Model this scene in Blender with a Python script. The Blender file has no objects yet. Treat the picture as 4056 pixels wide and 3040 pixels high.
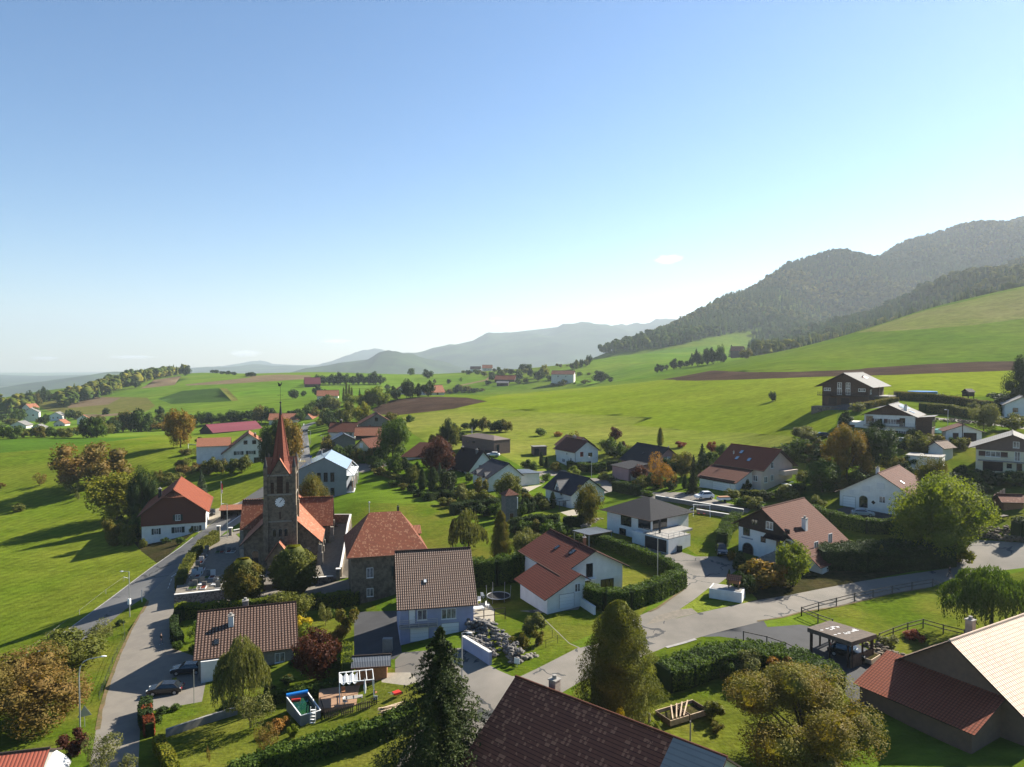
import bpy, bmesh, math, random
import numpy as np
from mathutils import Vector, Matrix
from mathutils.geometry import delaunay_2d_cdt
S = bpy.context.scene
R = math.radians
rnd = random.Random(7)
# ---------------------------------------------------------------- camera, sky, sun, exposure
H = 45.0; PITCH = R(1.85); FPX = 2817.0; CX, CY = 2028.0, 1520.0
cam = bpy.data.objects.new('camera', bpy.data.cameras.new('camera'))
S.collection.objects.link(cam); S.camera = cam
cam.location = (0, 0, H); cam.rotation_euler = (R(90) - PITCH, 0, 0)
cam.data.sensor_fit = 'HORIZONTAL'; cam.data.sensor_width = 36; cam.data.lens = 36 * FPX / 4056
cam.data.clip_start = 0.5; cam.data.clip_end = 60000
SUN_AZ, SUN_EL = R(56), R(34)          # azimuth clockwise from the view direction (+Y)
w = bpy.data.worlds.new('World'); S.world = w; w.use_nodes = True
nt = w.node_tree; bg = nt.nodes['Background']
sky = nt.nodes.new('ShaderNodeTexSky'); sky.sky_type = 'NISHITA'; sky.sun_disc = False
sky.sun_elevation = SUN_EL; sky.sun_rotation = SUN_AZ; sky.altitude = 700
sky.air_density = 1.0; sky.dust_density = 0.3; sky.ozone_density = 2.2
hs = nt.nodes.new('ShaderNodeHueSaturation'); hs.inputs['Saturation'].default_value = 1.26
nt.links.new(sky.outputs[0], hs.inputs['Color']); nt.links.new(hs.outputs[0], bg.inputs[0]); bg.inputs[1].default_value = 0.050
sun = bpy.data.objects.new('sun', bpy.data.lights.new('sun', 'SUN'))
S.collection.objects.link(sun); sun.data.energy = 5.0; sun.data.angle = R(0.53); sun.data.color = (1, .93, .80)
sd = Vector((math.sin(SUN_AZ) * math.cos(SUN_EL), math.cos(SUN_AZ) * math.cos(SUN_EL), math.sin(SUN_EL)))
sun.rotation_euler = sd.to_track_quat('Z', 'Y').to_euler()
S.view_settings.view_transform = 'Standard'; S.view_settings.look = 'None'
S.view_settings.exposure = 1.74; S.view_settings.gamma = 1
S.render.engine = 'CYCLES'; S.cycles.use_denoising = True
S.cycles.max_bounces = 6; S.cycles.transparent_max_bounces = 8; S.cycles.volume_bounces = 2
S.cycles.sample_clamp_indirect = 4.0; S.cycles.caustics_reflective = False; S.cycles.caustics_refractive = False

cp, sp = math.cos(PITCH), math.sin(PITCH)
def ray(px, py):
    u = (px - CX) / FPX; v = (CY - py) / FPX
    return np.array([u, cp + v * sp, -sp + v * cp])
def at(px, py, d):                      # the world point seen at a pixel of the photograph, d metres ahead
    r = ray(px, py); return Vector((r[0] / r[1] * d, d, H + r[2] / r[1] * d))
def atz(px, py, z):
    r = ray(px, py); t = (z - H) / r[2]; return Vector((r[0] * t, r[1] * t, z))

# ---------------------------------------------------------------- terrain heights
TP = [ # (px, py, z): ground seen at that pixel lies at height z
 (400,2990,2),(640,2560,1),(580,2380,.3),(200,2540,-1),(0,2520,-4),(0,2900,0),(0,2200,-6),(0,1950,-3),(-500,2300,-9),(-500,2000,-7),
 (600,2400,.8),(900,2330,1.5),(1330,2290,2.6),(1100,2335,2.0),(1060,2150,2.5),(860,2140,2.3),(1600,2575,6),(1480,2370,3),(800,2790,2),(1200,2860,4.2),(1500,2950,5.5),
 (1950,2700,8),(2300,2560,8.5),(2500,2380,9),(3300,2600,8),(3765,2285,9.3),(3900,2200,11),(2920,2205,10),(2800,2900,5.5),(3300,2900,6),(3800,2900,6.5),
 (2690,2184,10),(2170,2415,8),(2300,2250,9),(3000,2480,8.6),(3600,2500,8),(2100,2980,6),(2400,2960,6),(1000,3000,3.5),
 (1900,2150,8),(1500,2100,7.5),(1400,2000,8.5),(1250,2180,3.5),(1700,1950,9.5)]
TD = [ # (px, py, metres ahead)
 (710,1765,306),(300,1780,320),(0,1765,340),(500,1760,315),(900,1840,263),(1240,1680,430),(1190,1750,330),(1120,1850,250),(680,2130,188),(350,1925,256),
 (1080,2060,185),(2790,1978,158),(3020,1950,165),(3330,2002,150),(3780,1859,165),(3950,1862,158),(3500,1726,190),(3380,1600,225),(3830,1755,183),
 (3900,1575,250),(3700,1655,212),(3500,1485,330),(3500,1440,420),(4056,1427,410),(3950,1478,310),(2680,1497,480),(3100,1440,440),(3000,1700,245),(2600,1700,270),
 (2200,1700,290),(1800,1750,262),(2400,1790,230),(2300,1856,218),(1965,1805,228),(2620,1900,190),(2200,1545,600),(1900,1568,520),(2600,1502,600),
 (1500,1640,400),(1700,1570,490),(1600,1560,530),(1400,1740,285),(1350,1785,265),(900,1660,480),(1000,1720,390),(1000,1600,600),(1000,1520,900),
 (900,1482,1300),(600,1500,1300),(770,1478,1400),(1300,1475,1200),(1700,1490,1100),(1500,1530,850),(1850,1520,900),(400,1600,850),(200,1610,900),
 (100,1680,650),(500,1680,520),(700,1700,470),(100,1560,1300),(-100,1600,1200),(2000,1482,1300),(2300,1450,1000),(2500,1405,1150),(2150,1485,950),
 (3007,1409,700),(3392,1317,720),(3667,1226,740),(4056,1134,760),(4700,960,800),(3600,1350,520),(3600,1402,460),(4056,1250,600),(4056,1350,480),(4700,1250,500),
 (2365,1412,1500),(2714,1290,1900),(2860,1205,2000),(3117,1102,2300),(3300,1032,2300),(3429,1025,2300),(3576,990,2300),(3759,937,2300),(3869,925,2300),
 (4056,892,2300),(5000,700,2400),(3007,1393,1150),(3400,1290,1350),(3700,1180,1450),(4056,1060,1500),(4700,850,1500),(2600,1402,1250),(2800,1370,1300),
 (2760,1422,900),(2600,1450,800),(2560,1492,640),(2980,1417,670),(4700,1600,250),(4700,1800,160),(4500,2200,115),(4700,2700,80),
 (3200,1335,1650),(3400,1305,1700),(3700,1205,1750),(4056,1100,1750),(4700,900,1750),(3300,1150,2000),(3700,1060,2050),(4056,985,2050)]
TX = [ # hidden or far ground, metres
 (-900,2300,-130),(-2600,3200,-180),(-300,2200,-90),(400,2200,-60),(900,2600,0),(-1500,1800,-110),(-700,900,-18),(-500,400,-12),(0,4500,-150),(-4000,5000,-190),
 (0,50,7),(-60,50,2),(60,50,7),(-120,60,-3),(120,60,10),(-30,30,5),(40,30,8),(2600,4500,200),(3500,3500,600),(0,12000,-200),(-9000,12000,-200),(9000,12000,0),(1500,8000,-120),
 (700,3500,60),(2000,3200,420),(60,760,14),(-120,800,8),(60,1400,0),(-200,1700,-30),(420,900,60),(800,1000,150),(-330,600,-6)]
_C = [];
for a, b, z in TP: p = atz(a, b, z); _C.append(tuple(p))
for a, b, d in TD: _C.append(tuple(at(a, b, d)))
_C += TX; _C = np.array(_C, float)
def _st(x, y):
    y = np.maximum(y, 12.0); return np.stack([x / (y + 25) * 2.2, np.log(y + 25) * 1.6], -1)
_P = _st(_C[:, 0], _C[:, 1]); _n = len(_P)
def _phi(r): return np.where(r > 0, r * r * np.log(r + 1e-12), 0)
_A = np.zeros((_n + 3, _n + 3)); _A[:_n, :_n] = _phi(np.linalg.norm(_P[:, None] - _P[None], axis=2)) + np.eye(_n) * 2e-4
_A[:_n, _n] = 1; _A[:_n, _n + 1:] = _P; _A[_n, :_n] = 1; _A[_n + 1:, :_n] = _P.T
_SC = 1.0
_W = np.linalg.solve(_A, np.concatenate([_C[:, 2], np.zeros(3)]))
def hz(x, y):
    x = np.atleast_1d(np.asarray(x, float)); y = np.atleast_1d(np.asarray(y, float))
    out = np.empty(len(x))
    for i in range(0, len(x), 4000):
        q = _st(x[i:i+4000], y[i:i+4000]); r = np.linalg.norm(q[:, None] - _P[None], axis=2)
        out[i:i+4000] = _phi(r) @ _W[:_n] + _W[_n] + q @ _W[_n + 1:]
    m = np.clip((y - 880) / 450, 0, 1) * np.clip((x / np.maximum(y, 1) - .27) / .08, 0, 1)     # gullies of the wooded hill
    return out + m * (11 * np.sin(x / 88 + y / 230) + 7 * np.sin(x / 37 - y / 150 + 1))
def gz(x, y): return float(hz(x, y)[0])
def gnd(px, py, dmin=40, dmax=5000):    # where the sight line through a pixel meets the ground
    r = ray(px, py); d = np.exp(np.linspace(math.log(dmin), math.log(dmax), 260)); k = d / r[1]
    f = H + r[2] * k - hz(r[0] * k, d)
    i = np.argmax(f < 0)
    if f[i] >= 0: i = len(d) - 1
    a, b = (d[i - 1], d[i]) if i > 0 else (d[0], d[0])
    for _ in range(14):
        m = (a + b) / 2; g = H + r[2] * m / r[1] - gz(r[0] * m / r[1], m)
        if g < 0: b = m
        else: a = m
    d = (a + b) / 2; x = r[0] / r[1] * d
    return Vector((x, d, gz(x, d)))
# ---------------------------------------------------------------- helpers
def tag(o, label=None, cat=None, group=None, kind=None):
    if label: o['label'] = label
    if cat: o['category'] = cat
    if group: o['group'] = group
    if kind: o['kind'] = kind
    return o
def link(o, parent=None):
    S.collection.objects.link(o)
    if parent: o.parent = parent
    return o
def empty(name, loc, yaw=0, **k):
    o = link(bpy.data.objects.new(name, None)); o.location = loc; o.rotation_euler = (0, 0, yaw); o.empty_display_size = .3
    return tag(o, **k)
class MB:                               # collects shapes, then links them as one mesh object
    def __init__(s): s.v = []; s.f = []; s.m = []
    def add(s, vs, fs, m=0):
        b = len(s.v); s.v += [tuple(x) for x in vs]; s.f += [tuple(i + b for i in f) for f in fs]; s.m += [m] * len(fs); return s
    def box(s, x0, x1, y0, y1, z0, z1, m=0, M=None):
        vs = [Vector((x, y, z)) for z in (z0, z1) for x, y in ((x0, y0), (x1, y0), (x1, y1), (x0, y1))]
        if M: vs = [M @ q for q in vs]
        return s.add(vs, [(0,3,2,1),(4,5,6,7),(0,1,5,4),(1,2,6,5),(2,3,7,6),(3,0,4,7)], m)
    def tube(s, pts, r, n=6, m=0, cap=True):
        pts = [Vector(p) for p in pts]; rr = r if isinstance(r, (list, tuple)) else [r] * len(pts); b = []
        for i, p in enumerate(pts):
            t = (pts[min(i + 1, len(pts) - 1)] - pts[max(i - 1, 0)]).normalized()
            a = t.cross(Vector((0, 0, 1)) if abs(t.z) < .9 else Vector((1, 0, 0))).normalized(); c = t.cross(a)
            b += [p + (a * math.cos(k * 2 * math.pi / n) + c * math.sin(k * 2 * math.pi / n)) * rr[i] for k in range(n)]
        fs = [(i * n + k, i * n + (k + 1) % n, (i + 1) * n + (k + 1) % n, (i + 1) * n + k) for i in range(len(pts) - 1) for k in range(n)]
        if cap: fs += [tuple(reversed(range(n))), tuple((len(pts) - 1) * n + k for k in range(n))]
        return s.add(b, fs, m)
    def beam(s, a, b, w, h, m=0):        # box bar from a to b
        a, b = Vector(a), Vector(b); t = (b - a); L = t.length; t.normalize()
        x = t.cross(Vector((0, 0, 1)) if abs(t.z) < .95 else Vector((0, 1, 0))).normalized(); z = x.cross(t)
        M = Matrix((x, t, z)).transposed().to_4x4(); M.translation = a
        return s.box(-w / 2, w / 2, 0, L, -h / 2, h / 2, m, M)
    def slab(s, pts, th, m=0):           # polygon thickened downwards
        n = len(pts); pts = [Vector(p) for p in pts]
        return s.add(pts + [p - Vector((0, 0, th)) for p in pts], [tuple(range(n)), tuple(reversed(range(n, 2 * n)))] + [(i, i + n, (i + 1) % n + n, (i + 1) % n) for i in range(n)], m)
    def ball(s, c, r, n=8, k=5, m=0, sc=(1, 1, 1)):
        vs = [Vector(c) + Vector((0, 0, -r * sc[2]))]
        for i in range(1, k):
            a = math.pi * i / k - math.pi / 2
            vs += [Vector(c) + Vector((math.cos(a) * math.cos(j * 2 * math.pi / n) * r * sc[0], math.cos(a) * math.sin(j * 2 * math.pi / n) * r * sc[1], math.sin(a) * r * sc[2])) for j in range(n)]
        vs.append(Vector(c) + Vector((0, 0, r * sc[2]))); t = len(vs) - 1
        fs = [(0, 1 + (j + 1) % n, 1 + j) for j in range(n)] + [(t, t - n + j, t - n + (j + 1) % n) for j in range(n)]
        fs += [(1 + i * n + j, 1 + i * n + (j + 1) % n, 1 + (i + 1) * n + (j + 1) % n, 1 + (i + 1) * n + j) for i in range(k - 2) for j in range(n)]
        return s.add(vs, fs, m)
    def build(s, name, mats, parent=None, smooth=False, **k):
        me = bpy.data.meshes.new(name); me.from_pydata(s.v, [], s.f)
        mats = mats if isinstance(mats, (list, tuple)) else [mats]
        for m in mats: me.materials.append(m)
        if len(mats) > 1: me.polygons.foreach_set('material_index', s.m)
        if smooth: me.polygons.foreach_set('use_smooth', [True] * len(me.polygons))
        me.update(); o = link(bpy.data.objects.new(name, me), parent); return tag(o, **k)
def copytree(o, parent=None):
    c = o.copy(); S.collection.objects.link(c)
    if parent: c.parent = parent
    for ch in list(o.children): copytree(ch, c)
    return c
# ---------------------------------------------------------------- materials
MATS = {}
LIGHT = ('white', 'wall', 'paint', 'steel', 'car_', 'sign', 'skin', 'lamp', 'curtain', 'pool', 'tile_pale', 'plastic', 'shutter_pale', 'plank', 'solar')
def alb(name, c):                       # one place to set how much light the surfaces give back
    k = .86 if any(q in name for q in LIGHT) and name not in ('wall_stone', 'shingle_wall') else .62
    if any(q in name for q in ('grass', 'cover', 'maize', 'stubble')): k = .74
    return tuple(v * k for v in c)
def N(t, ty, **k):
    n = t.nodes.new(ty)
    for a, b in k.items():
        if a.startswith('i_'): n.inputs[int(a[2:]) if a[2:].isdigit() else a[2:].replace('_', ' ')].default_value = b
        else: setattr(n, a, b)
    return n
def mat(name, col, rough=.85, col2=None, scale=2.0, detail=5, bump=0, bscale=None, metal=0, spec=.3, coord='Object', mix=(.4, .62), extra=None):
    """principled surface whose base colour wanders between col and col2 with noise in metres"""
    if name in MATS: return MATS[name]
    col = alb(name, col); col2 = alb(name, col2) if col2 else None
    m = bpy.data.materials.new(name); m.use_nodes = True; t = m.node_tree; L = t.links; b = t.nodes['Principled BSDF']; MATS[name] = m
    b.inputs['Roughness'].default_value = rough; b.inputs['Metallic'].default_value = metal; b.inputs['Specular IOR Level'].default_value = spec
    b.inputs['Base Color'].default_value = (*col, 1)
    tc = N(t, 'ShaderNodeTexCoord')
    if col2:
        n = N(t, 'ShaderNodeTexNoise', i_Scale=scale, i_Detail=detail, i_Roughness=.62); L.new(tc.outputs[coord], n.inputs['Vector'])
        r = N(t, 'ShaderNodeMapRange', i_1=mix[0], i_2=mix[1]); L.new(n.outputs[0], r.inputs[0])
        x = N(t, 'ShaderNodeMix', data_type='RGBA'); x.inputs[6].default_value = (*col, 1); x.inputs[7].default_value = (*col2, 1)
        L.new(r.outputs[0], x.inputs[0]); L.new(x.outputs[2], b.inputs['Base Color']); m['mix'] = x.name
    if bump:
        n = N(t, 'ShaderNodeTexNoise', i_Scale=bscale or scale * 3, i_Detail=4); L.new(tc.outputs[coord], n.inputs['Vector'])
        u = N(t, 'ShaderNodeBump', i_Strength=1.0, i_Distance=bump); L.new(n.outputs[0], u.inputs['Height']); L.new(u.outputs[0], b.inputs['Normal'])
    return m
def tiles(name, col, col2, row=.34, colw=.25, depth=.05, mottle=3.0, wave=True, spot=None, rough=.75, gap=.35, dots=0):
    """roof tiles laid in the UV map (u along the ridge, v down the slope, in metres)"""
    if name in MATS: return MATS[name]
    col, col2 = alb(name, col), alb(name, col2); spot = alb(name, spot) if spot else None
    m = bpy.data.materials.new(name); m.use_nodes = True; t = m.node_tree; L = t.links; b = t.nodes['Principled BSDF']; MATS[name] = m
    b.inputs['Roughness'].default_value = max(rough, .8) if name.startswith('tile') else rough; b.inputs['Specular IOR Level'].default_value = .12 if name.startswith('tile') else .4
    tc = N(t, 'ShaderNodeTexCoord'); sx = N(t, 'ShaderNodeSeparateXYZ'); L.new(tc.outputs['UV'], sx.inputs[0])
    def mt(op, a, v=None, c=None):
        q = N(t, 'ShaderNodeMath', operation=op)
        for i, s_ in enumerate((a, v, c)):
            if s_ is None: continue
            if isinstance(s_, (int, float)): q.inputs[i].default_value = s_
            else: L.new(s_, q.inputs[i])
        return q.outputs[0]
    fv = mt('FRACT', mt('DIVIDE', sx.outputs[1], row)); iv = mt('FLOOR', mt('DIVIDE', sx.outputs[1], row))
    fu_ = mt('DIVIDE', sx.outputs[0], colw); fu = mt('FRACT', fu_); iu = mt('FLOOR', fu_)
    hgt = fv                                          # each row rises towards its lower edge
    if wave:
        sn = mt('ABSOLUTE', mt('SINE', mt('MULTIPLY', fu_, math.pi))); hgt = mt('ADD', mt('MULTIPLY', sn, 1.0), mt('MULTIPLY', fv, .8))
    cv = N(t, 'ShaderNodeCombineXYZ'); L.new(iu, cv.inputs[0]); L.new(iv, cv.inputs[1])
    wn = N(t, 'ShaderNodeTexWhiteNoise'); L.new(cv.outputs[0], wn.inputs['Vector'])
    no = N(t, 'ShaderNodeTexNoise', i_Scale=1 / mottle, i_Detail=5, i_Roughness=.65); L.new(tc.outputs['UV'], no.inputs['Vector'])
    f = mt('ADD', mt('MULTIPLY', wn.outputs[0], .3 if spot and not wave else .14), mt('MULTIPLY', mt('SUBTRACT', no.outputs[0], .28), 1.0))
    x = N(t, 'ShaderNodeMix', data_type='RGBA', clamp_factor=True); x.inputs[6].default_value = (*col, 1); x.inputs[7].default_value = (*col2, 1); L.new(f, x.inputs[0]); out = x.outputs[2]
    if spot:
        y = N(t, 'ShaderNodeMix', data_type='RGBA'); y.inputs[7].default_value = (*spot, 1); L.new(out, y.inputs[6]); L.new(mt('GREATER_THAN', mt('ADD', wn.outputs[0], mt('MULTIPLY', no.outputs[0], .9)), 1.28) if not dots else mt('MULTIPLY', mt('GREATER_THAN', sn, .72), mt('GREATER_THAN', fv, .38)), y.inputs[0]); out = y.outputs[2]
    g = N(t, 'ShaderNodeMix', data_type='RGBA', blend_type='MULTIPLY'); L.new(out, g.inputs[6]); g.inputs[7].default_value = (gap, gap, gap, 1)
    ed = mt('LESS_THAN', fv, .2)
    if wave: ed = mt('MAXIMUM', ed, mt('LESS_THAN', sn, .42))
    L.new(ed, g.inputs[0]); L.new(g.outputs[2], b.inputs['Base Color'])
    u = N(t, 'ShaderNodeBump', i_Strength=1.0, i_Distance=depth); L.new(hgt, u.inputs['Height']); L.new(u.outputs[0], b.inputs['Normal'])
    return m
def roofmesh(name, quads, mt_, parent, th=.12, mu=None):
    """roof slopes as thick sheets: quads = [(pts, u_dir)] in local metres, UV in metres along/down the slope"""
    me = bpy.data.meshes.new(name); vs, fs, uv, mi = [], [], [], []
    for pts in quads:
        pts = [Vector(p) for p in pts]; n = (pts[1] - pts[0]).cross(pts[2] - pts[0]).normalized()
        if n.z < 0: pts.reverse(); n = -n
        dn = Vector((0, 0, -1)); dn = (dn - n * dn.dot(n)); dn = dn.normalized() if dn.length > 1e-3 else Vector((0, -1, 0)); ua = n.cross(dn)
        b = len(vs); k = len(pts); vs += pts + [p - n * th for p in pts]
        fs.append(tuple(range(b, b + k))); uv += [(p.dot(ua), p.dot(dn)) for p in pts]; mi.append(0)
        fs.append(tuple(reversed(range(b + k, b + 2 * k)))); uv += [(0, 0)] * k; mi.append(1)
        for i in range(k):
            j = (i + 1) % k; fs.append((b + i, b + i + k, b + j + k, b + j)); uv += [(0, 0)] * 4; mi.append(1)
    me.from_pydata(vs, [], fs); l = me.uv_layers.new(name='UVMap')
    l.data.foreach_set('uv', [c for p in uv for c in p]); me.materials.append(mt_); me.materials.append(mu or M_('eave_wood')); me.polygons.foreach_set('material_index', mi)
    me.update(); return link(bpy.data.objects.new(name, me), parent)
def M_(n): return MATS[n]
mat('eave_wood', (.06, .04, .03), .8)
mat('white_wall', (.74, .73, .70), .9, (.66, .65, .62), .8, bump=.01, bscale=9)
mat('pale_wall', (.62, .60, .54), .9, (.55, .52, .46), .7)
mat('beige_wall', (.62, .50, .43), .9, (.56, .45, .39), .6)
mat('pink_wall', (.45, .25, .24), .9, (.40, .22, .21), .6)
mat('yellow_wall', (.60, .52, .33), .9, (.54, .46, .3), .6)
mat('cream_wall', (.66, .60, .42), .9, (.6, .55, .4), .6)
mat('blue_wall', (.34, .36, .50), .9, (.30, .32, .45), .7)
mat('brown_wood', (.14, .075, .045), .8, (.09, .05, .03), 3)
mat('dark_wood', (.06, .035, .022), .8, (.035, .02, .015), 3)
mat('dark_render', (.24, .145, .10), .9, (.20, .125, .09), 1.5)
mat('brown_panel', (.22, .15, .12), .8, (.18, .12, .10), 1.5)
mat('grey_metal', (.30, .33, .37), .5, (.26, .29, .33), .4, metal=.2)
mat('grey_block', (.23, .23, .22), .9, (.17, .17, .17), 2)
mat('stone', (.27, .215, .15), .95, (.13, .105, .08), 1.6, bump=.04, bscale=2.5)
mat('stone_light', (.36, .33, .28), .95, (.28, .25, .21), 2, bump=.02)
mat('wall_stone', (.30, .28, .26), .95, (.12, .11, .10), 3.2, bump=.05, bscale=3, mix=(.45, .55))
mat('concrete', (.40, .38, .35), .9, (.32, .30, .28), 1.2)
mat('white_paint', (.78, .78, .77), .5)
mat('glass', (.02, .025, .03), .08, spec=.8)
mat('curtain_glass', (.25, .25, .26), .15, (.05, .05, .06), 1.3, spec=.7)
mat('shutter_dark', (.035, .05, .045), .7)
mat('shutter_brown', (.09, .035, .025), .7)
mat('shutter_pale', (.62, .62, .62), .7)
mat('dark_metal', (.03, .03, .035), .5)
mat('steel', (.45, .46, .47), .4, metal=.6)
mat('red_paint', (.5, .03, .02), .5)
mat('orange_wood', (.42, .20, .09), .7, (.34, .15, .07), 4)
mat('solar', (.035, .06, .10), .12, spec=.9)
mat('solar_pale', (.22, .28, .36), .2, spec=.9)
mat('grave_stone', (.30, .30, .30), .4, (.08, .08, .09), .6)
tiles('tile_red_old', (.30, .10, .055), (.16, .06, .04), .3, .22, .04, 4, False, (.38, .18, .11))
tiles('tile_orange', (.52, .22, .13), (.42, .17, .10), .34, .28, .04, 4)
tiles('tile_church', (.46, .17, .10), (.36, .13, .075), .3, .22, .03, 5, False, (.56, .28, .18), gap=.6)
tiles('tile_brown', (.11, .06, .045), (.085, .048, .038), .42, .42, .06, 4, True, (.27, .18, .14), gap=.4, dots=1)
tiles('tile_greybrown', (.24, .15, .11), (.15, .095, .075), .40, .30, .07, 4, True, (.36, .27, .22), gap=.35, dots=1)
tiles('tile_darkred', (.20, .055, .036), (.13, .04, .028), .42, .40, .08, 4, True, None, gap=.32)
tiles('tile_red', (.36, .10, .05), (.26, .07, .04), .38, .32, .05, 4, True, None, gap=.5)
tiles('tile_redbrown', (.17, .06, .038), (.12, .045, .03), .38, .32, .05, 4, True, None, gap=.55)
tiles('tile_black', (.035, .035, .042), (.025, .025, .03), .40, .32, .05, 4, True, None, .5, gap=.6)
tiles('tile_navy', (.035, .045, .07), (.022, .028, .045), .42, .34, .06, 4, True, None, .4, gap=.5)
tiles('tile_darkbrown', (.055, .035, .032), (.035, .025, .023), .36, .30, .05, 4, True, None, gap=.5)
tiles('tile_grey', (.28, .27, .26), (.22, .21, .2), .40, .32, .03, 4, False, None, gap=.75)
tiles('tile_pale', (.72, .56, .44), (.66, .50, .39), .42, .34, .05, 5, True, (.68, .48, .37), gap=.72)
tiles('tile_mud', (.34, .115, .065), (.19, .07, .045), .36, .24, .04, 3, False, (.55, .22, .12), gap=.42)
tiles('sheet_red', (.22, .035, .05), (.19, .03, .045), 40, .9, .03, 8, True, None, .5, gap=.85)
tiles('sheet_orange', (.52, .14, .08), (.46, .12, .07), 40, .35, .03, 8, True, None, .5, gap=.7)
tiles('sheet_grey', (.12, .14, .17), (.10, .12, .15), 40, .2, .03, 8, True, None, .4, gap=.6)
tiles('sheet_pale', (.36, .34, .31), (.26, .25, .23), .5, .9, .02, 3, False, None, gap=.8)
tiles('sheet_brown', (.21, .15, .12), (.16, .12, .10), .6, 40, .02, 3, False, None, gap=.7)
tiles('shingle_wall', (.19, .055, .035), (.13, .04, .03), .22, .18, .02, 3, False, None, gap=.6)
# ---------------------------------------------------------------- ground, roads and fields: one seamless triangulated sheet
def grass(name, a, b, c, fine=.9, big=.02, bumpd=.12, stripe=0):
    m = mat(name, a, 1.0, b, fine, 6, bump=bumpd, bscale=2.2, spec=0, mix=(.3, .7)); t = m.node_tree; L = t.links
    x = t.nodes[m['mix']]; tc = [n for n in t.nodes if n.type == 'TEX_COORD'][0]
    n = N(t, 'ShaderNodeTexNoise', i_Scale=big, i_Detail=6, i_Roughness=.6); L.new(tc.outputs['Object'], n.inputs['Vector'])
    r = N(t, 'ShaderNodeMapRange', i_1=.38, i_2=.66); L.new(n.outputs[0], r.inputs[0])
    y = N(t, 'ShaderNodeMix', data_type='RGBA'); L.new(x.outputs[2], y.inputs[6]); y.inputs[7].default_value = (*alb(name, c), 1); L.new(r.outputs[0], y.inputs[0])
    out = y.outputs[2]
    mp0 = N(t, 'ShaderNodeMapping'); mp0.inputs['Scale'].default_value = (.35, 1, 1); mp0.inputs['Rotation'].default_value = (0, 0, .5); L.new(tc.outputs['Object'], mp0.inputs[0])
    for sc_, lo_, hi_ in ((fine * 2.6, .62, 1.30), (big * 6, .80, 1.16)):
        n4 = N(t, 'ShaderNodeTexNoise', i_Scale=sc_, i_Detail=9, i_Roughness=.72); L.new(mp0.outputs[0], n4.inputs['Vector']); r4 = N(t, 'ShaderNodeMapRange', i_1=.33, i_2=.68, i_3=lo_, i_4=hi_); L.new(n4.outputs[0], r4.inputs[0])
        q4 = N(t, 'ShaderNodeMix', data_type='RGBA', blend_type='MULTIPLY'); q4.inputs[0].default_value = 1; L.new(out, q4.inputs[6]); L.new(r4.outputs[0], q4.inputs[7]); out = q4.outputs[2]
    if stripe:
        wv = N(t, 'ShaderNodeTexWave', i_Scale=stripe[0], i_Distortion=1.0); wv.bands_direction = 'X'
        mp = N(t, 'ShaderNodeMapping'); mp.inputs['Rotation'].default_value = (0, 0, R(stripe[1])); L.new(tc.outputs['Object'], mp.inputs[0]); L.new(mp.outputs[0], wv.inputs[0])
        z = N(t, 'ShaderNodeMix', data_type='RGBA', blend_type='MULTIPLY'); z.inputs[7].default_value = (stripe[2],) * 3 + (1,); L.new(out, z.inputs[6]); L.new(wv.outputs['Fac'], z.inputs[0]); out = z.outputs[2]
    L.new(out, t.nodes['Principled BSDF'].inputs['Base Color']); return m
G_ = {
 'meadow': grass('meadow_grass', (.135, .195, .014), (.095, .150, .011), (.185, .205, .026), .35, .018, .12, (.10, 20, .84)),
 'pasture': grass('pasture_grass', (.170, .210, .026), (.125, .170, .020), (.210, .220, .045), .30, .02, .25),
 'lawn': grass('lawn_grass', (.100, .145, .012), (.065, .105, .010), (.155, .155, .026), 1.2, .09, .1),
 'green_field': grass('field_grass', (.170, .225, .016), (.135, .195, .014), (.200, .240, .024), .25, .01, .1, (.35, 78, .86)),
 'dark_field': grass('dark_field_grass', (.070, .145, .014), (.06, .125, .014), (.085, .155, .016), .35, .02),
 'far_field': grass('far_field_grass', (.100, .185, .014), (.080, .160, .014), (.145, .205, .024), .05, .006, .1),
 'crop_field': grass('crop_rows', (.060, .120, .022), (.05, .10, .018), (.07, .13, .025), .2, .02, .1, (.16, 30, .6)),
 'maize_field': grass('maize', (.14, .14, .03), (.11, .12, .025), (.16, .145, .04), .2, .03),
 'stubble_field': grass('stubble', (.20, .145, .085), (.17, .125, .075), (.22, .16, .10), .2, .02, .1, (.15, 80, .85)),
 'hill_pasture': grass('hill_pasture_grass', (.165, .185, .040), (.13, .165, .03), (.21, .20, .07), .15, .012, .4),
 'ploughed_field': grass('ploughed_soil', (.090, .060, .044), (.055, .038, .030), (.12, .08, .058), .8, .05, .35, (.35, 80, .7)),
 'soil': grass('garden_soil', (.06, .05, .025), (.09, .075, .03), (.045, .05, .018), .9, .2, .2),
 'road': mat('asphalt', (.27, .24, .205), .95, (.22, .20, .17), .35, 8, bump=.01, bscale=8, mix=(.35, .65)),
 'main_road': mat('road_asphalt', (.17, .165, .16), .9, (.14, .138, .135), .3, 8, mix=(.3, .7)),
 'parking': mat('dark_asphalt', (.075, .075, .08), .9, (.06, .06, .064), .4, 7),
 'pavement': mat('pavement_asphalt', (.27, .24, .20), .95, (.23, .205, .175), .5, 6),
 'gravel': mat('gravel', (.26, .225, .18), 1, (.20, .175, .14), 1.5, 8, bump=.03, bscale=10),
 'paving': mat('pale_paving', (.50, .44, .34), .9, (.42, .37, .29), 1.5, 6),
 'forest_floor': grass('forest_floor_soil', (.030, .045, .018), (.022, .035, .014), (.05, .05, .02), .1, .02, .5),
}
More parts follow.
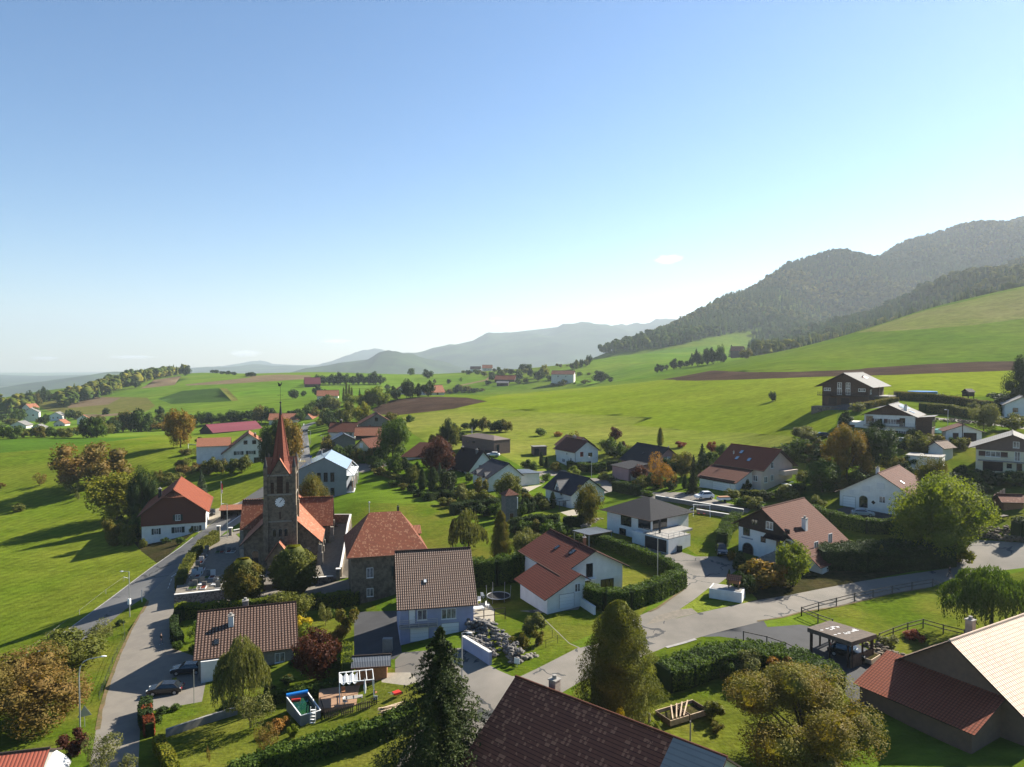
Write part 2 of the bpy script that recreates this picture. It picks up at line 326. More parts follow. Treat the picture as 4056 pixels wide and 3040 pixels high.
def cracks(m, sc, amt):
    t = m.node_tree; L = t.links; b = t.nodes['Principled BSDF']; src = b.inputs['Base Color'].links[0].from_socket
    tc = N(t, 'ShaderNodeTexCoord'); n = N(t, 'ShaderNodeTexNoise', i_Scale=.5, i_Detail=5); L.new(tc.outputs['Object'], n.inputs['Vector'])
    ad = N(t, 'ShaderNodeVectorMath', operation='MULTIPLY_ADD'); ad.inputs[1].default_value = (3.5, 3.5, 0); L.new(n.outputs['Color'], ad.inputs[0]); L.new(tc.outputs['Object'], ad.inputs[2])
    v = N(t, 'ShaderNodeTexVoronoi', feature='DISTANCE_TO_EDGE', i_Scale=sc); L.new(ad.outputs[0], v.inputs['Vector'])
    n2 = N(t, 'ShaderNodeTexNoise', i_Scale=.11, i_Detail=2); L.new(tc.outputs['Object'], n2.inputs['Vector'])
    a = N(t, 'ShaderNodeMath', operation='LESS_THAN'); L.new(v.outputs['Distance'], a.inputs[0]); a.inputs[1].default_value = .022
    c = N(t, 'ShaderNodeMath', operation='GREATER_THAN'); L.new(n2.outputs[0], c.inputs[0]); c.inputs[1].default_value = .5
    d = N(t, 'ShaderNodeMath', operation='MULTIPLY'); L.new(a.outputs[0], d.inputs[0]); L.new(c.outputs[0], d.inputs[1])
    x = N(t, 'ShaderNodeMix', data_type='RGBA'); L.new(src, x.inputs[6]); x.inputs[7].default_value = (amt,) * 3 + (1,); L.new(d.outputs[0], x.inputs[0]); L.new(x.outputs[2], b.inputs['Base Color'])
    # broad worn bands and darker repairs
    n3 = N(t, 'ShaderNodeTexNoise', i_Scale=.06, i_Detail=3); L.new(tc.outputs['Object'], n3.inputs['Vector']); r = N(t, 'ShaderNodeMapRange', i_1=.35, i_2=.7, i_3=.82, i_4=1.18); L.new(n3.outputs[0], r.inputs[0])
    y = N(t, 'ShaderNodeMix', data_type='RGBA', blend_type='MULTIPLY'); y.inputs[0].default_value = 1; L.new(x.outputs[2], y.inputs[6]); L.new(r.outputs[0], y.inputs[7]); L.new(y.outputs[2], b.inputs['Base Color'])
cracks(G_['road'], .16, .05); cracks(G_['main_road'], .1, .04)
# outlines in the photograph's pixels, laid on the ground; later entries lie over earlier ones
POLY = [
 ('far_field', [(0,1700),(130,1640),(330,1570),(480,1520),(700,1490),(770,1477),(900,1480),(1300,1473),(1700,1488),(1880,1478),(1935,1500),(1800,1528),(1560,1560),(1480,1590),(1300,1660),(1100,1690),(770,1715),(400,1735),(100,1735)], 1350),
 ('far_field', [(2130,1500),(2170,1470),(2300,1420),(2450,1400),(2640,1372),(2760,1345),(2900,1312),(3007,1408),(2860,1445),(2700,1470),(2560,1500),(2300,1525)], 1300),
 ('meadow', [(-700,2050),(-700,1790),(0,1745),(300,1738),(620,1725),(1000,1730),(1180,1710),(1185,1750),(1160,1810),(1060,1915),(790,2105),(590,2255),(340,2440),(120,2605),(-50,2740),(-700,3030)], 600),
 ('dark_field', [(-700,1795),(-400,1745),(0,1741),(250,1737),(480,1733),(600,1728),(420,1752),(250,1775),(0,1795),(-700,1860)], 600),
 ('green_field', [(1800,1617),(1640,1655),(1570,1650),(1569,1646),(1714,1630),(1800,1619),(1931,1590),(1905,1582),(2000,1560),(2200,1538),(2400,1515),(2600,1506),(2925,1503),(3256,1491),(3545,1484),(3690,1478),(4001,1467),(4500,1465),(4500,1540),(4020,1560),(3700,1585),(3330,1600),(3310,1680),(3250,1735),(3142,1730),(2962,1715),(2800,1710),(2501,1685),(2587,1655),(2135,1633),(1958,1614)], 560),
 ('pasture', [(1800,1617),(1958,1614),(2135,1633),(2587,1655),(2501,1685),(2800,1710),(2962,1715),(3142,1730),(3210,1750),(3190,1860),(2900,1900),(2500,1880),(2100,1870),(1980,1800),(1750,1790),(1620,1710),(1590,1655),(1714,1630)], 600),
 ('hill_pasture', [(3392,1319),(3500,1284),(3667,1230),(3850,1188),(4056,1140),(4500,1060),(4500,1230),(4056,1262),(3850,1290),(3600,1308)], 1200),
 ('ploughed_field', [(2600,1507),(2690,1493),(2817,1469),(2962,1475),(3179,1473),(3400,1464),(3437,1458),(3690,1442),(3889,1433),(4056,1431),(4500,1428),(4500,1470),(4001,1469),(3690,1480),(3545,1486),(3256,1493),(2925,1505),(2760,1509)], 900),
 ('ploughed_field', [(1474,1626),(1501,1603),(1578,1581),(1732,1572),(1849,1576),(1900,1585),(1931,1590),(1800,1619),(1714,1630),(1569,1646),(1500,1642)], 900),
 ('maize_field', [(145,1594),(271,1576),(407,1571),(583,1576),(615,1608),(588,1626),(407,1639),(226,1637),(172,1621)], 2500),
 ('stubble_field', [(253,1585),(325,1574),(479,1576),(430,1603),(271,1617)], 2500),
 ('stubble_field', [(325,1641),(407,1641),(588,1628),(560,1636),(452,1648),(335,1657)], 2500),
 ('crop_field', [(624,1581),(723,1549),(868,1538),(918,1590),(678,1601)], 2500),
 ('maize_field', [(870,1537),(900,1540),(945,1587),(920,1590)], 2500),
 ('stubble_field', [(732,1524),(1000,1495),(968,1492),(1108,1484),(1230,1488),(1230,1501),(900,1522),(740,1528)], 2500),
 ('stubble_field', [(574,1531),(610,1506),(669,1497),(719,1489),(692,1526),(556,1540)], 2500),
 ('lawn', [(-40,3300),(373,2920),(419,2724),(513,2501),(584,2378),(495,2416),(357,2532),(214,2635),(50,2770),(-200,3000)], 200),
 ('lawn', [(560,2790),(700,2470),(1400,2365),(1560,2330),(1860,2120),(1760,2000),(1400,1990),(1320,2080),(1400,2120),(1380,2290),(1560,2480),(1540,2640),(1640,2700),(1720,2800),(1590,2985),(1480,3300),(540,3300)], 300),
 ('lawn', [(1860,2120),(2000,2050),(2300,2010),(2640,2100),(2700,2240),(2540,2436),(2250,2552),(2100,2657),(1970,2640),(1860,2500),(1850,2300)], 300),
 ('lawn', [(2815,2512),(2944,2534),(3112,2583),(3268,2659),(3349,2750),(3300,3300),(1900,3300),(2300,2700),(2638,2563)], 150),
 ('lawn', [(2600,1980),(2975,2030),(3300,1900),(3560,1790),(4300,1640),(4300,2160),(3850,2139),(3400,2300),(2900,2406),(2681,2422),(2850,2310),(2760,2200),(2690,2150)], 300),
 ('lawn', [(3172,2424),(3313,2403),(3535,2351),(3694,2325),(4200,2240),(4200,2900),(3600,2800),(3530,2640),(3470,2600),(3300,2520)], 150),
 ('soil', [(2960,2360),(2990,2300),(3150,2260),(3420,2240),(3780,2160),(3860,2150),(3788,2231),(3423,2301),(3266,2330),(3109,2361),(2980,2388)], 200),
 ('soil', [(530,2150),(560,2185),(620,2230),(660,2210),(720,2150),(770,2110),(700,2110),(640,2120)], 250),
 ('main_road', [(-90,2790),(-50,2740),(120,2608),(250,2510),(443,2368),(591,2256),(717,2168),(793,2109),(979,1969),(1052,1922),(1120,1870),(1150,1820),(1172,1750),(1186,1705),(1200,1685),(1238,1673),(1258,1673),(1224,1690),(1216,1705),(1224,1750),(1230,1820),(1215,1870),(1160,1912),(1055,1962),(972,2028),(909,2071),(800,2160),(690,2262),(571,2367),(495,2416),(357,2532),(214,2635),(50,2770),(0,2820)], 520),
 ('pavement', [(571,2367),(690,2262),(800,2160),(820,2165),(735,2250),(700,2300),(692,2402),(909,2369),(1048,2339),(1201,2326),(1350,2301),(1420,2290),(1425,2352),(1100,2385),(900,2410),(730,2440),(705,2465),(683,2568),(770,2600),(815,2700),(800,2780),(600,2815),(562,2800),(553,2925),(535,3300),(300,3300),(357,3032),(393,2813),(419,2724),(464,2603),(513,2501),(584,2378)], 300),
 ('pavement', [(860,2100),(972,2030),(1000,2012),(1010,2030),(890,2110),(830,2165),(805,2160)], 300),
 ('paving', [(785,2113),(793,2050),(840,2020),(905,2005),(960,1985),(975,1972)], 300),
 ('gravel', [(704,2398),(712,2310),(745,2260),(800,2200),(860,2140),(905,2122),(960,2150),(1310,2150),(1315,2075),(1395,2075),(1385,2288),(1320,2300),(1115,2328),(909,2363)], 300),
 ('road', [(4300,2120),(4056,2150),(3856,2139),(3788,2231),(3757,2252),(3423,2301),(3266,2330),(3109,2361),(3000,2378),(2764,2429),(2681,2450),(2640,2445),(2681,2422),(2750,2375),(2815,2324),(2851,2310),(2930,2250),(2920,2190),(2854,2205),(2754,2205),(2700,2188),(2560,2170),(2400,2130),(2323,2145),(2468,2180),(2649,2257),(2703,2300),(2703,2337),(2598,2411),(2540,2436),(2420,2500),(2400,2540),(2300,2567),(2256,2548),(2133,2429),(2290,2415),(2300,2400),(2200,2410),(2060,2420),(2110,2657),(2064,2679),(2028,2679),(1970,2654),(1934,2632),(1847,2563),(1822,2567),(1594,2585),(1565,2614),(1565,2664),(1655,2700),(1720,2800),(1590,2985),(1480,3300),(1740,3300),(2000,2880),(2300,2700),(2450,2640),(2638,2563),(2706,2545),(2815,2512),(3025,2460),(3104,2445),(3172,2424),(3313,2403),(3535,2351),(3694,2325),(3736,2306),(3867,2272),(4056,2250),(4300,2215)], 300),
 ('lawn', [(2060,2421),(2131,2431),(2254,2550),(2290,2566),(2115,2655),(2050,2677),(1975,2650),(1900,2580),(2000,2560),(2020,2440)], 150),
 ('pasture', [(2764,2427),(2683,2446),(2640,2445),(2681,2423),(2750,2377),(2815,2326),(2851,2312),(2960,2330),(3000,2376)], 150),
 ('gravel', [(2764,2429),(2683,2448),(2560,2475),(2600,2440),(2690,2415),(2740,2410)], 150),
 ('parking', [(2779,2523),(2815,2512),(3025,2460),(3040,2485),(3170,2475),(3300,2500),(3470,2590),(3560,2625),(3660,2700),(3560,2800),(3390,2800),(3349,2750),(3339,2701),(3268,2659),(3190,2623),(3112,2583),(3036,2555),(2944,2534),(2850,2522)], 150),
 ('parking', [(1403,2425),(1570,2420),(1592,2588),(1560,2612),(1402,2610)], 150),
 ('paving', [(1507,2666),(1625,2664),(1660,2700),(1610,2716),(1512,2703)], 120),
 ('paving', [(1858,2440),(1880,2395),(1935,2385),(1960,2420),(1960,2470),(1880,2480)], 150),
 ('road', [(2110,1868),(2235,1862),(2330,1895),(2430,1895),(2560,1950),(2600,1950),(2760,1952),(2850,1985),(2975,2018),(2960,2032),(2600,1977),(2500,1962),(2430,1945),(2380,1960),(2300,1905),(2200,1885),(2100,1890)], 250),
 ('paving', [(2220,2030),(2290,2015),(2290,2042),(2250,2045)], 250),
 ('paving', [(2070,1930),(2150,1920),(2080,1955),(2060,1955)], 250),
 ('road', [(1402,1838),(1470,1836),(1560,1826),(1560,1838),(1500,1856),(1440,1872),(1402,1872)], 300),
 ('paving', [(1365,1955),(1385,1948),(1420,1880),(1405,1872),(1390,1880)], 300),
 ('pavement', [(1260,1790),(1300,1745),(1330,1730),(1330,1760),(1290,1800),(1240,1830)], 300),
 ('road', [(3695,1662),(3871,1678),(4056,1700),(4300,1720),(4300,1705),(4056,1690),(3871,1669),(3701,1654)], 300),
 ('road', [(3560,1740),(3700,1745),(3760,1750),(3900,1750),(3890,1775),(3740,1770),(3560,1765)], 300),
 ('parking', [(3310,2020),(3340,2010),(3420,2010),(3560,2040),(3500,2060),(3330,2050)], 250),
 ('parking', [(3250,1610),(3300,1580),(3360,1595),(3450,1600),(3530,1590),(3500,1615),(3380,1625),(3260,1625)], 300),
 ('stubble_field', [(1800,1530),(1925,1504),(1931,1494),(1938,1494),(1934,1507),(1805,1534)], 2500),
]
def build_ground():
    V = []; F = []; PG = []
    for nm, pts, dmax in POLY:
        out = []
        for i, p in enumerate(pts):
            q = pts[(i + 1) % len(pts)]; n = max(1, int(math.hypot(q[0] - p[0], q[1] - p[1]) / 55))
            out += [gnd(p[0] + (q[0] - p[0]) * k / n, p[1] + (q[1] - p[1]) * k / n, 38, dmax) for k in range(n)]
        F += [(len(V) + i, len(V) + (i + 1) % len(out)) for i in range(len(out))]; V += [(p.x, p.y) for p in out]; PG.append(np.array([(p.x, p.y) for p in out]))
    rows = [8]
    while rows[-1] < 15000: rows.append(rows[-1] * (1.03 if 60 < rows[-1] < 2600 else 1.06) + .4)
    for i, d in enumerate(rows):
        nx = 130 if d > 40 else 40
        for k in range(nx + 1):
            V.append(((k / nx - .5 + (.25 / nx if i % 2 else 0)) * 2.3 * (d + 30) + rnd.uniform(-.002, .002) * d, d + rnd.uniform(-.004, .004) * d))
    ov, oe, of, _, _, onf = delaunay_2d_cdt([Vector(p) for p in V], F, [], 0, 1e-3)
    xy = np.array([(p.x, p.y) for p in ov]); z = hz(xy[:, 0], xy[:, 1])
    reg = {}; tri = np.array([list(f)[:3] for f in of]); cen = xy[tri].mean(1); own = np.full(len(tri), -1)
    for k, q in enumerate(PG):
        c = np.where((cen[:, 0] > q[:, 0].min()) & (cen[:, 0] < q[:, 0].max()) & (cen[:, 1] > q[:, 1].min()) & (cen[:, 1] < q[:, 1].max()))[0]; ins = np.zeros(len(c), bool)
        for a, b in zip(q, np.roll(q, -1, 0)):
            if a[1] == b[1]: continue
            x, y = cen[c, 0], cen[c, 1]; ins ^= ((a[1] > y) != (b[1] > y)) & (x < (b[0] - a[0]) * (y - a[1]) / (b[1] - a[1]) + a[0])
        own[c[ins]] = k
    for f, o in zip(of, own): reg.setdefault(POLY[o][0] if o >= 0 else 'ground', []).append(f)
    G_['ground'] = grass('ground_grass', (.09, .155, .012), (.07, .125, .011), (.125, .17, .02), .12, .01)
    for nm, fs in reg.items():
        used = sorted({i for f in fs for i in f}); ix = {v: i for i, v in enumerate(used)}
        me = bpy.data.meshes.new(nm); me.from_pydata([(xy[i][0], xy[i][1], z[i]) for i in used], [], [tuple(ix[i] for i in f) for f in fs])
        me.materials.append(G_[nm]); me.polygons.foreach_set('use_smooth', [True] * len(me.polygons)); me.update()
        tag(link(bpy.data.objects.new(nm, me)), kind='structure')
build_ground()
def ridge(name, prof, D, back, front, base, seed, m, rough=.03, dx=None):
    """a far range of hills: crest outline at distance D, slopes falling to the plain on both sides"""
    r = random.Random(seed); xs = [(px - CX) / FPX * D for px, _ in prof]; zs = [H - (py - 1427) / FPX * D for _, py in prof]
    n = 170; X = np.linspace(xs[0], xs[-1], n); Z = np.interp(X, xs, zs); K = 22
    ph = [(r.uniform(0, 6), r.uniform(0, 6), 2 ** k) for k in range(1, 6)]
    vs = []; fs = []
    for j in range(K + 1):
        t = j / K; prof_ = math.sin(min(1, t * 2) * math.pi / 2) ** 1.3 if t <= .5 else math.cos((t - .5) * math.pi) ** 1
        y = D - front + t * 2 * front if t <= .5 else D + (t - .5) * 2 * back
        for i in range(n):
            h = Z[i] - base; nz = sum(math.sin(X[i] / D * 22 * f + p + t * 3 * f ** .5) * math.sin(t * 5 * f ** .7 + q + X[i] / D * 9 * f) / f for p, q, f in ph)
            vs.append((X[i], y, base + h * max(0, prof_) * (1 + (0 if t == .5 else .16 * nz)) + h * .12 * rough * sum(math.sin(X[i] / D * 160 * f + p) / f for p, q, f in ph) * .3))
    fs = [(j * n + i, j * n + i + 1, (j + 1) * n + i + 1, (j + 1) * n + i) for j in range(K) for i in range(n - 1)]
    me = bpy.data.meshes.new(name); me.from_pydata(vs, [], fs); me.materials.append(m); me.polygons.foreach_set('use_smooth', [True] * len(me.polygons)); me.update()
    return tag(link(bpy.data.objects.new(name, me)), kind='structure')
mh = grass('far_hill_cover', (.030, .050, .020), (.06, .10, .03), (.022, .035, .018), .0015, .004, 0)
ridge('mountains', [(1500,1470),(1560,1440),(1610,1412),(1700,1392),(1833,1357),(1888,1345),(1944,1324),(2030,1315),(2109,1306),(2219,1293),(2310,1292),(2384,1294),(2530,1289),(2640,1269),(2695,1265),(2750,1283),(3000,1290),(3500,1300)], 8000, 2500, 3200, -150, 3, mh)
ridge('hills', [(1150,1475),(1250,1455),(1343,1436),(1479,1420),(1551,1398),(1623,1402),(1714,1427),(1850,1460),(2000,1475)], 5200, 900, 1500, -150, 5, mh)
ridge('mountains', [(1200,1460),(1300,1445),(1361,1420),(1450,1391),(1500,1388),(1560,1392),(1650,1400),(1800,1440)], 11000, 1500, 2500, -150, 6, mh)
ridge('hills', [(60,1540),(221,1517),(339,1488),(430,1480),(488,1471),(552,1479),(640,1500),(800,1530)], 5500, 900, 1400, -190, 8, mh)
ridge('hills', [(-300,1480),(100,1490),(300,1485),(700,1470),(850,1452),(900,1455),(1000,1441),(1060,1448),(1200,1446),(1350,1460),(1500,1475)], 9000, 1500, 2500, -190, 9, mh)
ridge('mountains', [(700,1462),(900,1450),(960,1440),(1020,1428),(1070,1440),(1200,1446),(1330,1440)], 12500, 1500, 2500, -190, 10, mh)
# ---------------------------------------------------------------- houses
FR = {'w': 'white_paint', 's': 'white_paint', 'b': 'white_paint', 'k': 'dark_metal', 'n': 'brown_wood', 'r': 'red_paint'}
def opening(P, fr, s, z, w, h, st):
    """window, door or garage door set on a wall face; fr = (origin, along, outward)"""
    o, a, n = fr; up = Vector((0, 0, 1))
    M = Matrix((a, n, up)).transposed().to_4x4(); M.translation = o + a * s + up * z
    if st in 'gGq':
        c = {'g': 'white_paint', 'G': 'dark_metal', 'q': 'dark_wood'}[st]; b = MB()
        b.box(-w/2 - .06, w/2 + .06, 0, .03, 0, h + .06, 1, M)
        for i in range(4): b.box(-w/2, w/2, .03, .055, i * h/4 + .015, (i + 1) * h/4 - .015, 0, M)
        return b.build('garage_door', [M_(c), M_('concrete' if st == 'g' else 'dark_metal')], P)
    if st in 'dt':
        b = MB().box(-w/2 - .08, w/2 + .08, 0, .04, 0, h + .08, 1, M).box(-w/2, w/2, .04, .07, 0, h, 0, M).box(w/2 - .14, w/2 - .08, .07, .12, h*.45, h*.5, 1, M)
        return b.build('door', [M_('brown_wood' if st == 'd' else 'white_paint'), M_('concrete')], P)
    if st == 'a':                                       # arched opening
        b = MB(); pts = [(-w/2, 0), (w/2, 0)] + [(math.cos(t) * w/2, h - w/2 + math.sin(t) * w/2) for t in np.linspace(0, math.pi, 9)]
        vs = [M @ Vector((x, .05, zz)) for x, zz in pts]; b.add(vs + [M @ Vector((x, 0, zz)) for x, zz in pts], [tuple(range(len(pts)))] + [(i, i + len(pts), (i + 1) % len(pts) + len(pts), (i + 1) % len(pts)) for i in range(len(pts))])
        k = len(pts); q = [M @ Vector((x * 1.14, .03, zz * 1.04)) for x, zz in pts]; b.add(q + [M @ Vector((x * 1.14, 0, zz * 1.04)) for x, zz in pts], [tuple(range(k))] + [(i, i + k, (i + 1) % k + k, (i + 1) % k) for i in range(k)], 1)
        return b.build('window', [M_('glass'), M_('stone_light')], P)
    if st == 'l':                                       # louvred belfry opening
        b = MB(); b.box(-w/2, w/2, 0, .02, 0, h, 1, M)
        for i in range(int(h / .3)): b.box(-w/2, w/2, .02, .12, i * .3, i * .3 + .1, 0, M)
        return b.build('louvre', [M_('brown_wood'), M_('dark_wood')], P)
    fm = M_(FR.get(st, 'white_paint')); b = MB(); f = .07
    b.box(-w/2, w/2, .0, .03, 0, h, 1, M)
    for x0, x1, z0, z1 in ((-w/2 - f, w/2 + f, -f, 0), (-w/2 - f, w/2 + f, h, h + f), (-w/2 - f, -w/2, 0, h), (w/2, w/2 + f, 0, h)): b.box(x0, x1, 0, .07, z0, z1, 0, M)
    if st != 'D':
        nn = 1 if w < 1.5 else 2
        for i in range(nn): x = -w/2 + w * (i + 1) / (nn + 1); b.box(x - .035, x + .035, .03, .06, 0, h, 0, M)
    if st != 'k': b.box(-w/2 - .12, w/2 + .12, .0, .14, -f - .07, -f - .003, 0, M)
    o_ = b.build('window', [fm if st != 'D' else M_('dark_metal'), M_('curtain_glass' if st in 'wsb' else 'glass')], P)
    if st in 'sbp':
        sm = M_({'s': 'shutter_dark', 'b': 'shutter_brown', 'p': 'shutter_pale'}[st])
        if st == 'p': MB().box(-w/2 - f, -.01, .075, .1, -f, h + f, 0, M).box(.01, w/2 + f, .075, .1, -f, h + f, 0, M).build('shutter', sm, o_)
        else:
            for x in (-w/2 - f - w/2, w/2 + f): MB().box(x, x + w/2, .075, .11, -.04, h + .04, 0, M).build('shutter', sm, o_)
    return o_
def rail(P, pts, h=1.0, name='railing', m='steel', bars=3, step=1.2, **k):
    b = MB()
    for p, q in zip(pts, pts[1:]):
        p, q = Vector(p), Vector(q); n = max(1, int((q - p).length / step))
        for i in range(n + 1): c = p.lerp(q, i / n); b.beam(c, c + Vector((0, 0, h)), .05, .05)
        for j in range(bars): z = Vector((0, 0, h * (j + 1) / bars)); b.beam(p + z, q + z, .04, .05)
    return b.build(name, M_(m), P, **k)
class House:
    def __init__(s, name, label, x, y, yaw, W, L, zb, ze, zr, wall, roof, cat='house', ro=0, ov=.6, og=.6, zeR=None, hip=0, ridge='y', wins=(), chim=(), sky=(), group=None, gable=None, gz_=None, base=None, th=.14, dorm=()):
        if ridge == 'x':
            a = R(yaw); x, y = x + math.cos(a) * W/2 - math.sin(a) * L/2, y + math.sin(a) * W/2 + math.cos(a) * L/2; yaw += 90; W, L = L, W
        s.W, s.L, s.zb, s.yaw = W, L, zb, yaw; s.h0 = ze - zb; s.hR = (ze if zeR is None else zeR) - zb; s.hr = zr - zb; s.ro = ro
        s.o = empty(name, (x, y, zb), R(yaw), label=label, cat=cat, group=group)
        P = s.o; w2 = W/2; d = -6.0                                 # walls run down into the slope
        top = [(-w2, s.h0), (ro, s.hr), (w2, s.hR)]
        if hip: top = [(-w2, s.h0), (w2, s.hR)]
        prof = [(-w2, d)] + top + [(w2, d)]; n = len(prof)
        b = MB(); vs = [(px_, 0, z) for px_, z in prof] + [(px_, L, z) for px_, z in prof]
        if not hip or True:
            b.add(vs, [tuple(reversed(range(n)))[::-1], tuple(reversed(range(n, 2 * n)))] + [(i, i + n, (i + 1) % n + n, (i + 1) % n) for i in range(n)])
        s.wall = b.build('wall', M_(wall), P)
        # roof
        if not hip:
            kl = (s.hr - s.h0) / (ro + w2); kr = (s.hr - s.hR) / (w2 - ro); e = .03
            q = [([(-w2 - ov, -og, s.h0 - kl * ov + e), (ro, -og, s.hr + e), (ro, L + og, s.hr + e), (-w2 - ov, L + og, s.h0 - kl * ov + e)]),
                 ([(ro, -og, s.hr + e), (w2 + ov, -og, s.hR - kr * ov + e), (w2 + ov, L + og, s.hR - kr * ov + e), (ro, L + og, s.hr + e)])]
        else:                                                       # ridge of length L-2*hip; hip = inset
            k = (s.hr - s.h0) / w2; e = .03; zl = s.h0 - k * ov + e; A = (-w2 - ov, -ov, zl); B_ = (w2 + ov, -ov, zl); C_ = (w2 + ov, L + ov, zl); D_ = (-w2 - ov, L + ov, zl)
            r1 = (ro, min(hip, L/2 - .05), s.hr + e); r2 = (ro, max(L - hip, L/2 + .05), s.hr + e)
            q = [[A, r1, r2, D_], [B_, C_, r2, r1], [A, B_, r1], [C_, D_, r2]]
        s.roof = roofmesh('roof', q, M_(roof), P, th)
        s.kl = (s.hr - s.h0) / (ro + w2); s.kr = (s.hr - s.hR) / (w2 - ro)
        if not hip:
            rb = MB(); rb.tube([(ro, -og - .02, s.hr + .05), (ro, L + og + .02, s.hr + .05)], .13, 6); rb.build('ridge_tiles', M_(roof) if False else M_('eave_wood') if roof.startswith('sheet') else M_(roof), s.roof)
        for sx, hh, kk in ((-1, s.h0, s.kl), (1, s.hR, s.kr)): MB().tube([(sx * (w2 + ov + .07), -(ov if hip else og), hh - kk * ov - .02), (sx * (w2 + ov + .07), L + (ov if hip else og), hh - kk * ov - .02)], .08, 6).build('gutter', M_('brown_wood'), s.roof)
        for wn in wins: s.win(*wn)
        for c in chim: s.chimney(*c)
        for c in sky: s.skylight(*c)
    def fr(s, f):
        w2, L = s.W/2, s.L
        return {'F': (Vector((-w2, 0, 0)), Vector((1, 0, 0)), Vector((0, -1, 0))), 'B': (Vector((w2, L, 0)), Vector((-1, 0, 0)), Vector((0, 1, 0))),
                'R': (Vector((w2, 0, 0)), Vector((0, 1, 0)), Vector((1, 0, 0))), 'L': (Vector((-w2, L, 0)), Vector((0, -1, 0)), Vector((-1, 0, 0)))}[f]
    def win(s, f, c, z, w, h, st='w'): return opening(s.o, s.fr(f), c, z, w, h, st)
    def rz(s, x): return s.hr - (s.ro - x) * s.kl if x < s.ro else s.hr - (x - s.ro) * s.kr
    def chimney(s, x, y, w=.6, h=1.2, m='stone_light', cap='concrete'):
        z = s.rz(x); b = MB().box(x - w/2, x + w/2, y - w/2, y + w/2, z - .6, z + h, 0).box(x - w/2 - .08, x + w/2 + .08, y - w/2 - .08, y + w/2 + .08, z + h, z + h + .1, 1)
        b.tube([(x, y, z + h + .1), (x, y, z + h + .45)], w * .28, 8, 1)
        return b.build('chimney', [M_(m), M_(cap)], s.roof)
    def skylight(s, x, y, w=.8, h=1.1, m='glass', name='skylight', fm='dark_metal'):
        k = s.kl if x < s.ro else -s.kr; a = math.atan(k); M = Matrix.Translation((x, y, s.rz(x) + .04)) @ Matrix.Rotation(-a, 4, 'Y')
        return MB().box(-h/2, h/2, -w/2, w/2, 0, .10, 1, M).box(-h/2 + .07, h/2 - .07, -w/2 + .07, w/2 - .07, .10, .115, 0, M).build(name, [M_(m), M_(fm)], s.roof)
    def part(s, b, name, m, par=None, **k): return b.build(name, [M_(i) for i in m] if isinstance(m, (list, tuple)) else M_(m), par or s.o, **k)
    def wing(s, x0, x1, y0, y1, zb, z0, z1, wall, roof, axis='x', ov=.3, name='annex'):
        """lean-to or flat annex in the house's frame: roof height z0 at the low end of axis, z1 at the high end"""
        f = lambda x, y: z0 + (z1 - z0) * ((x - x0) / (x1 - x0) if axis == 'x' else (y - y0) / (y1 - y0))
        b = MB(); vs = [(x, y, zz) for zz in (0, 1) for x, y in ((x0, y0), (x1, y0), (x1, y1), (x0, y1))]
        vs = [(x, y, f(x, y) if zz else zb - s.zb - 5) for x, y, zz in vs]; b.add(vs, [(0,3,2,1),(4,5,6,7),(0,1,5,4),(1,2,6,5),(2,3,7,6),(3,0,4,7)])
        o = b.build(name, M_(wall), s.o); q = [(x, y, f(x, y) + .04) for x, y in ((x0 - ov, y0 - ov), (x1 + ov, y0 - ov), (x1 + ov, y1 + ov), (x0 - ov, y1 + ov))]
        if roof: roofmesh('annex_roof', [q], M_(roof), s.o, .12)
        return o
    def gable_wing(s, x, y, yaw, W, L, h0, h1, wall, roof, name='dormer', ov=.25, wins=(), zb=-6):
        """gabled cross wing or dormer in the house's frame; its gable front is centred on (x, y), facing -y of its own frame"""
        M = Matrix.Translation((x, y, 0)) @ Matrix.Rotation(R(yaw), 4, 'Z'); w2 = W/2
        prof = [(-w2, zb), (-w2, h0), (0, h1), (w2, h0), (w2, zb)]; n = 5
        b = MB().add([M @ Vector((a, 0, z)) for a, z in prof] + [M @ Vector((a, L, z)) for a, z in prof], [tuple(range(n)), tuple(reversed(range(n, 2 * n)))] + [(i, i + n, (i + 1) % n + n, (i + 1) % n) for i in range(n)])
        o = b.build(name, M_(wall), s.o); k = (h1 - h0) / w2; z0 = h0 - k * ov
        q = [[M @ Vector(p) for p in ((-w2 - ov, -ov, z0 + .03), (0, -ov, h1 + .03), (0, L, h1 + .03), (-w2 - ov, L, z0 + .03))], [M @ Vector(p) for p in ((0, -ov, h1 + .03), (w2 + ov, -ov, z0 + .03), (w2 + ov, L, z0 + .03), (0, L, h1 + .03))]]
        roofmesh(name + '_roof', q, M_(roof), o, .1)
        for c, z, w, h, st in wins: opening(o, (M @ Vector((-w2, 0, 0)), (M.to_3x3() @ Vector((1, 0, 0))), (M.to_3x3() @ Vector((0, -1, 0)))), c, z, w, h, st)
        return o
# ---------------------------------------------------------------- the village, house by house (metres; x right, y ahead of the camera)
# white and red farmhouse beside the main road
h = House('farmhouse', 'white farmhouse with red shingled gable and half-hipped red roof beside the main road', -89, 186, 20, 15.3, 21, -2, 5.3, 11.2, 'white_wall', 'tile_red', wins=[
 ('F', 3.4, 1.6, 1.0, 1.5, 's'), ('F', 8.6, 1.6, 1.5, 1.5, 's'), ('F', 13, 1.6, 1.2, 1.5, 's')], chim=[(-4, 7, .8, 2.2, 'dark_metal')], og=.8, ov=.9)
b = MB(); k = (h.hr - h.h0) / 7.65
b.add([(-7.75, -.25, 3.9), (7.75, -.25, 3.9), (7.75, -.25, h.h0), (0, -.25, h.hr), (-7.75, -.25, h.h0)], [(0, 1, 2, 3, 4)])
b.add([(-7.75, -.25, 3.9), (7.75, -.25, 3.9), (7.75, 0, 3.9), (-7.75, 0, 3.9)], [(3, 2, 1, 0)])
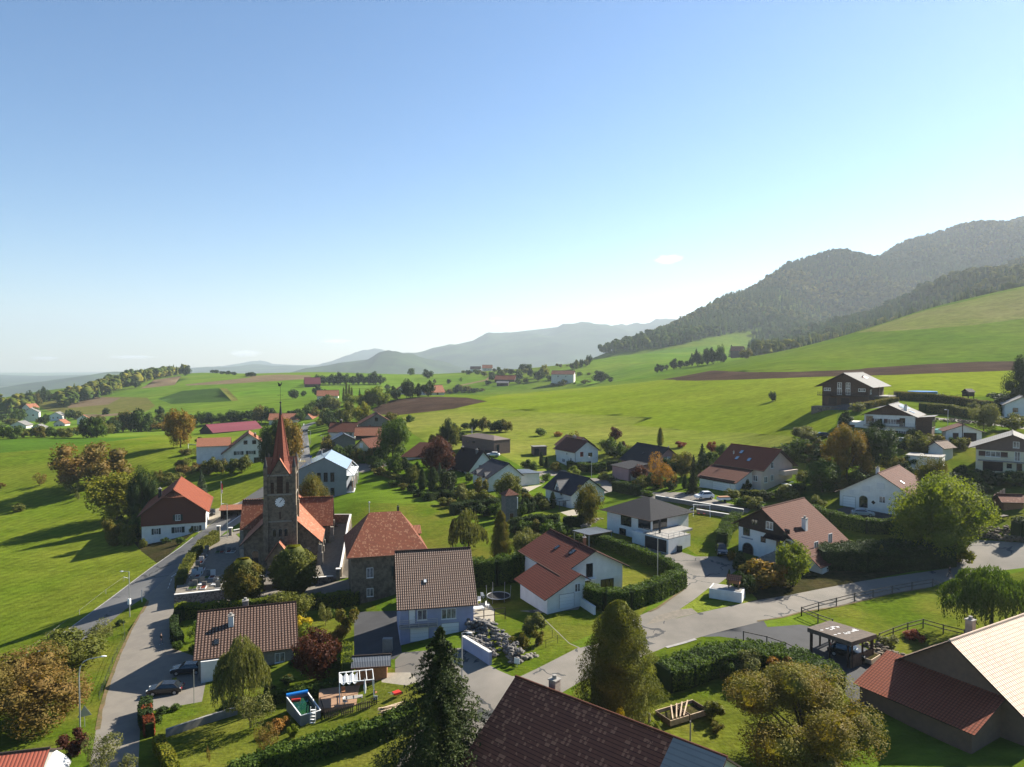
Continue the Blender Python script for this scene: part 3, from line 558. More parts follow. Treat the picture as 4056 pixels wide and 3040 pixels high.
g = h.part(b, 'gable_cladding', 'shingle_wall'); me = g.data; uv = me.uv_layers.new(name='UVMap')
for lp in me.loops: uv.data[lp.index].uv = (me.vertices[lp.vertex_index].co.x, me.vertices[lp.vertex_index].co.z)
opening(g, (Vector((-7.65, -.25, 0)), Vector((1, 0, 0)), Vector((0, -1, 0))), 8.6, 5.0, 1.1, 1.4, 's')
roofmesh('half_hip', [[(-2.7, -1.25, h.hr - 2.0), (2.7, -1.25, h.hr - 2.0), (0, .6, h.hr + .08)]], M_('tile_red_old'), h.roof)
# carport beside it
c = empty('carport', (-80.5, 197, gz(-80, 196)), R(12), label='open timber carport with tiled roof beside the white farmhouse', cat='carport')
roofmesh('roof', [[(-1, -1, 2.6), (8, -1, 2.6), (8, 2.2, 3.5), (-1, 2.2, 3.5)], [(-1, 2.2, 3.5), (8, 2.2, 3.5), (8, 5, 2.7), (-1, 5, 2.7)]], M_('tile_orange'), c)
b = MB(); b.box(-.6, 7.6, 4.2, 4.35, -.5, 2.6); b.box(-.7, -.55, 0, 4.3, -.5, 2.6); b.box(7.5, 7.65, 0, 4.3, -.5, 2.6)
for x in (0, 3.7, 7.4): b.box(x, x + .2, -.4, -.2, -.5, 2.6)
b.build('wall', M_('dark_wood'), c)

# the large roof at the bottom edge
h = House('old_house', 'old house with a vast sagging dark red tile roof at the bottom edge', 16.5, 54.8, 49, 15.5, 21, 5.5, 8.6, 14.0, 'pale_wall', 'tile_mud', chim=[], og=.4, ov=.5)
h.chimney(1.2, 20.0 - 2.5, .8, 1.3, 'stone_light')
roofmesh('sheet_patch', [[(-8.1, -.4, h.rz(-8.1) + .14), (-.05, -.4, h.rz(-.05) + .14), (-.05, 4.2, h.rz(-.05) + .14), (-8.1, 4.2, h.rz(-8.1) + .14)]], M_('sheet_pale'), h.roof, .05)
# the brown barn bottom right
h = House('barn', 'large brown barn with pale salmon tile roof in the bottom right corner', 47.3, 75.5, -60, 14, 26, 6, 10, 15, 'dark_render', 'tile_pale', ov=.7, og=.5)
h.chimney(-3.0, 9.5, .8, 1.6, 'stone_light')
h.wing(-7, 4.9, -5.4, 0, 6, 2.8, 4.9, 'dark_render', 'tile_red', 'y', .5, 'lean_to')

# blue-grey house
h = House('house', 'blue-grey house with big ribbed grey-brown roof, balcony and two garage doors', -10.4, 98, 11.5, 10.2, 12.6, 6, 11.5, 17.1, 'blue_wall', 'tile_greybrown', ridge='x', ov=.7, og=.5,
 wins=[('L', 6.7, 3.0, 1.9, 1.3, 'w'), ('L', 6.9, .1, 2.4, 2.2, 'g'), ('L', 2.6, .1, 2.5, 2.2, 'g'), ('L', 3.0, 3.1, 1.2, 1.3, 'w'), ('L', 1.6, 2.6, .8, 2.0, 't')], sky=[(-3.9, 6.6, .5, .6, 'white_paint')])
b = MB().box(-7.5, -6.3, 5.2, 10.4, 2.35, 2.5); bo = h.part(b, 'balcony', 'concrete'); rail(bo, [(-7.4, 5.2, 2.5), (-7.4, 10.3, 2.5), (-6.3, 10.3, 2.5)], 1, 'railing', 'steel', 4)
b = MB().box(-6.33, -6.31, 5.4, 9.9, 2.5, 5.2); h.part(b, 'loggia', 'blue_wall')
# house with dotted brown tiles, lower left
h = House('house', 'low house with speckled brown tile roof behind the weeping tree, lower left', -36.6, 97, 19, 12.4, 13, 2, 5.2, 8.9, 'stone_light', 'tile_brown', ridge='x', ov=.7, og=.6, wins=[('L', 10.5, .8, 1.2, 1.2, 'w'), ('F', 6.5, 3.4, 1.2, 1.2, 'w'), ('L', 1.5, .2, 1.2, 2, 'w')])
h.chimney(-2.6, 8.4, .7, 1.3, 'white_wall'); h.chimney(2.2, 6.6, .8, 1.5, 'stone_light')
h.skylight(-5.0, 10.2, .7, .9)
h.wing(-7.6, -5.8, 9.5, 12.0, 0, 2.6, 2.8, 'white_wall', None, 'x', .2, 'porch')
# presbytery
h = House('presbytery', 'old stone presbytery with hipped, mottled red-brown tile roof beside the church', -21.7, 123.8, 15, 12.8, 14.5, 3, 11.6, 17.0, 'stone', 'tile_red_old', ridge='x', hip=3.6, ov=.8,
 wins=[('L', 3.2, 4.2, 1.0, 1.6, 'w'), ('L', 3.2, .9, 1.0, 1.3, 'w'), ('L', 8, 4.2, 1.0, 1.6, 's')])
h.chimney(3.4, 3.6, .35, 2.6, 'dark_metal', 'dark_metal'); h.chimney(5.2, 3.0, .25, .9, 'red_paint')
MB().tube([(0, 9.2, h.hr), (0, 9.2, h.hr + 1.8)], .06, 6).ball((0, 9.2, h.hr + 1.9), .18).build('finial', M_('steel'), h.roof)
h.gable_wing(2.5, -.2, 0, 3.4, 2.6, 9.6, 10.6, 'dark_wood', 'tile_orange', 'dormer', .3, [(1.7, 8.9, 1.6, .6, 'k')], 8.4)
# small gabled hut between presbytery and willow
h = House('shed', 'small old shed with dark gable between presbytery and blue-grey house', -12.5, 117, 14, 5, 6, 4, 7.2, 9.6, 'dark_wood', 'tile_red_old', cat='shed', ov=.3)

# white house with dark red ribbed roof, centre
h = House('house', 'white house with dark red ribbed roof and garage wing inside the long hedge', 12.6, 109.2, 24, 10.6, 14, 8.5, 13.0, 15.7, 'white_wall', 'tile_darkred', ov=.8, og=.7, wins=[
 ('F', 7.8, .8, 2.2, 1.5, 'k'), ('F', 4.6, 3.1, 1.0, 2.0, 'k'), ('F', 2.0, .6, 1.2, 1.6, 'k'), ('F', 4.2, .6, .9, 1.9, 'k')], sky=[(-1.9, 3.2, .8, 1.2), (-2.4, 7.5, .7, 1.0)], chim=[(1.0, 4.5, .4, 1.3, 'orange_wood')])
MB().box(-4.2, .3, -.5, 0, 2.7, 2.85).build('canopy', M_('white_paint'), h.o)
rz = h.rz; g = MB(); pr = [(-9.6,-6),(-9.6,rz(-9.6)-.12),(-4.4,rz(-4.4)-.05),(-3.3,rz(-4.4)-.7),(-3.3,-6)]
g.add([(a,-3.2,z) for a,z in pr]+[(a,6.2,z) for a,z in pr],[(0,1,2,3,4)[::-1],(5,6,7,8,9)]+[(i,(i+1)%5,(i+1)%5+5,i+5) for i in range(5)]); g = h.part(g, 'garage_wing', 'white_wall')
roofmesh('wing_roof', [[(-10.4,-3.9,rz(-10.4)+.06),(-4.4,-3.9,rz(-4.4)+.06),(-4.4,7,rz(-4.4)+.06),(-10.4,7,rz(-10.4)+.06)],[(-4.4,-3.9,rz(-4.4)+.06),(-2.6,-3.9,rz(-4.4)-1.0),(-2.6,-.5,rz(-4.4)-1.0),(-4.4,-.5,rz(-4.4)+.06)]], M_('tile_darkred'), g, .14)
for w__ in ((3.2, .15, 2.4, 2.0, 'g'), (5.0, 2.3, .8, 1.1, 'w')): opening(g, (Vector((-9.6,-3.2,0)), Vector((1,0,0)), Vector((0,-1,0))), *w__)
# modern white villa
h = House('villa', 'modern white villa with dark hipped roof and corner terrace over a double garage', 30.8, 137.8, 38, 11.4, 11.4, 10, 15.2, 17.6, 'white_wall', 'tile_black', hip=5.2, ov=1.0, wins=[
 ('L', 9.9, 3.2, 1.4, 1.3, 'k'), ('L', 5.2, 2.6, 2.6, 1.8, 'D'), ('L', 4.3, .5, 1.6, 1.2, 'k'), ('L', 8.6, .9, 2.6, .7, 'k')])
# the frame's front face looks to the right; recess of the terrace corner
b = MB().box(-5.75, -.9, -.06, 0, 2.7, 5.1); h.part(b, 'terrace_opening', 'glass'); b = MB().box(-5.78, -5.7, 0, 3.0, 2.7, 5.1); h.part(b, 'terrace_opening', 'glass')
b = MB().box(-7.9, -1.6, -6.2, -.05, -4, 2.5).box(-7.9, -1.6, -6.2, -.05, 2.5, 2.62, 1).box(-1.6, 2.5, -3.5, -.05, 2.2, 2.6, 1); g = h.part(b, 'terrace', ['white_wall', 'paving_t' if 'paving_t' in MATS else 'concrete'])
opening(g, (Vector((-7.9, 0, 0)), Vector((0, -1, 0)), Vector((-1, 0, 0))), 3.2, 0, 5.0, 2.2, 'G')
rail(g, [(-7.8, -.1, 2.62), (-7.8, -6.1, 2.62), (-1.7, -6.1, 2.62)], .9, 'railing', 'steel', 2, 1.5)
b = MB().box(-5.8, -5.5, -2.4, -2.1, 2.62, 5.1); h.part(b, 'column', 'dark_metal'); h.part(MB().box(-5.7, -5.4, -.3, 0.0, 2.62, 5.1), 'column', 'white_paint')
h.part(MB().box(-7.9, -5.75, -.04, 2.6, -4, 2.5), 'entrance_wall', 'white_wall')
# pergola roof left of it
c = empty('carport', (17.5, 134, 9.6), R(38), label='flat grey metal carport roof on posts beside the modern villa', cat='carport')
roofmesh('roof', [[(-4, 0, 2.9), (2.5, 0, 2.7), (2.5, 4.6, 2.7), (-4, 4.6, 2.9)]], M_('sheet_grey'), c, .15)
for x, y in ((-3.7, .3), (2.2, .3), (-3.7, 4.3), (2.2, 4.3)): MB().box(x, x + .15, y, y + .15, -1, 2.75).build('post', M_('steel'), c)
# chalet-style white house with timber gable, centre right
h = House('chalet', 'white house with dark timber gable, arched door and red-brown roof, stairs at front', 45.5, 123.7, -50, 13, 13.2, 9.5, 15.9, 19.0, 'white_wall', 'tile_redbrown', zeR=13.0, ro=-1.5, ov=.9, og=.9, wins=[
 ('F', 1.6, 4.0, 1.2, 1.3, 'k'), ('F', 4.9, 3.4, .8, .9, 'k'), ('F', 8.0, 2.9, 1.1, 2.0, 'd'), ('F', 9.6, 3.2, .9, 1.2, 'k'), ('F', 11.2, 3.2, 1.6, 1.0, 'k'), ('F', 1.9, .2, 2.0, 2.4, 'a'), ('R', 3, 3.3, 1.2, 1.2, 'w'), ('R', 8, 3.3, 1.2, 1.8, 'w')])
b = MB(); kz = 5.4; b.add([(-6.4, -.2, kz), (-6.4, -.2, h.h0 + .1), (-1.5, -.2, h.hr), (4.6, -.2, h.rz(4.6)), (4.6, -.2, kz - .6)], [(0, 4, 3, 2, 1)]); b.add([(-6.4, -.2, kz), (4.6, -.2, kz - .6), (4.6, 0, kz - .6), (-6.4, 0, kz)], [(0, 3, 2, 1)])
g = h.part(b, 'timber_gable', 'dark_wood')
opening(g, (Vector((-6.5, -.2, 0)), Vector((1, 0, 0)), Vector((0, -1, 0))), 6.2, 6.0, 1.2, 1.2, 'w'); opening(g, (Vector((-6.5, -.2, 0)), Vector((1, 0, 0)), Vector((0, -1, 0))), 3.3, 6.2, 1.1, .9, 'k'); opening(g, (Vector((-6.5, -.2, 0)), Vector((1, 0, 0)), Vector((0, -1, 0))), 9.4, 5.5, 1.0, 1.0, 'k')
roofmesh('porch_roof', [[(-.9, -1.5, 4.6), (3.0, -1.5, 4.6), (3.0, 0, 5.3), (-.9, 0, 5.3)]], M_('tile_darkbrown'), h.o, .12)
h.chimney(3.4, 5.0, .75, 1.9, 'white_wall'); h.wing(6.5, 9.0, .3, 6.3, 9.5, 3.2, 1.5, 'pale_wall', None, 'x', 0, 'porch')
roofmesh('lower_roof', [[(6.4, -.9, h.rz(6.4) + .02), (9.4, -.9, h.rz(9.4)), (9.4, 6.6, h.rz(9.4)), (6.4, 6.6, h.rz(6.4) + .02)]], M_('tile_redbrown'), h.roof)
b = MB()
for i in range(8): b.box(-2.6 + i * .55, -2.05 + i * .55, -1.6, -.05, -3, .3 + i * .33)
h.part(b, 'stairs', 'concrete')
h.part(MB().box(-5.9, -3.6, -.05, -.01, 3.35, 3.6), 'painted_lettering', 'solar_pale')

# beige house with garage wing
h = House('house', 'beige three-storey house with red tile roof, balcony and low brown-roofed garage wing', 63.2, 168.7, 35, 12.2, 12.2, 14.4, 19.9, 23.9, 'beige_wall', 'tile_red', ov=.8, og=1.2, wins=[
 ('F', 1.6, 2.0, 1.1, 1.3, 'w'), ('F', 4.0, 2.2, 1.1, 1.3, 'w'), ('F', 4.0, 5.2, 1.0, 1.3, 'w'), ('F', 1.6, -1.0, 1.2, 1.1, 'w'), ('L', 10.6, 2.3, 1.1, 1.2, 'w'), ('L', 10.6, -.6, 1.4, 1.1, 'w')],
 sky=[(-2.2, 8.5, .9, 1.2, 'solar_pale'), (-4.2, 8.3, .9, 1.2, 'solar_pale'), (-4.2, 4.8, .9, 1.2, 'solar_pale')], chim=[(-3, 10.2, .25, .5, 'steel')])
h.wing(-12.3, -6.1, 2.5, 13, 14, 2.6, 5.1, 'white_wall', 'tile_redbrown', 'x', .7, 'garage_wing'); opening(h.o, (Vector((-12.3, 13, 0)), Vector((0, -1, 0)), Vector((-1, 0, 0))), 6.5, -.1, 5.0, 1.9, 'g')
h.part(MB().box(-12.42, -12.32, 2.6, 12.9, 1.95, 2.75), 'timber_cladding', 'dark_wood')
bo = h.part(MB().box(.6, 6.0, -1.6, 0, 3.3, 4.4), 'balcony', 'beige_wall'); h.part(MB().box(5.6, 5.85, -1.5, -1.25, -1, 3.3), 'post', 'beige_wall')
h.part(MB().slab([(.6, -3.9, 1.2), (5.2, -4.4, 1.1), (5.9, -.6, 1.3), (.6, -.6, 1.4)], .06), 'awning', 'white_paint')
# pink house with dark roof
h = House('house', 'pink house with wide dark tile roof and white garage door', 43.9, 200, 27, 12, 13.5, 12, 16.2, 20.4, 'pink_wall', 'tile_black', ov=.6, og=.7, wins=[('F', 6.0, 4.6, 2.4, 1.2, 'p'), ('F', 3, .8, 1.4, 1.4, 'w')], sky=[(-3.2, 7, .7, .8, 'dark_metal')], chim=[(1.5, 1.5, .5, .9, 'dark_wood')])
h.wing(-13.2, -6, .3, 8, 11.5, 3.4, 4.3, 'pink_wall', 'tile_black', 'x', .5, 'garage_wing'); opening(h.o, (Vector((-13.2, 0.3, 0)), Vector((1, 0, 0)), Vector((0, -1, 0))), 2.2, -1.2, 3.0, 3.0, 'g')
# tall white house with red roof
h = House('house', 'tall white house with dark red hip-ended roof and sunlit roof section behind it, coloured orange', 23.1, 219, 30, 8.6, 10.5, 11, 17.4, 20.2, 'white_wall', 'tile_darkred', ov=.8, og=.7, wins=[
 ('F', 2.4, 4.6, 1.0, 1.2, 'r'), ('F', 5.6, 4.2, 1.4, 1.2, 'k'), ('F', 1.6, 1.2, 1.0, 1.8, 'p'), ('F', 5.0, 1.0, 1.6, 1.7, 'k'), ('L', 8.2, 2.7, .9, 1.2, 'w'), ('L', 4.2, 2.2, 1.5, 1.0, 'w'), ('L', 6.0, 4.6, .6, .7, 'w'), ('L', 6.8, 2.5, .5, 1.0, 'w')], chim=[(1.0, 8, .9, 1.3, 'stone_light')])
h.gable_wing(3.2, 6.5, 0, 8.5, 9.5, 6.8, 9.6, 'white_wall', 'tile_orange', 'rear_wing', .6); h.part(MB().box(7.6, 10.6, 3.5, 7.5, -3, 3.2), 'timber_annex', 'orange_wood')  # sunlight on the rear slope is put into the colour as orange tile
h.part(MB().tube([(-4.4, -.1, -.5), (-4.4, -.1, 6.2)], .06), 'downpipe', 'dark_metal')
# white house with navy roof and cross gable
h = House('house', 'white house with navy tile roof and pale grey triangular cross gable', 18.2, 169, 30, 9.6, 11.3, 9.5, 13.7, 17, 'white_wall', 'tile_navy', ov=.6, og=.6, wins=[
 ('F', 3.4, 2.2, 1.2, 1.5, 'k'), ('F', 6.2, 3.0, .8, 1.0, 'k'), ('F', 2.6, -.6, 1.2, 1.9, 'k'), ('L', 3.6, .9, 1.2, 1.4, 'k'), ('L', 8.4, .0, 1.6, 2.0, 'w')])
h.gable_wing(-5.0, 5.8, -90, 3.4, 4.2, 3.6, 6.6, 'white_wall', 'tile_grey', 'dormer', .25, [(1.7, 3.6, 1.1, 1.4, 'w')], 3.0)
b = MB()
for y in (.4, 3.2): b.beam((-5, y, 2.6), (-8, y, 2.5), .1, .1); b.beam((-8, y, -1), (-8, y, 2.5), .1, .1)
b.beam((-8, .2, 2.55), (-8, 3.4, 2.55), .1, .1); h.part(b, 'pergola', 'dark_metal')
# white house with navy roof, mono-pitch, further left
h = House('house', 'white house with navy roof, two tiny dormers and long mono-pitch wing', -1.8, 191.5, 28, 10, 10, 10, 13.9, 17.2, 'white_wall', 'tile_navy', ov=.5, og=.5, ro=1.0, wins=[('F', 5.6, 2.1, .9, 1.3, 'k'), ('F', 8.8, 2.3, .6, .9, 'k'), ('F', 3.4, -.6, 2.4, 2.0, 'k'), ('L', 8.8, .2, 1.4, 2, 'k')])
for y in (2.2, 7.4): h.gable_wing(-5.1, y, -90, 1.7, 2.4, 3.5, 5.0, 'white_wall', 'tile_grey', 'dormer', .2, [(.85, 3.5, .7, .9, 'w')], 3.0)
h.wing(5.0, 11.5, 1.5, 8.5, 10, 3.9, 3.6, 'white_wall', 'concrete' if False else 'sheet_grey', 'x', .6, 'garage_wing')
# dark-brown roofed white house
h = House('house', 'white house with steep dark brown roof in front of the brown modern house', -8.7, 210, 36, 9.5, 11, 10, 13.2, 18.2, 'white_wall', 'tile_darkbrown', ov=.7, og=.7, wins=[
 ('F', 4.8, 2.7, 2.6, 1.3, 'k'), ('F', 4.6, -.3, 3.0, 1.9, 'k'), ('L', 3.0, .3, 1.8, 2.0, 'k'), ('L', 7.6, .3, 1.4, 2.0, 'k')], chim=[(-.8, 9.9, .7, 1.1, 'dark_wood'), (-.7, 2.0, .6, 1.0, 'grey_block')])
h.wing(-7.4, -4.7, 8.5, 11, 10, 2.4, 3.6, 'white_wall', 'tile_orange', 'x', .5, 'annex')
# brown modern house
h = House('house', 'brown modern box house with shallow copper-brown hipped roof and narrow window slots', -3.2, 231, 38, 6.6, 18.5, 13.5, 19.2, 20.3, 'brown_panel', 'sheet_brown', hip=4.5, ov=.1, wins=[('F', 1.6, 1.8, .8, 2.4, 'k'), ('L', 15.8, 0, 4.6, 2.2, 'G'), ('L', 4, 3.9, 2, .5, 'k'), ('L', 7, 3.9, 1.3, .5, 'k'), ('L', 9.8, 1.9, 1.4, .8, 'k')], chim=[(0, 17.2, .25, 1.4, 'steel')])
s_ = House('shed', 'tiny flat-roofed brown shed right of the brown modern house', 9.2, 231, 14, 4.4, 3, 14.2, 17.0, 17.2, 'brown_panel', 'tile_grey', cat='shed', hip=1.4, ov=.2, wins=[('F', 1.0, .1, 1.4, 2.0, 'G')])
# right side, rising
h = House('house', 'long white house with pale shutters, arched porch and plain pink-brown roof', 74.3, 145.6, -43, 13, 14.5, 14, 17.6, 22.0, 'white_wall', 'tile_redbrown', ro=1.0, zeR=18.6, ov=.8, og=.5, wins=[
 ('F', 1.9, .2, 2.4, 2.2, 'g'), ('F', 4.7, .5, 1.5, 2.4, 'a'), ('F', 5.2, 4.0, 1.3, 1.1, 'p'), ('F', 7.9, 4.8, 1.3, 1.1, 'p'), ('F', 8.3, 2.0, 1.1, 1.2, 'w'), ('F', 11.4, 2.0, 1.1, 1.2, 'w'), ('F', 2.4, 2.9, .7, .9, 'p')], sky=[(4.4, 4.0, .7, 1.0, 'white_paint')], chim=[(-1, 6.5, .6, 1.2, 'white_wall')])
h.roof.data.materials[0] = M_('tile_redbrown')
b = MB().box(-2, 2, 0, .04, 0, .6).build('house_emblem', M_('dark_wood'), h.o); b.location = (-.1, -.04, 1.6); b.rotation_euler = (0, R(45), 0); b.scale = (.16, 1, 1)
g = empty('garage', (98.5, 168.6, 19.4), R(-38), label='long white flat-roofed garage block below the terrace garden', cat='garage')
b = MB().box(-3.6, 3.6, -3.5, 2.5, -5, 3.1); b.build('wall', M_('white_wall'), g); MB().box(-3.75, 3.75, -3.65, 2.65, 3.1, 3.25).build('roof', M_('concrete'), g)
opening(g, (Vector((3.6, -3.5, 0)), Vector((0, 1, 0)), Vector((1, 0, 0))), 3, 0, 3.6, 2.4, 'g')
h = House('house', 'cream house with brown timber gable, balcony and garage at right edge', 109.6, 155.2, -35, 13.4, 11, 20.4, 26.0, 28.8, 'cream_wall', 'tile_grey', ov=1.3, og=1.0, wins=[
 ('F', 3.2, 3.3, 2.6, 1.1, 'b'), ('F', 7.6, 2.7, .9, 1.9, 'w'), ('F', 10.2, 3.2, 2.4, 1.2, 'w'), ('F', 3.2, .1, 3.6, 2.1, 'q'), ('F', 6.2, 1.0, .8, .9, 'k'), ('F', 8.0, .1, .9, 2.0, 'd')])
g = h.part(MB().add([(-6.75, -.12, 4.7), (6.75, -.12, 4.7), (6.75, -.12, 5.6), (0, -.12, 8.4), (-6.75, -.12, 5.6)], [(0, 1, 2, 3, 4)]).add([(-6.75, -.12, 4.7), (6.75, -.12, 4.7), (6.75, 0, 4.7), (-6.75, 0, 4.7)], [(3, 2, 1, 0)]), 'timber_gable', 'brown_panel')
opening(g, (Vector((-6.75, -.12, 0)), Vector((1, 0, 0)), Vector((0, -1, 0))), 7.4, 5.6, 1.0, 1.2, 'w')
bo = h.part(MB().box(-6.3, 6.6, -1.5, 0, 2.35, 2.5), 'balcony', 'concrete'); rail(bo, [(-6.2, -1.4, 2.5), (6.5, -1.4, 2.5)], 1, 'railing', 'steel', 2)
# white two-storey house with solar roof
h = House('house', 'white two-storey house with long balcony, brown gable and solar panels on the roof', 103, 193.8, -38, 12.4, 12, 24.5, 30.2, 33.0, 'white_wall', 'tile_grey', ov=.8, og=1.2, wins=[
 ('F', 1.3, 3.1, 1.6, 2.0, 'n'), ('F', 3.2, 3.3, 1.2, 1.2, 'b'), ('F', 6.9, 3.3, 1.9, 1.2, 'b'), ('F', 9.4, 2.9, 1.2, 2.0, 'n'), ('F', 3.0, .2, 1.2, 1.2, 'b'), ('F', 5.6, .2, 1.7, 1.2, 'b'), ('F', 9.4, .2, 1.7, 1.2, 'b'), ('R', 1.4, 3.1, .9, 1.2, 'b'), ('R', 1.4, .4, .9, 1.2, 'b')],
 chim=[(3.6, 2.2, .8, 1.3, 'white_wall')])
g = h.part(MB().add([(-6.2, -.15, 5.6), (6.2, -.15, 5.6), (0, -.15, 8.5)], [(0, 1, 2)]).add([(-6.2, -.15, 5.6), (6.2, -.15, 5.6), (6.2, 0, 5.6), (-6.2, 0, 5.6)], [(3, 2, 1, 0)]), 'timber_gable', 'brown_wood')
bo = h.part(MB().box(-6.2, 6.2, -1.4, 0, 2.55, 2.7), 'balcony', 'concrete'); rail(bo, [(-6.1, -1.35, 2.7), (6.1, -1.35, 2.7)], 1, 'railing', 'steel', 3)
for x, y, w_, h_ in ((2.3, 8.4, 5.0, 2.6), (2.6, 4.6, 1.6, 2.2), (4.8, 4.6, 2.2, 1.5)): h.skylight(x, y, w_, h_, 'solar_pale', 'solar_panel')
h.wing(-13.2, -6.3, .2, 6, 24.5, 3.2, 3.25, 'white_wall', None, 'x', 0, 'garage_wing'); opening(h.o, (Vector((-13.2, .2, 0)), Vector((1, 0, 0)), Vector((0, -1, 0))), 3.2, .1, 2.5, 2.3, 'q')
h.wing(6.2, 10.0, 1.0, 7.0, 24.5, 5.2, 5.6, 'brown_wood', 'tile_grey', 'x', .6, 'conservatory')
opening(h.o, (Vector((10, 1, 0)), Vector((0, 1, 0)), Vector((1, 0, 0))), 3, 2.6, 5.4, 2.0, 'n')
# big timber chalet on the slope
h = House('chalet', 'large dark timber chalet with pale grey roof and arched gable windows above the village', 107.7, 229.8, -42, 14.2, 17, 31.2, 37.4, 41.0, 'brown_wood', 'tile_grey', ov=1.8, og=2.0, wins=[
 ('F', 5.4, 4.9, 1.2, 1.7, 'w'), ('F', 8.0, 4.9, 1.2, 1.7, 'w'), ('F', 1.6, 4.0, 2.0, .8, 'w'), ('F', 12.2, 4.0, 2.0, .8, 'w'), ('F', 5.4, 2.8, 1.3, 1.8, 'w'), ('F', 8.0, 2.8, 1.3, 1.8, 'w'), ('R', 2.2, 3.2, 1.4, 1.2, 'w'), ('F', 3.3, -.6, 2.4, 2.2, 'q'), ('F', 7.2, -.6, 2.4, 2.2, 'q')], sky=[(3.2, 10, 3.6, 1.5, 'white_paint')], chim=[(3.2, 7.6, .35, .5, 'red_paint')])
bo = h.part(MB().box(-8.3, 7.2, -1.5, 0, 2.35, 2.55), 'balcony', 'dark_wood'); rail(bo, [(-8.2, -1.4, 2.55), (7.1, -1.4, 2.55)], 1, 'railing', 'dark_wood', 6, .8)
tr = h.part(MB().box(7.1, 11.4, 6, 16, -4, 2.2).box(7.1, 11.4, 6, 16, 2.2, 2.4, 1), 'terrace', ['stone', 'concrete']); rail(tr, [(11.2, 6.2, 2.4), (11.2, 15.8, 2.4)], 1, 'railing', 'dark_wood', 2)
h.part(MB().box(8.2, 8.5, 6.2, 6.5, 2.4, 5.6), 'post', 'brown_wood'); h.part(MB().box(-8.5, 7.5, -6, -1.2, -5, -1.0), 'stone_plinth', 'stone')
# small garage and hut
h = House('garage', 'small white garage with dark door and low brown gable by the lane', 117.2, 184, -22, 8, 6, 24, 26.8, 28.4, 'white_wall', 'tile_redbrown', cat='garage', ov=.7, wins=[('F', 5.4, .05, 2.8, 2.2, 'q'), ('F', 2.2, .1, 1.2, 2.0, 'd')])
h = House('shed', 'tiny garden shed with grey-brown tiles near the white flat garage', 102.5, 171.5, -60, 3.4, 4.4, 22.4, 24.3, 25.4, 'white_wall', 'tile_greybrown', cat='shed', ov=.6)
h = House('shed', 'orange timber shed with mottled tile roof inside the fenced garden, right edge', *at(4015, 2010, 138).xy, -8, 3.6, 3, 15.2, 17.6, 18.6, 'orange_wood', 'tile_red_old', cat='shed', ov=.4, ridge='x')
# centre-left group around the main road
h = House('house', 'grey modern gabled building with bluish solar roof beside the main road', -52, 194, 8, 13, 17.5, 6, 15.2, 18.4, 'grey_metal', 'solar', ro=.6, ov=.15, og=.15, wins=[('F', 5.6, 5.8, .9, 2.4, 'k'), ('F', 7.4, 5.8, .9, 2.4, 'k'), ('F', 9.2, 5.8, .9, 2.4, 'k'), ('F', 9.2, 2.0, .9, 2.0, 'k'), ('F', 7.4, 2.0, .9, 2.0, 'k'), ('F', 5.6, 2.0, .9, 2.0, 'k')],
 chim=[(-1.5, 12, .3, 1.3, 'steel'), (-4, 8, .25, .8, 'steel'), (-4.6, 3, .25, .8, 'steel')])
h.roof.data.materials[0] = M_('solar_pale')
b = MB()
for y in (.2, 6, 12, 17.2):
    b.box(8.3, 8.5, y, y + .2, -4, 7.2); b.beam((6.5, y + .1, 9.2), (8.5, y + .1, 7.2), .18, .22)
for z in (2.6, 7.2): b.box(6.5, 8.5, 0, 17.4, z, z + .15)
h.part(b, 'gallery', 'white_paint'); h.part(MB().box(8.0, 8.1, .5, 17, 2.8, 5.0), 'timber_screen', 'brown_wood')
h = House('house', 'white house with brown-red roof seen side-on above the road embankment', -69.5, 290, 0, 10.5, 8, 12.5, 16.4, 19.4, 'white_wall', 'tile_redbrown', ridge='x', ov=.8, og=.5, wins=[('L', 5.5, 1.8, 1, 1.1, 'w'), ('L', 8.8, 1.8, 1, 1.1, 'w')], chim=[(0, 6.5, .9, .9, 'dark_wood')])
h = House('shed', 'dark grey metal shed in front of the white house with brown-red roof', -63.5, 268, 20, 8.4, 7, 12, 15.2, 17.4, 'grey_block', 'sheet_grey', cat='shed', ov=.3)
h = House('barn', 'long low barn with rust-orange tile roof left of the big leafy tree', -57.5, 282, 3, 9.5, 7, 13, 15.6, 18.4, 'dark_wood', 'tile_orange', ridge='x', cat='barn', ov=.6)
h = House('house', 'grey gabled house with brown roof behind the rust-roofed barn', -59.5, 306, 15, 12, 10, 13.5, 18.0, 22.2, 'grey_block', 'tile_redbrown', ov=.8, ro=1.5, zeR=19.4, wins=[('F', 7, 5.4, 1.3, 1.5, 'k'), ('F', 4, 2.9, 1.0, .8, 'k')])
h = House('house', 'yellow gabled house with light brown roof and blue shutters', -51.5, 244, -28, 7.4, 9, 12, 15.0, 18.0, 'yellow_wall', 'tile_redbrown', ov=.8, wins=[('F', 3.2, 3.2, 1.2, 1.3, 'p'), ('F', 1.4, 1.0, 1.2, 1.3, 'p')])
h = House('house', 'house with hipped brown roof and white chimney behind the purple tree', -28.5, 232, -10, 15, 11, 11, 13.9, 17.6, 'white_wall', 'tile_redbrown', ridge='x', hip=4, ov=.8, chim=[(-1.5, 4.8, .8, 1.8, 'white_wall')])
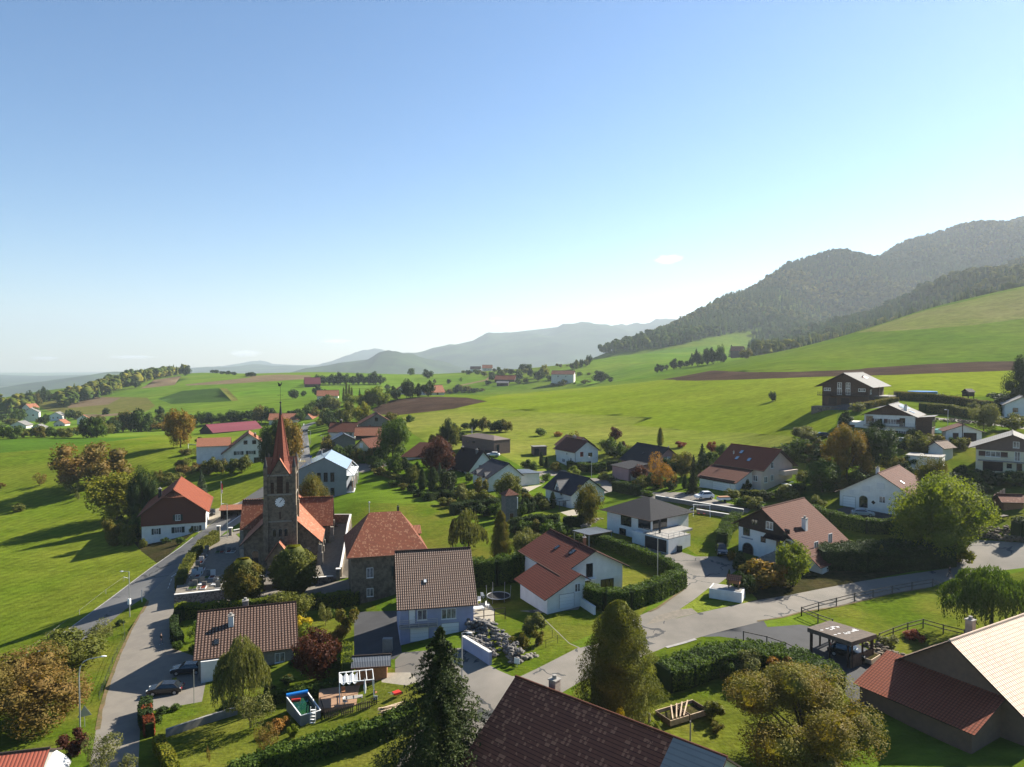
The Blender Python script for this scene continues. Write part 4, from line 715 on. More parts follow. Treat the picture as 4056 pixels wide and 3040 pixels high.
h = House('farmhouse', 'white farmhouse with broad gable behind the orchard, orange side roofs', -98, 261, 20, 15, 12, 7, 11.6, 18.2, 'white_wall', 'tile_orange', ov=.9, og=.9, ro=1.0, zeR=13.6, wins=[
 ('F', 5.0, 3.4, 1.6, 1.3, 's'), ('F', 9.2, 3.4, 1.6, 1.3, 's'), ('F', 7.4, 7.2, 1.2, 1.3, 'k'), ('F', 10.4, 7.2, 1.2, 1.3, 'k'), ('F', 11.5, .1, 2.4, 2.0, 'k'), ('F', 5, .6, 1.4, 1.2, 's')], chim=[(3.2, 1.4, .8, 1.2, 'orange_wood')])
h.gable_wing(-6.0, 8.0, 90, 7, 11, 7.0, 9.2, 'white_wall', 'tile_orange', 'side_wing', .8)
h = House('barn', 'long barn with dark crimson sheet roof in the left meadow', -174, 404, -37, 14, 31, 1, 4.6, 8.6, 'dark_wood', 'sheet_red', cat='barn', ov=.6, wins=[('F', 7, 0, 3, 2.6, 'q')])
h = House('barn', 'barn with pale orange roof just behind the church spire', *at(1122, 1690, 440).xy, 8, 17, 10, 5, 8.6, 12.0, 'pale_wall', 'tile_orange', ridge='x', cat='barn')
h = House('barn', 'small orange-roofed barn at the bend of the main road', *at(1221, 1680, 450).xy, -20, 7, 9, 5, 8.0, 11.2, 'pale_wall', 'tile_orange', cat='barn')
# distant houses: (px, py of the base, metres ahead, width, depth, wall height, roof rise, yaw, wall, roof, label)
FAR = [(122,1658,680,13,10,6,4,25,'white_wall','tile_grey','small white house below the maize field, left edge'),
 (221,1667,670,11,9,5,3,10,'white_wall','tile_grey','white box house left of the round trees, far left'),
 (104,1634,760,12,10,5,4,-20,'pale_wall','tile_orange','orange-roofed house beside the tall pale tree, far left'),
 (72,1712,560,12,9,3,3,5,'pale_wall','tile_grey','low grey-roofed house in the trees at the left edge'),
 (330,1682,600,9,7,5,3,30,'white_wall','tile_orange','little white house half hidden by dark trees'),
 (235,1697,580,9,7,4,3,0,'pale_wall','tile_orange','low orange-roofed house in the left valley'),
 (150,1708,545,9,6,3,2,10,'white_wall','tile_grey','low white shed roof in the left valley trees'),
 (312,1572,1000,11,8,3,4,0,'pale_wall','tile_orange','red-roofed hut at the edge of the dark wood'),
 (1239,1574,820,17,12,4,7,20,'dark_wood','sheet_red','dark red-roofed farm among trees on the green hill'),
 (1298,1640,560,16,9,3,4,10,'pale_wall','tile_orange','orange roof peeping over the trees beyond the road bend'),
 (1602,1583,520,12,9,3,4,15,'pale_wall','tile_orange','small orange-roofed house beneath the round dark trees'),
 (1722,1572,505,15,10,3.4,4.6,30,'pale_wall','tile_orange','pinkish gabled house right of the round dark trees'),
 (1883,1492,1150,16,11,5,4,0,'white_wall','tile_darkbrown','white farm with dark roof on the far green crest'),
 (1930,1490,1180,16,11,5,5,0,'pale_wall','tile_orange','orange-roofed farmhouse on the far green crest'),
 (1998,1519,900,26,14,5,5,-15,'dark_wood','tile_red','red-roofed farm with open sheds in the far hollow'),
 (1990,1527,860,14,7,3,2,-10,'dark_wood','tile_grey','low grey shed before the red-roofed farm'),
 (2228,1500,820,26,16,5,4,-12,'pale_wall','tile_redbrown','wide pale barn with brown roof in the far hollow'),
 (2050,1462,1350,16,10,5,5,-10,'pale_wall','tile_orange','far orange house, highest in the hillside hamlet'),
 (1980,1480,1280,12,9,5,3,0,'white_wall','tile_grey','far white house beside the hamlet trees'),
 (2918,1402,860,14,10,4,5,-30,'dark_wood','tile_orange','pink-roofed house beside the conifer below the wooded hill'),
 (4050,1655,215,9,9,4,2.4,-30,'white_wall','tile_grey','white house corner at the right edge above the lane')]
for px_, py_, d_, w_, l_, hw, hr_, yw, wl, rf, lb in FAR:
    p = at(px_, py_, d_); zb_ = gz(p.x, p.y)
    if abs(zb_ - p.z) > 12: p.z = zb_
    z0 = p.z if p.z > zb_ - 2 else zb_
    House('house', lb, p.x, p.y, yw, w_, l_, z0, z0 + hw, z0 + hw + hr_, wl, rf, ridge='x' if w_ > l_ + 3 else 'y', wins=[('L' if w_ > l_ + 3 else 'F', w_ * .3, hw * .4, 1.2, 1.2, 'k'), ('L' if w_ > l_ + 3 else 'F', w_ * .65, hw * .4, 1.2, 1.2, 'k')])
# ---------------------------------------------------------------- trees, bushes and hedges
def foliage(name, c1, c2, c3, tr=.28):
    c1, c2, c3 = [tuple(v * q for v, q in zip(c, (.96, .96, .56))) for c in (c1, c2, c3)]
    m = bpy.data.materials.new('foliage_' + name); m.use_nodes = True; t = m.node_tree; L = t.links; b = t.nodes['Principled BSDF']; MATS['f_' + name] = m
    a = N(t, 'ShaderNodeAttribute', attribute_name='tint'); tc = N(t, 'ShaderNodeTexCoord'); oi = N(t, 'ShaderNodeObjectInfo')
    n = N(t, 'ShaderNodeTexNoise', i_Scale=4.0, i_Detail=2); L.new(tc.outputs['Generated'], n.inputs['Vector']); r = N(t, 'ShaderNodeMapRange', i_1=.4, i_2=.62); L.new(n.outputs[0], r.inputs[0])
    x = N(t, 'ShaderNodeMix', data_type='RGBA'); x.inputs[6].default_value = (*c1, 1); x.inputs[7].default_value = (*c2, 1); L.new(a.outputs['Fac'], x.inputs[0])
    y = N(t, 'ShaderNodeMix', data_type='RGBA'); y.inputs[7].default_value = (*c3, 1); L.new(x.outputs[2], y.inputs[6]); q = N(t, 'ShaderNodeMath', operation='MULTIPLY'); q.inputs[1].default_value = .75; L.new(r.outputs[0], q.inputs[0]); L.new(q.outputs[0], y.inputs[0])
    L.new(y.outputs[2], b.inputs['Base Color']); b.inputs['Roughness'].default_value = .7; b.inputs['Specular IOR Level'].default_value = .12
    tl = N(t, 'ShaderNodeBsdfTranslucent'); g = N(t, 'ShaderNodeMix', data_type='RGBA', blend_type='MULTIPLY'); g.inputs[0].default_value = 1; g.inputs[7].default_value = (1.5, 1.5, .6, 1); L.new(y.outputs[2], g.inputs[6]); L.new(g.outputs[2], tl.inputs[0])
    ms = N(t, 'ShaderNodeMixShader'); ms.inputs[0].default_value = tr; L.new(b.outputs[0], ms.inputs[1]); L.new(tl.outputs[0], ms.inputs[2]); L.new(ms.outputs[0], t.nodes['Material Output'].inputs[0])
    return m
foliage('green', (.050, .085, .020), (.085, .125, .028), (.035, .065, .015))
foliage('dark', (.022, .042, .014), (.040, .065, .020), (.016, .030, .012), .2)
foliage('spruce', (.020, .034, .014), (.045, .058, .018), (.014, .026, .012), .15)
foliage('blue', (.055, .080, .080), (.085, .11, .11), (.04, .065, .065), .15)
foliage('olive', (.095, .100, .030), (.140, .140, .040), (.07, .085, .025))
foliage('grey', (.115, .120, .065), (.17, .165, .085), (.085, .095, .05))
foliage('yellow', (.15, .15, .025), (.21, .18, .03), (.10, .12, .02), .35)
foliage('lime', (.11, .14, .025), (.17, .19, .04), (.075, .11, .02), .4)
foliage('brown', (.135, .085, .040), (.20, .12, .055), (.10, .085, .03))
foliage('autumn', (.18, .105, .028), (.26, .15, .035), (.09, .085, .022))
foliage('orange', (.26, .11, .04), (.32, .17, .06), (.15, .09, .03))
foliage('purple', (.055, .018, .020), (.10, .032, .03), (.035, .012, .014))
foliage('red', (.17, .03, .03), (.24, .06, .04), (.10, .03, .02))
foliage('gold', (.42, .30, .02), (.5, .4, .05), (.3, .25, .02))
foliage('maple', (.095, .105, .028), (.17, .145, .04), (.15, .10, .028))
foliage('mixed', (.085, .085, .025), (.17, .12, .035), (.05, .065, .018))
mat('bark', (.10, .075, .055), .95, (.06, .045, .035), 3)
mat('bark_pale', (.36, .33, .28), .9, (.22, .19, .16), 3)
def npmesh(name, V, F, tint):
    me = bpy.data.meshes.new(name); k = F.shape[1]
    me.vertices.add(len(V)); me.vertices.foreach_set('co', V.astype(np.float32).ravel()); me.loops.add(F.size); me.loops.foreach_set('vertex_index', F.astype(np.int32).ravel())
    me.polygons.add(len(F)); me.polygons.foreach_set('loop_start', np.arange(0, F.size, k, dtype=np.int32)); me.polygons.foreach_set('loop_total', np.full(len(F), k, np.int32))
    a = me.attributes.new('tint', 'FLOAT', 'FACE'); a.data.foreach_set('value', tint.astype(np.float32)); me.update(calc_edges=True); return me
def quads(P, Nn, s, g, long=1.3):
    """leaf quads at P, facing roughly along Nn, half size s"""
    n = len(P); r = g.normal(size=(n, 3)); nn = Nn + r * .75; nn /= np.linalg.norm(nn, axis=1)[:, None] + 1e-9
    a = np.cross(nn, g.normal(size=(n, 3))); a /= np.linalg.norm(a, axis=1)[:, None] + 1e-9; b = np.cross(nn, a); s = (s * g.uniform(.6, 1.35, n))[:, None]
    V = np.stack([P - a * s * long, P - b * s * .8 + nn * s * .25, P + a * s * long, P + b * s * .8 + nn * s * .25], 1).reshape(-1, 3)
    return V, np.arange(4 * n).reshape(n, 4), g.random(n)
def crown_pts(kind, n, g):
    if kind in ('round', 'sparse', 'bush', 'oval', 'twin', 'flat'):
        cb = {'round': .22, 'sparse': .30, 'bush': .0, 'oval': .18, 'heart': .12, 'twin': .15, 'flat': .30}[kind]; m = {'sparse': 12, 'bush': 9}.get(kind, 22)
        C_ = []; rr = []
        while len(C_) < m:
            p = g.uniform(-1, 1, 3)
            if np.linalg.norm(p) > .95: continue
            x, y, z = p[0] * .36, p[1] * .36, cb + (1 - cb) * (.5 + p[2] * .36); t = (z - cb) / (1 - cb)
            if kind == 'heart':
                k = .35 + 1.0 * min(1, t * 1.5); x *= k; y *= k
            if kind == 'oval': k = .6 + .75 * math.sin(math.pi * min(1, t + .15)); x *= k; y *= k
            if kind == 'twin': x = x * .55 + (.24 if len(C_) % 2 else -.24); z = cb + (z - cb) * (1 if len(C_) % 2 else .97)
            C_.append((x, y, z)); rr.append(g.uniform(.13, .20) * (.8 if kind == 'twin' else 1) * (.85 if kind in ('sparse', 'heart') else 1))
        C_ = np.array(C_); rr = np.array(rr); P = []; Q = []
        while sum(len(p) for p in P) < n:
            i = g.integers(0, m, n); d = g.normal(size=(n, 3)); d /= np.linalg.norm(d, axis=1)[:, None]; rad = g.uniform(.45, 1.08, n) ** .6
            p = C_[i] + d * rr[i][:, None] * rad[:, None]; p[:, 2] = np.where(p[:, 2] < 0, -p[:, 2] * .3, p[:, 2])
            dist = np.linalg.norm(p[:, None] - C_[None], axis=2) / rr[None]; dist[np.arange(n), i] = 9; keep = dist.min(1) > .72
            P.append(p[keep]); Q.append(d[keep] + np.array([0, 0, .25]))
        return np.concatenate(P)[:n], np.concatenate(Q)[:n], C_
    if kind == 'heart':
        t = g.random(n) ** .8; a = g.uniform(0, 2 * math.pi, n); r = .47 * np.sin(math.pi * np.clip(t * .80 + .13, 0, 1)) ** .62 * (1 + .11 * np.sin(a * 4 + t * 7) + .09 * np.sin(a * 9 - t * 17) + .05 * np.sin(a * 17 + t * 29)) * g.uniform(.78, 1.08, n)
        return np.stack([np.cos(a) * r, np.sin(a) * r, .16 + .84 * t], 1), np.stack([np.cos(a), np.sin(a), t * 1.4 - .5], 1), np.zeros((0, 3))
    if kind in ('poplar', 'thuja', 'hedge'):
        z = g.random(n) ** .9; a = g.uniform(0, 2 * math.pi, n); k = np.array([.8, .6, .4]) if kind == 'poplar' else 0
        r = .5 * np.sqrt(np.clip(1 - z, 0, 1)) * (np.clip(z * 6, .5, 1)) * (1 + .12 * np.sin(a * 5 + z * 20) + .1 * np.sin(z * 37 + a)) * g.uniform(.75, 1.02, n)
        return np.stack([np.cos(a) * r, np.sin(a) * r, z * .98 + .01], 1), np.stack([np.cos(a), np.sin(a), z * 0 + .4], 1), np.zeros((0, 3))
def tree_mesh(kind, n, ls, seed):
    g = np.random.default_rng(seed)
    if kind == 'spruce':
        P = []; D = []; lv = max(9, int(n ** .5 / 3.6)); per = n // lv
        for i in range(lv):
            t = (i + .5) / lv; z0 = .06 + .92 * t; R0 = .5 * (1 - t) ** .85 * g.uniform(.8, 1.12) + .012; nb = max(5, int(14 * (1 - t * .6))); off = g.uniform(0, 6.28); k = int(per * (1.7 - 1.4 * t)) + 6
            bi = g.integers(0, nb, k); a = off + bi * 2 * math.pi / nb + g.normal(0, .09, k); s = g.random(k) ** .6; ln = R0 * (.72 + .42 * np.sin(bi * 2.3 + i * 1.7))
            P.append(np.stack([np.cos(a) * ln * s, np.sin(a) * ln * s, z0 + .03 - s * ln * .42 + g.normal(0, .006, k)], 1)); D.append(np.stack([np.cos(a) * .5, np.sin(a) * .5, np.ones(k)], 1))
        P = np.concatenate(P); D = np.concatenate(D); V, F, T = quads(P, D, ls, g, 1.7); return V, F, T, np.zeros((0, 3))
    if kind == 'willow':
        ns = n // 22; P = []; C_ = []; LB = [(0, 0, .74, .2)] + [(math.cos(q * .785 + seed) * g.uniform(.16, .3), math.sin(q * .785 + seed) * g.uniform(.16, .3), g.uniform(.38, .68), g.uniform(.13, .21)) for q in range(8)]
        for i in range(ns):
            j = i % 9; cx, cy, cz, cr = LB[j]; a = g.uniform(0, 6.283); r = cr * g.random() ** .5; zt = cz + cr * 1.1 * math.sqrt(max(0, 1 - (r / cr) ** 2)) + g.normal(0, .012)
            ln = g.uniform(.10, .42) * (.5 + r / cr) * min(1, zt); k = 22; s = np.linspace(0, 1, k); dx = cx * .25 + math.cos(a) * .05; dy = cy * .25 + math.sin(a) * .05
            z = np.maximum(zt - s * ln, .04 + g.random() * .1); sw = np.sin(s * 2) * .8
            P.append(np.stack([cx + math.cos(a) * r + dx * sw + g.normal(0, .008, k), cy + math.sin(a) * r + dy * sw + g.normal(0, .008, k), z], 1))
        P = np.concatenate(P); n = len(P); r = g.normal(size=(n, 3)); a = np.stack([r[:, 0], r[:, 1], r[:, 2] * .1], 1); a /= np.linalg.norm(a, axis=1)[:, None]
        s = ls * g.uniform(.6, 1.3, n)[:, None]; d = np.array([0, 0, 1.0]) + g.normal(0, .25, (n, 3)); V = np.stack([P - d * s * 2, P - a * s * .7, P + d * s * 2, P + a * s * .7], 1).reshape(-1, 3)
        return V, np.arange(4 * n).reshape(n, 4), g.random(n), np.zeros((0, 3))
    P, D, C_ = crown_pts(kind, n, g)
    if len(C_):
        lo, hi = np.percentile(P, 1, 0), np.percentile(P, 99, 0); cb = {'bush': 0, 'sparse': .16, 'heart': .2, 'flat': .2}.get(kind, .1); sc = np.array([1 / (hi[0] - lo[0]), 1 / (hi[1] - lo[1]), (1 - cb) / (hi[2] - lo[2])]); of_ = np.array([(hi[0] + lo[0]) / 2, (hi[1] + lo[1]) / 2, lo[2]]); P = (P - of_) * sc + np.array([0, 0, cb]); C_ = (C_ - of_) * sc + np.array([0, 0, cb])
    V, F, T = quads(P, D, ls, g)
    if kind in ('round', 'bush', 'oval', 'twin', 'heart', 'thuja', 'poplar'):     # inner foliage as solid, darker balls, added to block light and deepen shadows
        if len(C_): cc = [(c, (.095 if kind != 'bush' else .12) * (1 / sc[0] * .0 + 1) * 1.25) for c in C_]
        else: cc = [((0, 0, .16 + .84 * q if kind == 'heart' else q), (.36 * math.sin(math.pi * min(1, q * .8 + .13)) ** .62 if kind == 'heart' else .34 * math.sqrt(1 - q))) for q in np.linspace(.12, .86, 7)]
        b = MB()
        for c, r_ in cc: b.ball(c, r_, 8, 5)
        bv = np.array([tuple(q) for q in b.v]); bv += g.normal(0, .014, bv.shape); q4 = [f if len(f) == 4 else (f[0], f[1], f[2], f[2]) for f in b.f]
        q4 = np.array([f for f in q4 if f[2] != f[3]]); V = np.concatenate([V, bv]); F = np.concatenate([F, q4 + len(T) * 4]); T = np.concatenate([T, g.random(len(q4)) * .4])
    return V, F, T, C_
ASP = {'round': .9, 'sparse': .9, 'bush': 1.2, 'oval': .7, 'heart': .85, 'twin': 1.35, 'flat': 1.3, 'poplar': .3, 'thuja': .45, 'spruce': .5, 'willow': .8}
LOD = [(0, 420, .055), (34, 1300, .034), (95, 4800, .0185), (190, 17000, .0102), (340, 42000, .0062)]
PROTO = {}
def proto(kind, hp, seed):
    li = max(i for i, l in enumerate(LOD) if hp >= l[0]); seed = seed % (3 if li < 4 else 9); key = (kind, li, seed)
    if key not in PROTO:
        n, ls = LOD[li][1:]
        if kind in ('sparse',): n = int(n * .6)
        if kind == 'heart': n = int(n * 1.7)
        if kind in ('thuja', 'poplar'): n = int(n * 1.1); ls *= .9
        if kind in ('bush',): n = int(n * .9); ls *= 1.25
        if kind == 'spruce': n = int(n * 1.3); ls *= .95
        if kind == 'willow': n = int(n * 1.5); ls *= .8
        V, F, T, C_ = tree_mesh(kind, n, ls, 11 + seed * 7 + li); A = ASP[kind]; V = V * np.array([A, A, 1]) if kind not in ('x',) else V
        if kind in ('poplar', 'thuja', 'spruce'): V = V * np.array([1, 1, 1])
        cm = npmesh('crown', V, F, T); cm.materials.append(M_('f_green'))
        # trunk and limbs; the object is scaled by height, so x and y already carry the aspect
        g = random.Random(seed + 5); b = MB(); r0 = .016 if kind != 'twin' else .03; sd_ = 6 if li > 1 else 4
        if kind not in ('bush',):
            top = .5 if kind not in ('spruce', 'poplar', 'thuja') else .95
            b.tube([(0, 0, -.06), (.004, .003, .12), (.01 * g.uniform(-1, 1), .01, .3), (.02 * g.uniform(-1, 1), .01, top)], [r0 * 1.3, r0, r0 * .8, r0 * .35], sd_)
            for c in list(C_)[:(7 if li < 3 else 16)]:
                c = Vector(c); c.x *= A; c.y *= A; z0 = .16 + .2 * g.random() if kind != 'twin' else .10; b.tube([(0, 0, z0), (c.x * .45, c.y * .45, (z0 + c.z) / 2 - .02), tuple(c)], [r0 * .5, r0 * .33, r0 * .12], sd_ - 1)
        else:
            for c in list(C_)[:5]: b.tube([(0, 0, -.05), (c[0] * A * .5, c[1] * A * .5, c[2] * .5), (c[0] * A, c[1] * A, c[2])], [.02, .014, .005], 4)
        tm = bpy.data.meshes.new('trunk'); tm.from_pydata(b.v, [], b.f); tm.materials.append(M_('bark')); tm.polygons.foreach_set('use_smooth', [True] * len(tm.polygons)); tm.update()
        PROTO[key] = (cm, tm)
    return PROTO[key]
_tn = [0]
def plant(x, y, z, h, w, kind, col, label, cat='tree', group=None, name=None, hp=None, bark='bark', yaw=None):
    _tn[0] += 1; sd_ = _tn[0]; hp = hp or h / y * FPX; cm, tm = proto(kind, hp, sd_); A = ASP[kind]
    nm = name or {'spruce': 'conifer_tree', 'bush': 'bush', 'thuja': 'cypress_tree', 'willow': 'willow_tree', 'poplar': 'poplar_tree', 'sparse': 'fruit_tree'}.get(kind, 'tree')
    o = empty(nm, (x, y, z), yaw if yaw is not None else rnd.uniform(0, 6.28), label=label, cat=cat, group=group); k = w / (h * A); o.scale = (h * k, h * k, h)
    for part_, me, m in (('crown', cm, 'f_' + col), ('trunk', tm, bark)):
        c = link(bpy.data.objects.new(part_, me), o); c.material_slots[0].link = 'OBJECT'; c.material_slots[0].material = M_(m)
    return o
ZN = {'A': (0,1350,.4521), 'B': (900,1350,.4521), 'C': (1800,1350,.4521), 'D': (2600,1350,.3617), 'E': (3256,1350,.3617), 'F': (0,1750,.4221), 'G': (800,1650,.3318), 'H': (1400,1650,.3318), 'I': (2000,1650,.3318),
 'J': (2600,1650,.3318), 'K': (3200,1650,.387), 'L': (0,2300,.4462), 'M': (650,2150,.3318), 'N': (550,2500,.3257), 'O': (1050,2500,.3257), 'P': (1500,2100,.3618), 'Q': (2200,2100,.3618), 'R': (2900,2100,.5226), 'S': (2300,2500,.4521), '-': (0,0,1)}
def zp(z, x, y): a, b, s = ZN[z]; return a + x * s, b + y * s
def T(z, x, yb, yt, w_, kind, col, label, cat='tree', group=None, d=None, **k):
    px, pb = zp(z, x, yb); hpx = (yb - yt) * ZN[z][2]; wpx = w_ * ZN[z][2]
    p = gnd(px, pb) if d is None else at(px, pb, d)
    if d is not None: p.z = gz(p.x, p.y); q = at(px, zp(z, x, yt)[1], d); h = q.z - p.z; hpx = h / d * FPX
    else: h = hpx / FPX * p.y * 1.03
    return plant(p.x, p.y, p.z - .05, h, wpx / FPX * p.y, kind, col, label, cat, group, hp=hpx, **k)
# --- one of a kind trees near the camera
T('F',850,415,20,560,'twin','brown','huge autumn-brown tree with two round crowns in the left meadow', yaw=0)
T('F',1100,730,305,560,'round','yellow','large yellow-green walnut tree beside the white farmhouse, pale bare limbs')
T('F',1345,600,260,250,'oval','dark','dark spiky tree directly behind the white farmhouse', d=205)
T('F',665,488,330,150,'sparse','grey','small grey-green fruit tree below the two-crowned brown tree')
T('F',372,415,300,110,'sparse','brown','thin reddish sapling standing alone in the left meadow')
T('F',735,555,470,50,'sparse','grey','tiny sapling between grey fruit tree and walnut')
T('F',175,655,585,100,'bush','olive','small olive bush alone on the grass at far left','bush')
T('F',5,440,385,70,'bush','brown','reddish little bush cut by the left edge','bush')
T('F',1060,975,735,170,'bush','mixed','reddish-green bush under the walnut, left of the farmhouse garden','bush')
T('F',1215,965,780,170,'bush','olive','olive bush in front of the white farmhouse wall, middle of three','bush')
T('F',1315,925,800,110,'bush','dark','dark round bush touching the white farmhouse corner','bush')
T('F',1492,388,275,100,'round','mixed','small round reddish tree behind the farmhouse roof')
T('F',1620,385,290,180,'bush','olive','wide olive bush above the farmhouse roof','bush')
T('F',1890,530,270,160,'spruce','blue','blue spruce beside the carport roof', bark='bark')
T('A',1582,935,615,220,'oval','autumn','tall golden-brown tree with bare trunk on the left meadow crest')
T('B',400,1060,700,230,'round','dark','dark chestnut tree left of the church spire', d=246)
T('B',560,1060,690,250,'round','autumn','orange-brown chestnut tree right of the church spire', d=250)
T('B',740,1340,1180,280,'round','mixed','round rust-tinged tree behind the church nave', d=170)
T('H',1000,680,260,400,'round','purple','large purple-leaved tree in the middle of the village')
T('H',470,500,50,430,'round','green','tall grey-green leafy tree beside the yellow gabled house')
T('H',500,700,440,200,'oval','green','dense upright green tree by the parked cars')
T('H',1130,350,40,200,'oval','dark','dark tall tree left of the brown modern house')
T('H',1190,360,130,130,'oval','olive','yellow-olive young tree beside the dark tall tree')
T('H',985,370,215,170,'round','olive','round olive tree behind the purple tree')
T('H',700,800,590,170,'round','olive','olive round tree below the purple tree, left of the dark cypresses')
T('H',820,870,630,130,'thuja','dark','slim dark cypress, left of the two largest')
T('H',950,880,610,190,'thuja','dark','broad dark cypress in the middle of the evergreen group')
T('H',1030,760,555,110,'spruce','blue','small blue spruce behind the dark cypresses')
T('H',1130,930,655,220,'bush','spruce','big round blue-green evergreen ball, right of the cypresses','bush')
T('H',1020,925,805,110,'bush','lime','light green shrub at the foot of the evergreens','bush')
T('H',1840,1000,680,330,'round','olive','round leafy tree before the white mono-pitch house')
T('H',1520,960,745,160,'bush','mixed','reddish bush at the corner of the white mono-pitch house','bush')
T('H',1345,1020,830,270,'bush','grey','pale grey-green shrub mass left of the white mono-pitch house','bush')
T('H',1530,1080,880,300,'bush','olive','wide olive shrub below the white mono-pitch house','bush')
T('H',1370,1640,1095,550,'willow','grey','pale weeping willow behind the blue-grey house')
T('H',1760,1640,1115,290,'thuja','mixed','tall bronze-green cypress right of the pale willow', d=131)
T('H',2030,1640,1340,230,'round','grey','silver-green round tree right of the bronze cypress')
T('I',560,1500,1260,260,'bush','green','green shrub mass under the white villa carport','bush')
T('I',1010,1300,835,300,'oval','mixed','reddish-brown leafy tree before the navy-roofed house')
T('I',1860,865,450,290,'sparse','orange','orange autumn birch before the pink house', bark='bark_pale')
T('I',1590,760,590,210,'round','purple','small purple tree against the pink house wall')
T('I',1320,290,135,150,'round','purple','small dark red tree behind the hedge, right of the tall white house')
T('I',1230,440,255,190,'round','green','round green tree right of the tall white house')
T('I',1855,345,135,100,'poplar','yellow','slender yellow poplar on the meadow edge above the pink house')
T('I',430,235,145,130,'round','green','single round tree on the lawn above the brown modern house')
T('I',630,240,185,100,'bush','orange','orange bush right of the single round tree','bush')
T('I',820,270,190,140,'round','mixed','round tree just behind the tall white house roof', d=232)
T('I',435,590,425,75,'thuja','dark','narrow black-green cypress left of the tall white house')
T('I',500,610,485,80,'thuja','dark','shorter black-green cypress left of the tall white house')
T('I',1035,545,450,120,'round','mixed','rusty round bush before the tall white house front','bush')
T('I',800,730,600,190,'bush','lime','pale green bush right of the navy roof ridge','bush')
T('I',500,770,680,110,'bush','green','round green bush by the mono-pitch house garage','bush')
T('I',570,1090,905,110,'thuja','dark','dark cypress at the corner of the navy-roofed house')
T('I',430,1100,930,230,'bush','olive','olive shrub left of the navy-roofed house','bush')
T('I',1700,960,880,140,'bush','green','green shrub behind the modern villa roof','bush')
T('J',300,370,300,120,'bush','red','crimson shrub on the meadow edge above the pink house','bush')
T('J',660,430,305,120,'round','red','crimson round tree left of the beige house roof')
T('J',545,560,330,180,'spruce','dark','dark spruce left of the beige house')
T('J',440,920,470,200,'spruce','spruce','tall dark spruce between pink and beige houses')
T('J',610,700,440,220,'oval','dark','dark leafy tree beside the tall dark spruce')
T('J',300,640,430,260,'round','mixed','rusty olive tree right of the pink house', d=188)
T('J',60,870,730,60,'sparse','brown','thin bare tree by the lane bend')
T('J',340,860,700,90,'thuja','dark','black-green cypress by the beige house drive')
T('J',770,480,330,140,'round','green','green tree behind the beige house roof, left end')
T('J',1130,1100,960,230,'bush','olive','low olive bushes below the beige house corner','bush')
T('J',1060,900,760,140,'bush','dark','dark shrub against the beige house wall','bush')
T('J',1580,1000,820,330,'bush','olive','broad olive bushes under the white awning','bush')
T('J',1720,490,270,230,'round','green','small-leaved green tree above the beige house, on the lawn')
T('J',1780,290,130,280,'round','grey','grey-green tree on the edge of the bright meadow')
T('J',1600,400,320,220,'bush','green','green shrub belt behind the beige house','bush')
T('J',1980,900,560,420,'round','green','broad green tree in front of the golden tree')
T('J',1920,1110,950,180,'round','olive','olive fruit tree behind the red-brown roof')
T('J',1640,1750,1510,330,'round','lime','bright lime-green small tree before the timber-gabled house')
T('K',400,640,115,430,'oval','autumn','large golden-orange dome-shaped tree left of the white two-storey house')
T('K',680,540,130,400,'round','dark','broad dark green tree right of the golden tree')
T('K',1150,400,170,200,'round','olive','yellow-olive tree above the white flat garage')
T('K',1270,350,190,230,'bush','mixed','rust-green shrub beside the tiny tiled shed','bush')
T('K',1800,150,-120,260,'round','grey','spreading grey-green tree on the lawn above the small garage')
T('K',2090,150,-20,250,'round','olive','olive tree on the lawn at right','tree')
T('K',1270,700,430,330,'round','mixed','green-brown tree behind the large light-green tree', d=139)
T('K',1370,1440,620,850,'round','lime','very large light green maple beside the road')
T('K',1560,1510,1330,250,'bush','yellow','yellow-green bush at the foot of the large maple','bush')
T('K',170,740,480,330,'bush','green','green shrub mass left of the long white house','bush')
T('K',1870,960,870,80,'bush','dark','clipped dark ball at the end of the garden hedge','bush')
T('E',2230,620,190,360,'oval','dark','tall dark tree cut by the right edge above the lane', d=232)
T('E',2010,700,580,380,'bush','dark','dark shrub mass beneath the tall tree at right edge','bush')
T('E',240,940,780,170,'bush','dark','dark round bush left of the white two-storey house','bush')
T('E',390,770,680,150,'bush','grey','grey round shrub below the timber chalet','bush')
T('D',1270,665,560,80,'round','dark','small dark tree on the terrace lawn left of the timber chalet')
T('D',1620,1085,950,260,'round','grey','grey-green tree at the foot of the bright meadow')
# clipped limes at the church gate, house lower left
T('M',950,765,235,500,'heart','mixed','heart-shaped clipped tree left of the church gate, golden on top')
T('M',1550,640,90,560,'heart','olive','heart-shaped clipped tree right of the church gate, hiding the church door')
T('M',1530,960,590,470,'round','olive','round olive tree behind the speckled brown roof')
T('M',1640,1020,885,200,'bush','gold','golden yellow bush beside the speckled brown roof','bush')
T('M',1640,1250,990,270,'bush','lime','bright green bush beside the speckled brown roof','bush')
T('M',1830,1660,1090,520,'round','purple','dense dark purple tree in the garden, lower left')
T('M',2060,1300,1010,200,'bush','orange','rusty hedge bush above the purple tree','bush')
T('M',360,1170,950,150,'sparse','green','small garden tree left of the speckled brown roof')
T('M',350,1310,1210,110,'bush','lime','small light shrub at the drive, left of the speckled roof','bush')
T('M',940,2100,1080,760,'willow','grey','weeping willow in front of the speckled brown roof')
T('N',1355,1180,760,470,'sparse','grey','slender young tree on the lawn left of the pool')
T('N',1545,1525,1150,270,'sparse','brown','thin nearly bare young tree on the lower lawn')
T('N',1720,1210,1060,200,'bush','orange','rust-coloured round bush near the pool ladder','bush')
T('N',1865,1300,1150,120,'bush','lime','small variegated bush on the lawn below the pool','bush')
T('N',845,1620,1400,40,'sparse','brown','knee-high sapling on the lower lawn')
